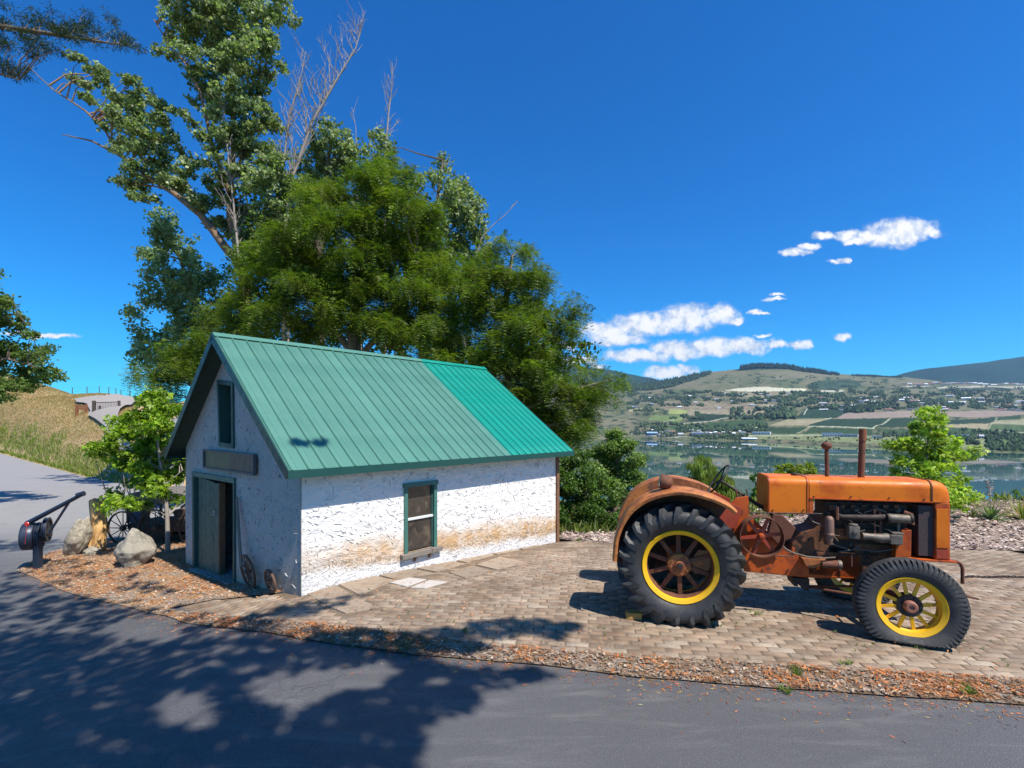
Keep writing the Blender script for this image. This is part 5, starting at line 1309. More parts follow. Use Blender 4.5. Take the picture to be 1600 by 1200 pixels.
# pipes along the belly
mb = MB(); mb.tube([T(1220,850,-.36), T(1228,858,-.36), T(1240,864,-.35), T(1262,870,-.33), T(1290,872,-.30), T(1305,871,-.28)], .009, 7); mb.build('brake_cable', M['metal'], tr, smooth=50)
MB().tube([T(1172, 864, -.36), T(1200, 867, -.36), T(1240, 870, -.36)], .009, 7).build('pull_rod', M['rust'], tr, smooth=50)
MB().tube([T(1239, 856, -.34), T(1239, 873, -.34)], .012, 6).build('pin', M['t_or'], tr)
MB().prism(px_poly([(1252,871),(1290,873),(1282,884),(1268,888),(1258,884)], -.25), -.27, -.15).build('step_casting', M['t_fend'], tr, bevel=.008)
a, b_ = T(1284, 882, -.28), T(1314, 883, -.28)
st = MB().tube([(a.x, -.27, a.z), (b_.x - .03, -.27, b_.z)], [.042, .046], 16).build('starter', M['rust'], tr, smooth=40, bevel=.003)
MB().tube([(b_.x - .03, -.27, b_.z), (b_.x + .004, -.27, b_.z)], .05, 16).build('starter_cap', M['metal'], st, smooth=40)
MB().prism(px_poly([(1238,902),(1264,904),(1264,922),(1256,922),(1252,913),(1246,912),(1246,916),(1240,915)], -.18), -.2, .05).build('drawbar_bracket', M['rust_dk'], tr, bevel=.003)
MB().tube([T(1262, 916, -.14), T(1345, 916, .0), (2.05, .08, .42)], .014, 8).build('radius_rod', M['rust'], tr)
MB().tube([T(1262, 917, -.14), T(1345, 931, -.38), (2.05, -.42, .40)], .014, 8).build('radius_rod', M['rust'], tr)
MB().tube([(.28, -.55, .50), (.5, -.3, .48), (.62, -.2, .52)], .02, 8).build('brake_shaft', M['rust'], tr)
# front axle, pedestal, tie rod
MB().tube([(2.11, -.60, .37), (2.11, -.3, .43), (2.11, 0, .47), (2.11, .3, .43), (2.11, .60, .37)], [.03, .04, .05, .04, .03], 10).build('front_axle', M['rust'], tr, smooth=40)
MB().prism([(1.80, .40), (2.32, .44), (2.36, .66), (2.30, .74), (1.72, .76), (1.68, .52)], -.15, .15).build('front_pedestal', M['rust_dk'], tr, bevel=.012)
MB().prism([(1.95, .42), (2.24, .42), (2.28, .64), (1.92, .64)], -.24, -.15).build('axle_bracket', M['rust'], tr, bevel=.01)
MB().tube([(1.93, -.55, .36), (1.93, .55, .36)], .014, 8).build('tie_rod', M['rust'], tr)
# crank handle and front hook
mb = MB(); mb.tube([T(1484,877,-.2), T(1495,877.5,-.2), T(1501,881,-.2), T(1504,888,-.2), T(1504,912,-.2)], .017, 10); mb.build('front_hook', M['rust'], tr, smooth=50)
mb = MB(); mb.tube([(2.25, 0, .47), (2.62, -.05, .43), T(1512, 932, -.12), T(1529, 936, -.12)], .012, 8); mb.build('crank_handle', M['rust'], tr, smooth=50)
# wooden chock at the rear tyre and a brick at the front one
ck = unproj(990, 966); mb = MB(); mb.box((-.085, -.05, 0), (.085, .05, .075)); o = mb.build('wheel_chock', simple('yellow_wood', (.40, .21, .05), .8, var=.3, sc=10, bmp=.004), None, bevel=.008); o.location = ck; o.rotation_euler = (0, 0, R(-8)); tag(o, 'worn yellow wood block wedged behind the rear tyre', 'chock')
# chain on the pavers
cp0 = unproj(1508, 903); cp1 = unproj(1640, 903); nlk = 34
chn = thing('chain', 'dark chain lying on the pavers right of the tractor', 'chain', cp0)
lm = MB(); 
ring = [Vector((math.cos(a) * .030, math.sin(a) * .013, 0)) for a in [2*math.pi*k/12 for k in range(13)]]; lm.tube(ring, .0055, 5, cap=False); lmesh = lm.mesh('chain_link', M['rust_dk'], 60)
for k in range(nlk):
    p = cp0.lerp(cp1, k / (nlk - 1)) - cp0; o = new_obj('link', lmesh, chn, (p.x, p.y + .015 * math.sin(k * .5), .018 + gz(cp0.x + p.x, cp0.y + p.y) - cp0.z)); o.rotation_euler = (R(90) * (k % 2) + .3, 0, rnd.uniform(-.15, .15))
# ------------------------------------------------------------------ trees
def leaves_mesh(name, cent, rad, per, size, pal, kind='leaf', aspect=.6, flat=.35, mat=None):
    """cent: clump centres (n,3), rad: clump radii, per: leaves per clump"""
    cent = np.asarray(cent, float); n = len(cent); rad = np.asarray(rad, float)
    P = np.repeat(cent, per, 0); rr_ = np.repeat(rad, per); m = len(P)
    cidx = np.repeat(np.arange(n), per)
    off = rng.normal(size=(m, 3)); off /= np.linalg.norm(off, axis=1)[:, None] + 1e-9
    off *= (rng.random(m) ** .45)[:, None]; off[:, 2] *= .75
    P = P + off * rr_[:, None]
    pal = np.asarray(pal, float); basec = pal[rng.integers(0, len(pal), n)][cidx] * .55 + pal[rng.integers(0, len(pal), m)] * .45
    colr = basec * (rng.uniform(.72, 1.3, n)[cidx] * rng.uniform(.75, 1.25, m))[:, None]
    def unit(v): return v / (np.linalg.norm(v, axis=1)[:, None] + 1e-9)
    if kind == 'locust':       # drooping compound leaves: 2 rows of narrow leaflets
        d = unit(off * .8 + rng.normal(size=(m, 3)) * .6 + np.array([0, 0, -.15])); L_ = size * rng.uniform(.7, 1.35, m)
        side = unit(np.cross(d, np.array([0, 0, 1.0]) + rng.normal(size=(m, 3)) * .25)); k = 5; V = []; 
        nv = unit(np.cross(side, d))
        for j in range(k):
            t_ = (j + .6) / k
            c0 = P + d * (L_ * t_)[:, None] + np.array([0, 0, -1.0]) * (L_ * .45 * t_ * t_)[:, None]
            for s_ in (-1, 1):
                ax_ = unit(side * s_ + d * .45 + nv * rng.normal(size=(m, 1)) * .35); ln = (L_ * .25 * (1.15 - .35 * t_))[:, None]; w_ = unit(d - ax_ * .45) * (L_ * .075)[:, None]
                V.append(np.stack([c0, c0 + ax_ * ln * .45 + w_ * 1.15, c0 + ax_ * ln], 1))
        V = np.concatenate(V, 0); colr = np.tile(colr, (2 * k, 1))
    elif kind == 'maple':
        nrm = unit(rng.normal(size=(m, 3)) + np.array([0, 0, .9])); a = unit(np.cross(nrm, rng.normal(size=(m, 3)))); b_ = np.cross(nrm, a); s_ = (size * rng.uniform(.6, 1.3, m))[:, None]; V = []
        drp = np.array([0, 0, -1.0])
        for ang_, ln in ((0, 1.0), (.95, .8), (-.95, .8)):
            ax_ = a * math.cos(ang_) + b_ * math.sin(ang_); w_ = (-a * math.sin(ang_) + b_ * math.cos(ang_)) * .24
            V.append(np.stack([P, P + (ax_ * .55 + w_) * s_ * ln, P + ax_ * s_ * ln + drp * s_ * .2, P + (ax_ * .55 - w_) * s_ * ln], 1))
        V = np.concatenate(V, 0); colr = np.tile(colr, (3, 1))
    elif kind == 'needle':
        d = unit(off * .7 + rng.normal(size=(m, 3)) * .5 + np.array([0, 0, -.2])); L_ = (size * rng.uniform(.6, 1.3, m))[:, None]; w_ = unit(np.cross(d, rng.normal(size=(m, 3)))) * L_ * aspect * .5
        V = np.stack([P, P + d * L_ * .5 + w_, P + d * L_, P + d * L_ * .5 - w_], 1)
    elif kind == 'willow':
        d = unit(off * np.array([.35, .35, 0]) + np.array([0, 0, -1.0]) + rng.normal(size=(m, 3)) * .15); L_ = (size * rng.uniform(.6, 1.4, m))[:, None]; w_ = unit(np.cross(d, rng.normal(size=(m, 3)))) * L_ * aspect * .5
        V = np.stack([P, P + d * L_ * .5 + w_, P + d * L_, P + d * L_ * .5 - w_], 1)
    else:
        nrm = unit(rng.normal(size=(m, 3)) + off * .4 + np.array([0, 0, flat])); a = unit(np.cross(nrm, rng.normal(size=(m, 3)))); b_ = np.cross(nrm, a); s_ = (size * rng.uniform(.6, 1.35, m) * .5)[:, None]
        V = np.stack([P - a * s_, P + b_ * s_ * aspect, P + a * s_, P - b_ * s_ * aspect], 1)
    nf = len(V); q_ = V.shape[1]; F_ = np.arange(nf * q_).reshape(nf, q_)
    return np_mesh(name, V.reshape(-1, 3), F_, mat or M['leaf'], colr)
def clumps(blobs, depth, jit, dens, csize, thick=1.0, shell=.6, grow=1.0, kind='leaf'):
    """blobs in photo pixels (px,py,r) -> clump centres filling them"""
    cen = []; rad = []
    for bl in blobs:
        px, py, r = bl[:3]; Y = depth + (bl[3] if len(bl) > 3 else rnd.uniform(-jit, jit)); c = at(px, py, Y); R_ = r * Y / F * grow
        n = max(4, int(dens * (R_ ** 2.2) * (1 + .35 / max(R_, .15) * .6)))
        # boughs inside the blob: leaf clumps gather round flattened sub-centres, gaps stay between
        pop = csize > .27 and kind == 'leaf'; nb_ = max(2, int(n / (6 if pop else 12))); subs = []
        for _ in range(nb_):
            v = Vector((rnd.gauss(0, 1), rnd.gauss(0, 1), rnd.gauss(0, 1))).normalized() * (rnd.random() ** .45) * R_ * .92; v.y *= thick; subs.append(c + v)
        sr = R_ * .95 / (nb_ ** .36)
        for _ in range(n):
            s_ = rnd.choice(subs); v = Vector((rnd.gauss(0, .48) * sr, rnd.gauss(0, .48) * sr, rnd.gauss(0, .75) * sr)) if pop else Vector((rnd.gauss(0, .5) * sr, rnd.gauss(0, .5) * sr, rnd.gauss(0, .26) * sr))
            cen.append(s_ + v); rad.append(csize * rnd.uniform(.5, 1.15))
    return cen, rad
def limbs_to(mb, spine, cen, n, r0=.04, sag=.0):
    """thin limbs from the nearest lower spine point to sampled clumps"""
    pts = rnd.sample(cen, min(n, len(cen)))
    for p in pts:
        best = min(spine, key=lambda s: (s - p).length + max(0, s.z - p.z + .3) * 2.0)
        L_ = (p - best).length
        if L_ < .2 or L_ > 2.3: continue
        m1 = best.lerp(p, .35) + Vector((rnd.uniform(-.1, .1) * L_, rnd.uniform(-.1, .1) * L_, .06 * L_)); m2 = best.lerp(p, .7) + Vector((rnd.uniform(-.06, .06) * L_, rnd.uniform(-.06, .06) * L_, .05 * L_))
        r = min(.09, r0 * (.5 + L_ * .28)); mb.tube([best, m1, m2, p], [r, r * .65, r * .4, r * .14], 5, cap=False)
def spine_pts(path, n=12):
    out = []
    for a, b_ in zip(path, path[1:]):
        for k in range(n): out.append(a.lerp(b_, k / n))
    return out + [path[-1]]
def tree(name, label, cat, base, paths, blobs, depth, jit, dens, csize, per, lsize, pal, kind='leaf', bark='bark', nl=60, group=None, thick=1.0, shell=.6, aspect=.6, lr=.04, grow=1.0, extra=None):
    th = thing(name, label, cat, base, 0, group)
    cen, rad = clumps(blobs, depth, jit, dens, csize, thick, shell, grow, kind)
    if extra: cen += extra; rad += [csize] * len(extra)
    mb = MB(); sp = []
    for pts, r in paths: mb.tube(pts, r, 10, cap=False); sp += spine_pts(pts)
    tk = mb.build('trunk', M[bark], th, smooth=60, org=base)
    mb = MB(); limbs_to(mb, sp, cen, nl, lr); 
    if mb.v: mb.build('branches', M[bark], th, smooth=60, org=base)
    cb = np.array([tuple(Vector(c) - Vector(base)) for c in cen])
    cr = new_obj('crown', leaves_mesh('crown', cb, rad, per, lsize, pal, kind, aspect), th)
    return th, cen
def gp(X, Y): return Vector((X, Y, gz(X, Y) - .05))

POP = [(.18,.24,.09),(.13,.19,.07),(.25,.31,.14),(.38,.42,.26),(.09,.14,.05)]
LOC = [(.078,.142,.011),(.11,.18,.016),(.055,.10,.009),(.145,.215,.022),(.17,.19,.03)]
YD = 19.0
mp = lambda lst, Y: [at(px, py, Y + dy) for px, py, dy in [(q + (0,))[:3] for q in lst]]
base = gp(-10.6, YD)
p1 = [base] + mp([(384,560),(383,437),(368,402),(353,388),(333,360),(313,335),(273,303),(233,277),(187,243),(143,220),(97,210)], YD)
p2 = mp([(383,437),(372,390),(360,340,.4),(360,280,.6),(366,220,.6),(362,150,.5),(352,90,.4),(340,10,.4)], YD)
p3 = mp([(187,243),(165,205),(133,173),(83,140),(43,103)], YD)
p4 = mp([(362,280),(392,220,.5),(402,150,.6),(410,60,.6)], YD)
p5 = mp([(358,300),(330,220,-.4),(315,150,-.5),(290,100,-.4),(262,66,-.4),(240,30,-.3)], YD)
bl = [(350,70,42),(385,110,42),(412,75,34),(380,30,48),(335,10,42),(430,20,34),(300,90,22),(325,135,34),(375,165,42),(412,180,34),(352,205,34),(395,225,38),(420,255,26),(360,265,32),(395,290,36),(350,310,24),
 (385,340,34),(415,330,24),(345,350,22),(400,385,36),(370,375,26),(425,400,26),(290,60,22),(262,75,18),(318,40,32),(272,25,22),(300,-10,34),(380,-30,46),
 (205,150,20),(212,180,26),(240,150,16),(235,175,22),(205,210,22),(235,215,26),(210,240,24),(245,245,26),(255,275,20),(215,290,22),(190,285,12),(235,312,14),(275,290,20),(300,310,18),(265,215,14),(290,240,12),(285,270,18),
 (310,255,12),(335,235,16),(325,330,20),(150,110,16),(145,160,12),(165,130,14),(160,195,9),(205,118,14),(298,182,12),(120,95,12),(135,130,12),(110,120,9),(170,170,12),(185,190,12),(180,150,14),(195,260,12),(190,235,11),(205,300,10),(312,205,14),(335,180,14),(275,175,8),(330,290,14)]
th, cen = tree('poplar_tree', 'tall poplar with a leaning limb rising behind the left end of the green roof', 'tree', base, [(p1, [.34,.26,.24,.2,.16,.15,.13,.10,.08,.055,.035,.015]), (p2, [.19,.17,.15,.13,.11,.09,.06,.03]), (p3, [.055,.045,.035,.022,.01]), (p4, [.09,.07,.05,.03]), (p5, [.09,.07,.05,.04,.028,.015])],
     bl, YD, 1.1, 190, .20, 11, .125, POP, 'leaf', 'bark_orange', 150, aspect=.75, shell=.5, lr=.035, thick=1.0)
base = gp(-14.2, 24.0)
tree('poplar_tree', 'slender blue-green poplar left of the tall poplar, low over the roof peak', 'tree', base, [([base] + mp([(330,620),(318,540),(300,460),(280,400),(258,345)], 24.0), [.22,.2,.17,.12,.07,.02])],
     [(258,345,20),(265,375,26),(235,400,22),(285,395,26),(300,430,30),(255,430,30),(285,465,32),(320,455,24),(245,470,24),(335,490,30),(290,505,32),(262,515,26),(330,530,30),(215,488,12),(198,486,8),(240,545,26),(275,560,30),(222,560,18),(310,565,30),(345,440,18),(350,470,20),(355,520,26),(225,530,14),(213,510,8)],
     24.0, 1.2, 80, .34, 18, .145, [(.16,.24,.10),(.12,.19,.08),(.22,.29,.14),(.28,.34,.20)], 'leaf', 'bark', 70, aspect=.7, shell=.5)
base = gp(-7.2, 20.5)
tree('poplar_tree', 'poplar crown showing above the feathery locust at centre, with a bushy round top', 'tree', base, [([base] + mp([(500,560),(498,400),(505,300),(520,210)], 20.5), [.26,.22,.18,.12,.04])],
     [(520,215,24),(500,240,26),(540,235,24),(480,265,22),(520,270,30),(548,265,18),(470,300,28),(505,300,28),(440,300,22),(455,335,28),(490,340,32),(430,345,20),(470,370,30),(445,385,24),(440,270,16),(430,235,10)],
     20.5, .9, 150, .28, 15, .125, POP, 'leaf', 'bark', 60, aspect=.75, shell=.5)
base = gp(-3.4, 20.0)
tree('poplar_tree', 'poplar with thin grey-green top right of centre, behind the locust', 'tree', base, [([base] + mp([(660,600),(662,450),(680,340),(692,250)], 20.0), [.24,.2,.15,.1,.03])],
     [(690,258,12),(688,285,15),(715,285,15),(722,305,24),(700,315,26),(742,320,16),(735,345,26),(700,350,26),(675,355,22),(745,375,18),(720,390,26),(690,395,24),(755,400,16),(640,300,14),(660,285,10),(588,212,10),(600,235,15),(590,260,20),(575,240,10),(700,430,22),(770,430,14)],
     20.0, .8, 150, .28, 15, .125, POP, 'leaf', 'bark', 50, aspect=.75, shell=.5)
# dead tops
def dead(name, label, spine, r0, twigs, tw_len, seed, updir=Vector((0, 0, 1))):
    rr = random.Random(seed); mb = MB(); n = len(spine); mb.tube(spine, [r0 * .62 * (1 - .8 * i / (n-1)) for i in range(n)], 7, cap=False); sp = spine_pts(spine, 8)
    for _ in range(twigs):
        q = rr.random(); s = sp[int(q * (len(sp)-1))]; d = (updir * .9 + Vector((rr.uniform(-.9, .9), rr.uniform(-.6, .6), rr.uniform(-.2, .5)))).normalized(); L_ = tw_len * rr.uniform(.35, 1.1) * (1 - .5 * q)
        a = s + d * L_ * .35 + Vector((rr.uniform(-.07, .07), 0, .05)) * L_; b_ = s + d * L_ * .7 + Vector((rr.uniform(-.1, .1), 0, .12)) * L_; c = s + d * L_ + Vector((rr.uniform(-.16, .16), 0, .22)) * L_
        r = max(.012, r0 * .2 * (1 - .5 * q)); mb.tube([s, a, b_, c], [r, r*.75, r*.5, r*.2], 5, cap=False)
        for _ in range(4):
            w0 = rr.choice([a, b_, a.lerp(b_, .5), b_.lerp(c, .5)]); d2 = (d + Vector((rr.uniform(-1, 1), rr.uniform(-.5, .5), rr.uniform(-.2, .8)))).normalized() * L_ * rr.uniform(.15, .42)
            mb.tube([w0, w0 + d2 * .5 + Vector((0, 0, .03)), w0 + d2], [r*.6, r*.45, r*.25], 4, cap=False)
    th = thing(name, label, 'tree', spine[0]); mb.build('trunk', M['deadwood'], th, smooth=60, org=spine[0]); return th
g0 = gp(-9.0, 19.6)
dead('dead_tree', 'bare grey dead tree top fanning upward left of centre against the sky', [g0] + mp([(440,420),(454,285),(475,227),(488,190),(506,160),(530,118),(556,75),(566,40)], 19.6), .13, 90, 2.1, 5, Vector((-.25, 0, 1)))
g0 = gp(-9.2, 20.2)
dead('dead_tree', 'bleached twiggy dead stem just left of the fanning dead top', [g0] + mp([(448,400),(436,320),(446,230),(452,180),(470,120),(478,80)], 20.2), .09, 70, 1.7, 6)
g0 = gp(-5.2, 20.4)
dead('dead_tree', 'slim bare dead top standing highest right of the tree group', [g0] + mp([(600,400),(603,225),(607,180),(612,140),(613,98)], 20.4), .08, 46, 1.3, 8, Vector((.15, 0, 1)))
g0 = gp(-.4, 18.5)
dead('dead_tree', 'thin bleached dead branch leaning right out of the locust crown', [g0] + mp([(720,500),(752,372),(770,352),(790,335),(810,313)], 18.5), .05, 10, .6, 9, Vector((.5, 0, .4)))
g0 = gp(-6.2, 20.9)
dead('dead_tree', 'thin dead stem between the two bare tops', [g0] + mp([(560,400),(556,200),(552,175),(560,150)], 20.9), .035, 8, .7, 12)

dead('dead_tree', 'tangle of bare pale twigs inside the tall poplar crown', mp([(372,395),(366,330),(358,260),(352,200),(340,150)], 18.2), .07, 60, 1.0, 14)
# locusts behind the shed
LB = [(590,262,26),(612,250,14),(570,285,30),(605,290,34),(640,285,20),(540,310,32),(500,315,30),(470,300,16),(580,325,40),(630,325,36),(660,320,24),(480,345,32),(440,365,30),(410,375,18),(520,350,42),(565,370,44),(615,370,44),(655,365,34),(460,385,40),(415,410,32),(500,400,46),
 (555,415,46),(605,415,46),(650,410,44),(690,400,34),(440,430,44),(400,450,30),(480,450,48),(530,460,48),(585,465,48),(640,460,48),(690,450,44),(730,430,32),(390,485,32),(430,490,38),(360,500,22),(480,500,44),(540,505,44),(600,510,44),(650,505,44),(350,490,18),(390,515,26),(320,510,14)]
base = gp(-4.6, 15.8)
th, c1 = tree('locust_tree', 'large feathery dark green locust tree rising behind the middle of the green roof', 'tree', base, [([base] + mp([(545,640),(552,520),(560,420),(585,320)], 15.8), [.22,.2,.17,.12,.05]), (mp([(555,560),(500,480),(470,400)], 15.8), [.11,.08,.04]), (mp([(560,560),(630,480),(650,400)], 15.8), [.11,.08,.04])],
     LB, 15.8, 1.3, 105, .26, 14, .27, LOC, 'locust', 'bark', 70, shell=.45, thick=1.0)
LB2 = [(760,395,16),(790,378,16),(820,388,18),(740,425,26),(780,415,32),(825,415,26),(700,480,36),(745,465,42),(795,460,44),(840,450,24),(700,520,40),(750,515,44),(800,510,46),(850,500,32),(885,478,16),(893,495,16),(870,520,26),(895,525,12),(760,560,42),(810,560,44),(855,555,34),(880,560,16),
 (800,600,40),(845,600,42),(885,600,28),(915,590,20),(925,570,9),(900,620,30),(850,640,36),(820,620,30),(895,650,30),(930,615,16),(870,675,30),(900,690,26),(945,600,14),(965,590,11),(975,598,7),(950,625,10),(880,720,26),(905,660,22),(925,650,14),(700,560,34),(660,545,34),(730,590,30)]
base = gp(.2, 14.9)
tree('locust_tree', 'lower feathery locust with hanging outer sprays at the right of the tree group', 'tree', base, [([base] + mp([(800,690),(795,560),(790,480),(800,400)], 14.9), [.2,.17,.14,.1,.04]), (mp([(797,600),(850,540),(880,500)], 14.9), [.09,.06,.03]), (mp([(800,650),(860,620),(930,600),(960,592)], 14.9), [.09,.06,.04,.015])],
     LB2, 14.9, 1.0, 115, .24, 14, .26, LOC, 'locust', 'bark', 60, shell=.45)
base = gp(-9.2, 15.4)
tree('locust_tree', 'low olive locust sprays behind the roof peak at the left', 'tree', base, [([base] + mp([(330,660),(300,600),(270,570)], 15.4), [.12,.1,.07,.03])],
     [(270,560,26),(235,575,20),(210,585,12),(290,545,26),(320,530,22),(250,590,26),(300,580,30),(270,610,26),(230,605,18),(310,560,26)], 15.4, .8, 100, .25, 13, .25, LOC, 'locust', 'bark', 24, shell=.45)
# paler undergrowth seen between locust stems just above the roof
base = gp(-2.6, 16.8)
tree('understory_tree', 'pale green leafy sapling behind the roof ridge', 'tree', base, [([base] + mp([(640,640),(640,560)], 16.8), [.08,.06,.02])],
     [(470,530,20),(500,540,24),(600,545,26),(640,540,30),(560,545,22),(700,580,26),(760,590,24),(800,640,26),(840,690,26),(520,520,18)], 16.8, .5, 60, .22, 22, .09, [(.13,.21,.03),(.18,.26,.05),(.09,.15,.025)], 'leaf', 'bark', 20, shell=.5)
# back layer so that the wood has depth
base = gp(-6.0, 24.0)
BK = [(x + rnd.uniform(-14, 14), y + rnd.uniform(-10, 10), 46) for x, y in [(430,360),(500,360),(570,340),(640,360),(420,440),(500,440),(580,430),(660,440),(740,470),(800,500),(430,510),(520,520),(610,530),(700,540),(790,570),(840,640),(860,560),(400,560),(330,560),(850,700)]]
tree('elm_tree', 'shaded dark tree filling the gaps behind the locusts', 'tree', base, [([base] + mp([(560,640),(560,520),(565,400)], 22.5), [.3,.25,.2,.08])], BK, 22.5, .8, 26, .5, 30, .20, [(.06,.10,.022),(.08,.13,.028),(.05,.08,.02)], 'leaf', 'bark', 40, shell=.6)

# shrubs right of the shed
SH = [(.12,.20,.035),(.17,.26,.06),(.09,.15,.03),(.24,.32,.10)]
base = gp(2.55, 13.4)
tree('young_tree', 'leafy light green young tree between the shed and the tractor', 'tree', base, [([base] + mp([(965,790),(965,740),(962,690)], 13.4), [.07,.06,.045,.015])],
     [(962,678,13),(955,700,20),(978,700,16),(940,715,16),(985,722,20),(955,730,26),(930,745,22),(1000,745,16),(975,755,28),(945,770,28),(1000,775,18),(920,780,20),(970,795,26),(1010,765,8),(985,800,22),(1000,800,14)], 13.4, .5, 520, .19, 26, .072, SH, 'leaf', 'bark', 40, shell=.5)
base = gp(1.85, 12.5)
tree('shrub', 'bushy dark green shrub at the foot of the young tree beside the shed corner', 'shrub', base, [([base] + mp([(915,800),(915,770)], 12.5), [.05,.04,.015])],
     [(895,760,22),(915,745,20),(900,790,24),(930,800,26),(880,800,18),(890,820,16),(912,822,16),(950,815,20),(885,735,18),(905,715,16),(875,770,14),(960,830,12),(935,828,14)], 12.5, .4, 520, .18, 26, .075, [(.07,.13,.02),(.10,.18,.03),(.05,.095,.018)], 'leaf', 'bark', 24, shell=.5)
base = gp(3.2, 12.2)
tree('shrub', 'low bright green shrub hidden behind the rear fender', 'shrub', base, [([base] + mp([(1000,815),(1000,800)], 12.2), [.03,.02,.01])],
     [(985,822,16),(1005,815,16),(965,828,12),(1030,820,16),(1060,815,18),(1100,818,18)], 12.2, .3, 260, .16, 24, .07, [(.12,.20,.03),(.16,.24,.04)], 'leaf', 'bark', 14, shell=.5)
# thin dark stems against the slope, right of the wood
base = gp(.9, 12.3)
tree('creeper', 'pale leafy creeper at the shed corner beside the brown post', 'plant', base, [([base] + mp([(895,815),(898,790)], 12.3), [.02,.015,.008])], [(898,812,9),(905,822,9),(885,826,8)], 12.3, .1, 300, .08, 16, .05, [(.30,.28,.10),(.2,.22,.06)], 'leaf', 'bark', 6)

# maple at the gravel bed
MAP = [(.20,.32,.02),(.27,.40,.03),(.13,.23,.018),(.34,.45,.05),(.09,.16,.015)]
YB = 10.45; base = gp((262-800)/F*YB, YB)
tree('maple_tree', 'small bright green maple with a thin grey trunk left of the shed door', 'tree', base, [([base] + mp([(262,840),(261,800),(258,770),(250,720),(243,660),(240,615)], YB), [.055,.045,.04,.036,.03,.02,.008]), (mp([(258,790),(250,782),(243,775),(225,778),(190,780),(168,778)], YB), [.02,.016,.014,.01,.007,.004]), (mp([(256,760),(285,735)], YB), [.02,.008]), (mp([(252,735),(200,700),(160,692)], YB), [.02,.012,.005])],
     [(242,612,14),(232,632,18),(255,632,18),(215,650,20),(245,655,24),(268,650,16),(190,668,18),(220,680,24),(255,685,26),(275,690,16),(178,690,14),(158,700,13),(150,706,8),(200,705,20),(235,712,26),(268,720,22),(185,725,14),(215,730,18),(250,745,22),(275,750,16),(282,775,12),(262,762,14),(215,752,10),
      (176,776,11),(192,783,12),(208,786,13),(225,786,11),(172,790,7),(238,775,9),(280,715,14)], YB, .45, 420, .15, 10, .085, MAP, 'maple', 'greybark' if 'greybark' in M else 'deadwood', 60, shell=.55, lr=.02)
# maple behind the tractor nose
YM = 11.2; base = gp((1448-800)/F*YM, YM)
tree('maple_tree', 'young bright green maple behind the tractor nose at right', 'tree', base, [([base] + mp([(1448,790),(1446,740),(1450,690),(1456,645)], YM), [.04,.035,.028,.018,.006])],
     [(1456,642,9),(1450,655,12),(1466,655,11),(1440,672,14),(1465,675,16),(1415,685,14),(1400,698,12),(1440,695,18),(1472,695,16),(1490,690,8),(1425,712,18),(1455,715,22),(1480,715,16),(1500,708,14),(1518,705,8),(1405,720,12),(1440,738,18),(1470,738,20),(1395,740,8),(1415,742,10),(1490,755,14),(1470,765,18),(1505,765,13),(1520,775,9),(1480,785,16),(1500,790,9),(1440,765,14),(1492,732,8)],
     YM, .4, 380, .15, 9, .085, [(.22,.34,.03),(.30,.42,.05),(.15,.26,.02),(.38,.46,.08)], 'maple', 'deadwood', 44, shell=.6, lr=.02)
# trees down the slope whose tops show above the tractor
def slope_tree(name, label, px, Y, blobs, pal, kind, lsize, dens, cs, per, aspect=.6, r=.3):
    X = (px - 800) / F * Y; base = gp(X, Y); top = at(px, min(b[1] for b in blobs) + 10, Y)
    return tree(name, label, 'tree', base, [([base, base.lerp(top, .5) + Vector((.2, 0, 0)), top], [r, r*.6, r*.15])], blobs, Y, Y * .03, dens, cs, per, lsize, pal, kind, 'bark', 40, shell=.5, aspect=aspect)
slope_tree('willow_tree', 'round weeping willow by the water above the rear fender', 1107, 55, [(1107,725,14),(1092,732,15),(1122,732,16),(1082,745,14),(1102,745,20),(1128,747,18),(1138,755,12),(1078,758,12),(1100,765,22),(1125,768,20),(1138,775,12),(1085,775,14),(1105,795,26),(1130,800,20)],
   [(.17,.22,.03),(.22,.28,.05),(.12,.17,.02)], 'willow', .8, 15, .55, 40, .10)
slope_tree('round_tree', 'yellow-green round tree top beyond the hood, left of the breather stack', 1248, 40, [(1248,735,12),(1232,738,11),(1264,738,11),(1222,745,8),(1248,750,18),(1272,748,8),(1230,755,14),(1265,757,14),(1250,775,24),(1250,800,26)],
   [(.22,.26,.03),(.28,.32,.05),(.16,.2,.02)], 'leaf', .26, 34, .4, 40)
slope_tree('round_tree', 'dark green round tree top left of the fuel tank', 1205, 42, [(1205,757,13),(1190,760,12),(1218,762,12),(1200,775,20),(1215,785,20),(1185,780,16),(1200,805,26)],
   [(.06,.12,.02),(.09,.15,.03)], 'leaf', .26, 34, .4, 40)
for i, (px, py, Y, r) in enumerate([(1330,800,60,24),(1370,795,50,22),(1540,820,60,20),(1280,810,48,26),(1160,800,46,22),(1060,800,44,24),(1590,815,50,22),(1020,790,60,20)]):
    slope_tree('slope_tree', ['leafy green tree on the slope hidden behind the engine','mid green tree on the slope behind the radiator','tree on the slope behind the yucca','green tree on the slope seen through the gap under the tank','tree on the slope behind the fender bracket','tree on the slope behind the rear wheel','tree on the slope beyond the bank at the right edge','tree on the slope beyond the young tree'][i], px, Y,
       [(px, py, r), (px - r*.7, py + r*.5, r*.8), (px + r*.7, py + r*.5, r*.8), (px, py + r, r*1.1)], [(.07,.13,.025),(.10,.16,.03),(.14,.18,.04)], 'leaf', .3, 6, .5, 36)
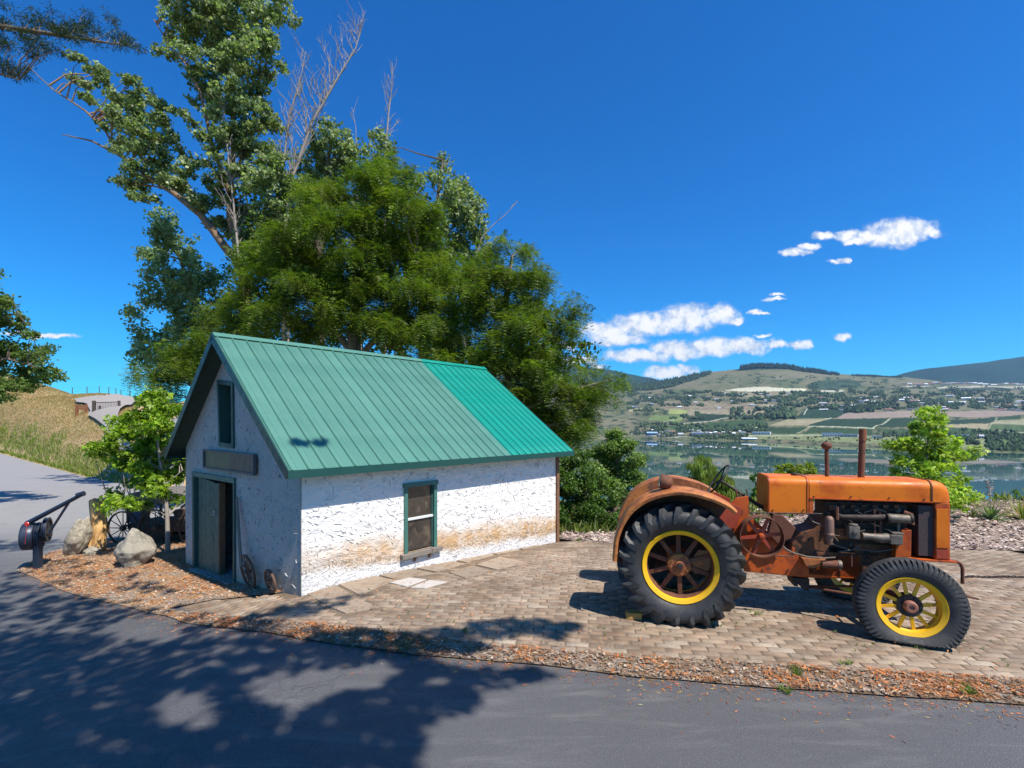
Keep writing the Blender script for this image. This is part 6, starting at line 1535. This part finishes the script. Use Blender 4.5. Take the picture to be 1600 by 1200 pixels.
# tree at the left edge
YE = 17.0; base = gp(-20.0, YE)
tree('ash_tree', 'leafy tree at the left edge in front of the dry hill', 'tree', base, [([base] + mp([(-60,640),(-50,560),(-40,480),(-35,420)], YE), [.2,.17,.14,.08,.03]), (mp([(-50,580),(10,560),(60,575)], YE), [.07,.04,.015]), (mp([(-50,540),(0,510),(40,505)], YE), [.07,.04,.015])],
     [(5,462,12),(18,480,14),(-5,490,24),(8,510,20),(30,520,14),(48,528,11),(20,545,24),(50,550,18),(68,560,13),(82,578,12),(60,580,14),(30,580,20),(5,570,26),(0,605,26),(25,608,16),(70,594,10),(90,590,7),(40,600,9),(8,630,12),(-20,560,40),(-60,500,50),(-60,600,50),(-30,440,26)],
     YE, .7, 110, .26, 24, .11, [(.09,.15,.03),(.12,.19,.045),(.06,.10,.022),(.17,.23,.06)], 'leaf', 'bark', 60, shell=.5)
# the big fir whose twigs hang in at the top left
YF = 7.5; base = gp(-11.5, 6.0)
FB = []
for (x0, y0, x1, y1) in [(-120,20,60,85),(-80,60,45,120),(-60,-20,110,60),(30,60,90,78),(110,40,150,62),(90,20,200,70),(-60,80,15,115),(170,30,212,74),(50,20,120,66),(-80,0,60,60)]:
    for k in range(9): FB.append((x0 + (x1-x0)*k/8 + rnd.uniform(-5, 5), y0 + (y1-y0)*k/8 + rnd.uniform(-4, 4), 8))
FB += [(12,95,14),(24,118,8),(5,75,16),(35,78,13),(70,74,10),(200,72,7),(0,50,24),(40,40,22),(90,36,18),(140,36,14)]
mb_paths = [([base, base + Vector((.1, .1, 5)), base + Vector((.2, .2, 11)), base + Vector((.3, .3, 16))], [.32, .26, .18, .05])]
mb_paths.append(([base + Vector((.15, .1, 7.5)), at(-80, 30, YF), at(60, 50, YF), at(200, 72, YF)], [.09, .05, .03, .008]))
mb_paths.append(([base + Vector((.15, .1, 8.2)), at(-100, -60, YF), at(40, -10, YF)], [.09, .05, .012]))
mb_paths.append(([base + Vector((.15, .1, 6.8)), at(-80, 90, YF), at(30, 125, YF)], [.07, .04, .008]))
tree('fir_tree', 'dark fir hanging its twigs into the top left corner', 'tree', base, mb_paths, FB, YF, .35, 420, .07, 22, .07, [(.02,.04,.012),(.03,.055,.018),(.015,.03,.012)], 'needle', 'bark', 60, aspect=.12, shell=.8, lr=.012)

# the tree that shades the road: stands behind the camera, its boughs reach overhead
DARK = [[(-600,880),(27,893),(60,906),(100,925),(160,940),(255,963),(300,976),(380,986),(465,1000),(560,1012),(640,1024),(700,1038),(780,1046),(868,1053),(800,1064),(755,1085),(735,1105),(690,1118),(650,1140),(640,1220),(-600,1220)],
 [(470,985),(560,985),(640,990),(720,985),(772,1010),(720,1022),(600,1019),(500,1003)], [(640,992),(700,980),(780,968),(860,970),(918,980),(850,992),(760,1000),(690,1004)],
 [(375,962),(460,944),(520,936),(582,926),(520,950),(470,965),(420,976)], [(300,962),(380,968),(455,986),(430,996),(340,982)], [(820,990),(880,985),(870,998)]]
HOLE = [[(150,985),(190,968),(240,962),(300,978),(285,995),(235,1006),(180,1002)], [(235,1095),(270,1078),(325,1076),(345,1100),(340,1135),(300,1150),(245,1140)],
 [(374,1068),(400,1052),(450,1058),(500,1042),(545,1040),(600,1034),(640,1052),(600,1072),(560,1078),(520,1095),(460,1118),(430,1110),(395,1095)],
 [(325,1010),(350,1006),(390,1014),(380,1024),(345,1022)], [(655,1062),(690,1054),(705,1068),(680,1082)], [(180,1012),(240,1010),(215,1018)],[(30,965),(70,968),(50,974)],[(-160,1000),(-60,990),(-40,1040),(-140,1050)],[(540,1150),(600,1140),(620,1180)]]
cen = []; rad = []
def shade_pt(G, h):
    while True:
        p = G + sunv * (h / sunv.z)
        if p.y < .4 or (p.z - EYE) / p.y > .97 or abs(p.x) / p.y > 1.25: return p
        h += .4
tries = 0
while len(cen) < 3500 and tries < 60000:
    tries += 1; 
    px = rnd.uniform(-500, 930); py = rnd.uniform(890, 1210)
    if not any(inpoly(P, px, py) for P in DARK) or any(inpoly(P, px, py) for P in HOLE): continue
    if py < 1000 and px < 520 and rnd.random() < .35: continue
    G = unproj(px, py)
    if rnd.random() > (G.y / 6.5) ** 1.5: continue
    cen.append(shade_pt(G, rnd.uniform(6.8, 9.6) + .25 * abs(G.x))); rad.append(.11)
k = 0
while k < 260:      # dapple over the gravel bed: thin streaks
    px = rnd.uniform(40, 460); py = rnd.uniform(866, 958)
    if mnoise.noise(Vector((px * .011, py * .075, 8))) < .06: continue
    k += 1
    G = unproj(px, py)
    if not gin(G.x, G.y) or (G.y > 9.2 and G.x > -8.5): continue
    hit = False
    for q in range(1, 14):
        P_ = G + sunv * (q * .45); rl_ = P_ - C0
        if -.7 < rl_.dot(D1) < LL + .5 and -.7 < rl_.dot(D2) < WW + .7 and P_.z < RZ + .5: hit = True
    if hit: continue
    cen.append(shade_pt(G, rnd.uniform(8, 11))); rad.append(.08)
for _ in range(16):   # one sprig shades the roof near the lower corner
    p = C0 + D1 * rnd.uniform(-.05, .42) + D2 * rnd.uniform(.16, .24) + Vector((0, 0, 1.86)); cen.append(shade_pt(p, rnd.uniform(6.5, 7.5))); rad.append(.07)
base = gp(8.5, -7.0)
th = thing('shade_tree', 'big tree behind the viewer whose boughs shade the road', 'tree', base)
mb = MB(); tp = [base, base + Vector((-.2, .4, 4)), base + Vector((-.5, 1.2, 8)), base + Vector((-.8, 1.8, 12)), base + Vector((-.9, 2, 15))]
mb.tube(tp, [.36, .3, .24, .14, .04], 12, cap=False); bgh = [tp[2] + Vector((0, 0, 1)), Vector((5, -4.2, 10.2)), Vector((2.5, -1.6, 10.4)), Vector((.2, -.4, 10.8)), Vector((-2.2, .2, 12))]; mb.tube(bgh, [.16, .12, .08, .05, .02], 8, cap=False); mb.build('trunk', M['bark'], th, smooth=60, org=base)
mb = MB(); limbs_to(mb, spine_pts(bgh), cen, 70, .018); mb.build('branches', M['bark'], th, smooth=60, org=base)
new_obj('crown', leaves_mesh('crown', np.array([tuple(c - base) for c in cen]), rad, 17, .11, [(.05,.09,.02),(.07,.12,.03)], 'leaf', .5), th)
# ------------------------------------------------------------------ things round the shed and on the hill
# leaning wagon wheels
M['oldiron'] = simple('old_iron', (.13, .075, .05), .8, .2, var=.35, sc=12, bmp=.003)
def cart_wheel(name, label, r, loc, rot, nsp=12, wid=.035, mat=None, group=None, hubr=None, rimw=.035):
    th = thing(name, label, 'wheel', loc, 0, group) if label else None
    mat = mat or M['oldiron']; par = th
    rm = MB(); rm.lathe([(r - rimw, -wid/2), (r, -wid/2), (r + .006, 0), (r, wid/2), (r - rimw, wid/2), (r - rimw, -wid/2)], n=40); rim = rm.build('rim' if th else name, mat, par, smooth=40)
    hr = hubr or r * .14
    h = MB(); h.lathe([(0, -wid*1.6), (hr*.6, -wid*1.6), (hr, -wid), (hr, wid), (hr*.6, wid*1.6), (0, wid*1.6)], n=16); hb = h.build('hub', mat, par or rim, smooth=40)
    for k in range(nsp):
        a = 2*math.pi*k/nsp; MB().tube([(math.cos(a)*hr*.9, 0, math.sin(a)*hr*.9), (math.cos(a)*(r-rimw*.8), 0, math.sin(a)*(r-rimw*.8))], [wid*.32, wid*.24], 5).build('spoke', mat, par or rim)
    if th: th.rotation_euler = rot; return th
    rim.location = loc; rim.rotation_euler = rot; return rim
for (px, py, r, lab, ns) in ((387, 895, .255, 'larger rusty spoked wheel leaning on the shed wall beside the door', 14), (422, 907, .165, 'smaller rusty spoked wheel leaning near the shed corner', 8)):
    p = SL(px, py, 'x', -.10); wp = C0 + D1 * p.x + D2 * p.y; g0 = gz(wp.x, wp.y); wp.z = g0 + r + .02
    cart_wheel('wagon_wheel', lab, r, wp, (R(-12) if False else R(0), 0, ROT + R(90)), ns, .03).rotation_euler = Matrix.Rotation(ROT + R(90), 3, 'Z').to_4x4().to_3x3().to_euler() if False else (R(9), 0, ROT - R(90))
# leaning boards by the door
lb0, lb1 = SL(378, 884, 'x', -.14), SL(371, 776, 'x', -.03)
def w_(p): return C0 + D1 * p.x + D2 * p.y + Vector((0, 0, p.z))
bt = thing('leaning_board', 'thin weathered board leaning on the wall right of the door', 'board', w_(lb0))
q0, q1 = w_(lb0), w_(lb1); mb = MB(); sd = D2 * -.035; mb.frame_box(q0 - q0, q1 - q0, sd, -D1 * .02); mb.build('board', M['greywood'], bt)
mb = MB(); mb.frame_box(sd * -1.4, (q1 - q0) * .96, sd * .8, -D1 * .018); mb.build('batten', M['greywood'], bt)
# stones at the sill
for k in range(14):
    p = SL(rnd.uniform(318, 372), 0, 'x', -.06); 
rocks = []
def rock(name, label, px, py, w_, h, d, seed, mat, cat='boulder', tilt=0, taper=.35, zb=-.05, Y=None, group=None):
    bm = bmesh.new(); bmesh.ops.create_icosphere(bm, subdivisions=5, radius=1); rr = Vector((seed * 3.1, seed * 1.7, seed))
    for v in bm.verts:
        p = v.co.copy(); n = mnoise.noise(p * 1.1 + rr) * .34 + mnoise.noise(p * 2.6 + rr) * .14 + mnoise.noise(p * 7 + rr) * .035 + mnoise.noise(p * 18 + rr) * .012
        # facets
        for q in range(7):
            f = Vector((math.sin(q * 2.4 + seed), math.cos(q * 1.7 + seed * 2), math.sin(q * 1.1 + seed * .5) * .8)).normalized(); dd = p.dot(f)
            if dd > .80: p -= f * (dd - .80) * .5
        p *= 1 + n + .05 * abs(mnoise.noise(p * 4 + rr)); k = 1 - taper * max(0, p.z); v.co = Vector((p.x * k * w_/2 + tilt * p.z, p.y * k * d/2, (p.z * .5 + .5) * h))
    me = bpy.data.meshes.new(name); bm.to_mesh(me); bm.free(); me.materials.append(mat); me.polygons.foreach_set('use_smooth', [True] * len(me.polygons)); me.set_sharp_from_angle(angle=R(40))
    g_ = unproj(px, py); o = new_obj(name, me, None, g_ + Vector((0, d*.35, zb))); tag(o, label, cat, group); return o
M['rock'] = simple('boulder_stone', (.27, .24, .19), .9, var=.35, sc=3, col2=(.16, .15, .12), th=(.48, .62), sc2=4, bmp=.02, bsc=14, coords='Object', col3=(.38, .34, .26), th3=(.52, .7), sc3=7)
M['rock2'] = simple('pale_stone', (.34, .30, .23), .9, var=.35, sc=3, col2=(.20, .18, .14), th=(.5, .62), sc2=5, bmp=.03, bsc=12, col3=(.5, .46, .36), th3=(.55, .7), sc3=8)
rock('boulder', 'big smooth pointed grey boulder in the gravel left of the shed', 196, 888, .78, .74, .62, 3.3, M['rock'], tilt=-.02, taper=.55)
rock('boulder', 'upright craggy pale rock beside the wooden stump', 112, 870, .45, .84, .40, 5.1, M['rock2'], tilt=.12, taper=.3)
rock('stone', 'flat squarish grey stone at the foot of the wooden stump', 138, 868, .34, .22, .3, 7.7, M['rock'], 'stone', taper=.1)
# stump
sp_ = unproj(140, 866); mb = MB(); n = 26; V = []; hs = [0, .07, .22, .38, .52, .64, .78, .92, 1.06, 1.20]
for j, h in enumerate(hs):
    for k in range(n):
        a = 2*math.pi*k/n; r = .135 * (1 + .16 * mnoise.noise(Vector((math.cos(a)*1.5, math.sin(a)*1.5, h*2.2))) + .07 * math.sin(a*5 + h*3) + .04 * math.sin(a*11) + .22 * math.exp(-((h-.62)/.12)**2) * max(0, math.cos(a+.3)))
        r *= 1 + .1 * (1 - h); V.append((math.cos(a)*r + .03*math.sin(h*3), math.sin(a)*r, h + (.03*math.sin(a*3) if j == len(hs)-1 else 0)))
mb.add(V, [(j*n+k, j*n+(k+1) % n, (j+1)*n+(k+1) % n, (j+1)*n+k) for j in range(len(hs)-1) for k in range(n)] + [tuple((len(hs)-1)*n+k for k in range(n-1, -1, -1))])
m, t, b = new_mat('stump_wood'); P = t.n('ShaderNodeTexCoord').outputs['Object']; g1 = t.noise(t.scale(P, (9, 9, .8)), 3, 6, .65)
c = t.mix(t.ramp(g1, .35, .65), (.80, .50, .20), (.48, .24, .08)); c = t.mix(t.ramp(t.noise(P, 7, 5), .64, .74), c, (.22, .11, .05)); t.put(b.inputs['Base Color'], c); b.inputs['Roughness'].default_value = .8; bump(t, b, g1, .03)
st = mb.build('tree_stump', m, None, smooth=50); st.location = sp_ + Vector((0, .2, -.04)); tag(st, 'tall orange-brown barkless stump standing behind the craggy rock', 'stump')
# barrier gate pivot with counterweight drums
bp0 = unproj(59, 890); YG = bp0.y
M['navy'] = simple('dark_blue_paint', (.022, .032, .055), .4, .2, var=.25, sc=6, bmp=.001, col2=(.05, .05, .055), th=(.58, .7))
bg_ = thing('barrier_post', 'dark blue barrier post with counterweight drum, pulleys and raised stub arm', 'barrier', bp0)
def A(px, py, dy=0): return at(px, py, YG + dy) - bp0
pt = A(59, 838)
MB().box((-.055, -.05, -.05), (.055, .05, pt.z)).build('post', M['navy'], bg_, bevel=.006)
ax0 = A(31, 838, .0); ax1 = A(57, 836, -.02)
dr_ = MB(); L_ = (ax1 - ax0).length
DD = Vector((.86, .50, 0)).normalized(); DA = A(35, 839)
def disc_stack(name, t0, t1, dz, r, prof, mat):
    a = DA + DD * t0 + Vector((0, 0, dz)); b_ = DA + DD * t1 + Vector((0, 0, dz)); d = (b_ - a); o = MB().lathe([(r * q, h * d.length) for q, h in prof], axis='x', n=36).build(name, mat, bg_, smooth=40)
    o.location = a; o.rotation_euler = d.to_track_quat('X', 'Z').to_euler(); return o
d1 = disc_stack('counterweight_drum', 0, .20, 0, .262, [(0, 0), (.86, 0), (.97, .05), (1, .15), (1, .40), (.985, .42), (.985, .5), (1, .52), (1, .9), (.94, 1.0), (0, 1.0)], M['navy'])
pu = disc_stack('pulley', .225, .28, 0, .265, [(0, .3), (.3, .3), (.34, .0), (.5, .1), (.62, .25), (.80, .25), (.84, -.1), (1, -.1), (1, .1), (.9, .35), (.9, .6), (1, .85), (1, 1.1), (.84, 1.1), (.8, .7), (.62, .7), (.34, 1), (0, 1.)], M['navy'])
pu2 = disc_stack('pulley', .33, .385, .10, .245, [(0, .3), (.3, .3), (.34, .0), (.5, .1), (.62, .25), (.80, .25), (.84, -.1), (1, -.1), (1, .1), (.9, .35), (.9, .6), (1, .85), (1, 1.1), (.84, 1.1), (.8, .7), (.62, .7), (.34, 1), (0, 1.)], M['navy'])
MB().tube([DA - DD * .02, DA + DD * .42], .03, 10).build('axle', M['rust_dk'], bg_)
MB().tube([A(42, 818), A(80, 798), A(128, 772.5)], [.048, .042, .036], 14).build('arm', M['navy'], bg_, smooth=40)
MB().tube([A(121, 774), A(131, 771)], [.05, .05], 10).build('arm_clamp', M['navy'], bg_)
MB().tube([A(107, 786), A(76, 834)], .022, 8).build('brace', M['navy'], bg_)
MB().lathe([(0, -.012), (.038, -.01), (.045, 0), (.038, .008), (0, .01)], org=A(42, 819, -.06), n=16).build('reflector', simple('red_reflector', (.55, .03, .02), .3, bmp=0), bg_, smooth=40)
MB().tube([A(42, 822, -.25), A(41, 832, -.27), A(39, 850, -.27)], .004, 5).build('cable', simple('red_cable', (.4, .03, .02), .5, bmp=0), bg_)
# old carriage
M['cwood'] = simple('carriage_wood', (.085, .05, .035), .75, var=.4, sc=7, bmp=.004, col2=(.16, .10, .07), th=(.52, .68))
M['croof'] = simple('carriage_roof', (.13, .115, .105), .8, var=.35, sc=6, bmp=.006)
YC = 11.5; cpos = Vector(((232 - 800) / F * YC, YC, gz((232-800)/F*YC, YC)))
cg = thing('carriage', 'old dark wooden horse carriage with spoked wheels behind the small maple', 'carriage', cpos, R(-6))
xs = lambda px: (px - 232) / F * YC
zs = lambda py: EYE - (py - HZ) / F * YC - cpos.z
body = MB(); body.prism([(xs(197), zs(818)), (xs(197), zs(826)), (xs(204), zs(838)), (xs(262), zs(838)), (xs(268), zs(818))], -.02, .95); cb = body.build('body', M['cwood'], cg, bevel=.01)
for x in (197, 222, 232, 262): MB().box((xs(x) - .02, -.03, zs(818)), (xs(x) + .03, .0, zs(786))).build('pillar', M['cwood'], cb)
for x in (197, 262): MB().box((xs(x) - .02, .92, zs(818)), (xs(x) + .03, .95, zs(786))).build('pillar', M['cwood'], cb)
MB().box((xs(199), -.012, zs(817)), (xs(221), .0, zs(788))).build('curtained_window', simple('blue_blind', (.05, .06, .12), .6, var=.3, bmp=.002), cb)
MB().box((xs(223), -.012, zs(817)), (xs(231), .0, zs(788))).build('door_panel', M['cwood'], cb)
rf = MB(); P = []
for k in range(13):
    a = math.pi * k / 12; P.append((xs(230) - math.cos(a) * (xs(266) - xs(230)) * 1.02, zs(787) + math.sin(a) ** .7 * (zs(767) - zs(787))))
rf.prism(P, -.07, 1.0); rf.build('roof', M['croof'], cg, bevel=.008)
MB().prism([(xs(268), zs(830)), (xs(268), zs(812)), (xs(285), zs(808)), (xs(330), zs(808)), (xs(332), zs(832))], .02, .9).build('cargo_box', M['cwood'], cg, bevel=.01)
MB().box((xs(270), .1, zs(808)), (xs(300), .85, zs(797))).build('bench', M['cwood'], cg, bevel=.01)
MB().box((xs(205), .2, zs(842)), (xs(330), .7, zs(837))).build('chassis', M['cwood'], cg)
for (px, yy, r) in ((196, -.12, .40), (252, -.14, .43), (196, 1.0, .40), (252, 1.02, .43), (318, -.12, .43)):
    wv = cart_wheel('carriage_wheel', None, r, (xs(px), yy, r - .03), (0, 0, 0), 12, .04, M['cwood'], hubr=.06, rimw=.03); wv.parent = cg
for px in (196, 252): MB().tube([(xs(px), -.1, .41), (xs(px), 1.0, .41)], .03, 8).build('axle', M['cwood'], cg)
# hill fence, gate, wooden sign
M['postwood'] = simple('post_dark', (.07, .055, .045), .85, var=.3, bmp=.004)
def topline(px, pyg, dY=0):
    return unproj(px, pyg)
fp = []
for px, pyt in ((113, 607), (136, 608), (155, 610), (170, 611), (181, 613), (189, 614), (203, 617)):
    u = (px - 800) / F; best = None
    for Yq in np.arange(38, 130, 1.0):
        r_ = (gz(u * Yq, Yq) - EYE) / Yq
        if best is None or r_ > best[0]: best = (r_, Yq)
    Yq = best[1] + 1.0; z = gz(u * Yq, Yq); fp.append((Vector((u * Yq, Yq, z)), .0145 * Yq))
fn = thing('fence', 'thin wire fence with dark posts on the hill crest at left', 'fence', fp[0][0])
for p, h in fp: 
    q = p - fp[0][0]; MB().tube([(q.x, q.y, q.z - .3), (q.x, q.y, q.z + h)], .055, 6).build('post', M['postwood'], fn)
for f_ in (.35, .65, .92):
    MB().tube([(p - fp[0][0]) + Vector((0, 0, h * f_)) for p, h in fp], .008, 4).build('wire', M['postwood'], fn)
g0 = unproj(147, 646); kk = g0.y / F
gt = thing('field_gate', 'dark barred metal gate across the gravel drive on the hill', 'gate', g0)
G = lambda px, py: Vector(((px - 147) * kk, 0, (646 - py) * kk))
MB().box(G(145, 647) + Vector((0, -.1, 0)), G(148.5, 626) + Vector((0, .1, 0))).build('gate_post', M['postwood'], gt)
MB().box(G(185, 647) + Vector((0, -.1, 0)), G(187, 626) + Vector((0, .1, 0))).build('gate_post', M['postwood'], gt)
MB().box(G(155, 652) + Vector((0, -.08, 0)), G(157, 634) + Vector((0, .08, 0))).build('gate_post', M['postwood'], gt)
MB().tube([G(149, 629), G(186, 628)], .035, 6).build('top_rail', M['postwood'], gt); MB().box(G(149, 644.5) + Vector((0, -.05, 0)), G(186, 642) + Vector((0, .05, 0))).build('bottom_rail', M['postwood'], gt)
for k in range(15): MB().tube([G(150 + k * 2.45, 643), G(150 + k * 2.45, 629)], .014, 4).build('bar', M['postwood'], gt)
s0_ = unproj(120, 648); kk = s0_.y / F; H = lambda px, py: Vector(((px - 120) * kk, 0, (648 - py) * kk))
sg2 = thing('wooden_sign', 'low brown board sign between two posts on the grassy hill', 'sign', s0_)
M['signbrown'] = simple('sign_brown', (.22, .085, .035), .8, var=.2, bmp=.003)
for x in (118.5, 133): MB().box(H(x, 650) + Vector((0, -.1, 0)), H(x + 2.6, 632) + Vector((0, .1, 0))).build('post', M['signbrown'], sg2)
for a, b_ in ((640, 636.5), (636, 633.5)): MB().box(H(119, a) + Vector((0, -.03, 0)), H(135, b_) + Vector((0, .03, 0))).build('board', M['signbrown'], sg2)
# yuccas on the bank
def yucca(name, label, px, py, n, L, cols, stalk=False, spread=1.0):
    g_ = unproj(px, py); V = []; Fc = []; cc = []
    for k in range(n):
        a = rnd.uniform(0, 6.28); el = rnd.uniform(.1, 1.45); d = Vector((math.cos(a) * math.cos(el) * spread, math.sin(a) * math.cos(el) * spread, math.sin(el))); l = L * rnd.uniform(.7, 1.1); s = d.cross(Vector((0, 0, 1))).normalized() * .018
        p0 = d * .03; p1 = d * l * .5; p2 = d * l + Vector((0, 0, -.10 * l)); b0 = len(V); up3 = s.cross(d).normalized() * .008
        V += [p0 - s * .8, p0 + s * .8, p1 - s, p1 + s, p2, p0 - up3, p1 - up3]; Fc += [(b0, b0+5, b0+6, b0+2), (b0+5, b0+1, b0+3, b0+6), (b0+2, b0+6, b0+4, b0+4), (b0+6, b0+3, b0+4, b0+4)]; c = rnd.choice(cols); cc += [c] * 4
    me = bpy.data.meshes.new(name); me.from_pydata([tuple(v) for v in V], [], [f if f[2] != f[3] else f[:3] for f in Fc]); me.materials.append(M['leaf'])
    c4 = np.ones((len(cc), 4), np.float32); c4[:, :3] = cc; a_ = me.attributes.new('tint', 'FLOAT_COLOR', 'FACE'); a_.data.foreach_set('color', c4.ravel())
    th = thing(name, label, 'plant', g_); new_obj('leaves', me, th)
    if stalk:
        mb = MB(); mb.tube([(0, 0, 0), (-.02, 0, .4), (-.05, 0, .85)], [.014, .012, .008], 6)
        for k in range(26):
            h = rnd.uniform(.55, .88); a = rnd.uniform(0, 6.28); mb.tube([(-.04, 0, h), (-.04 + math.cos(a) * .07, math.sin(a) * .07, h + .03)], [.006, .012], 5)
        mb.build('dry_stalk', M['deadwood'], th)
    return th
yucca('yucca', 'spiky grey-green yucca with a dry flower stalk on the chip bank', 1549, 812, 70, .48, [(.10,.16,.07),(.14,.20,.09),(.20,.25,.13)], True)
yucca('yucca', 'yellow-green strappy plant on the bank at the right edge', 1598, 812, 50, .55, [(.25,.27,.06),(.16,.22,.05),(.32,.26,.10)])
yucca('yucca', 'small spiky rosette just left of the stalked yucca', 1522, 808, 30, .26, [(.12,.16,.08),(.2,.2,.12)])
V = []; Fc = []; cc = []
for _ in range(420):
    X = rnd.uniform(8.0, 17); Yq = 12.2 + rnd.uniform(-.4, 1.2) - (X - 8) * .03; tuft(None, X, Yq, 5, rnd.uniform(.08, .24), .12, [(.35,.30,.16),(.28,.24,.12),(.2,.22,.08),(.42,.36,.22)], V, Fc, cc, .004)
o = new_obj('bank_grass', np_mesh('bank_grass', V, Fc, M['leaf'], np.array(cc, np.float32))); o['kind'] = 'stuff'
# brushy slope below the yard
V = []; Fc = []; cc = []
for _ in range(9000):
    u = rnd.uniform(-.1, 1.25); Yq = rnd.uniform(11.6, 34) ; X = u * Yq
    if X < 1.2 or (X > 7 and Yq < 13.4): continue
    tuft(None, X, Yq, 4, rnd.uniform(.12, .4), .25, [(.10,.16,.03),(.15,.2,.05),(.22,.22,.08),(.07,.11,.02)], V, Fc, cc, .03)
o = new_obj('slope_brush', np_mesh('slope_brush', V, Fc, M['leaf'], np.array(cc, np.float32))); o['kind'] = 'stuff'
# haze
hm = bpy.data.materials.new('haze'); hm.use_nodes = True; hm.node_tree.nodes.clear(); t = NT(hm.node_tree)
pv = t.n('ShaderNodeVolumePrincipled', i={'Color': (.40, .66, 1.0), 'Density': .000038, 'Anisotropy': .2}); oo = t.n('ShaderNodeOutputMaterial'); t.put(oo.inputs['Volume'], pv.outputs[0])
USE_HAZE = True
if USE_HAZE:
    hz = MB().box((-19000, -900, -480), (32000, 9500, 1060)).build('haze', hm); hz['kind'] = 'stuff'
print('TRIS', sum(len(o.data.loops) - 2 * len(o.data.polygons) for o in C.objects if o.type == 'MESH'), 'OBJ', len(C.objects))
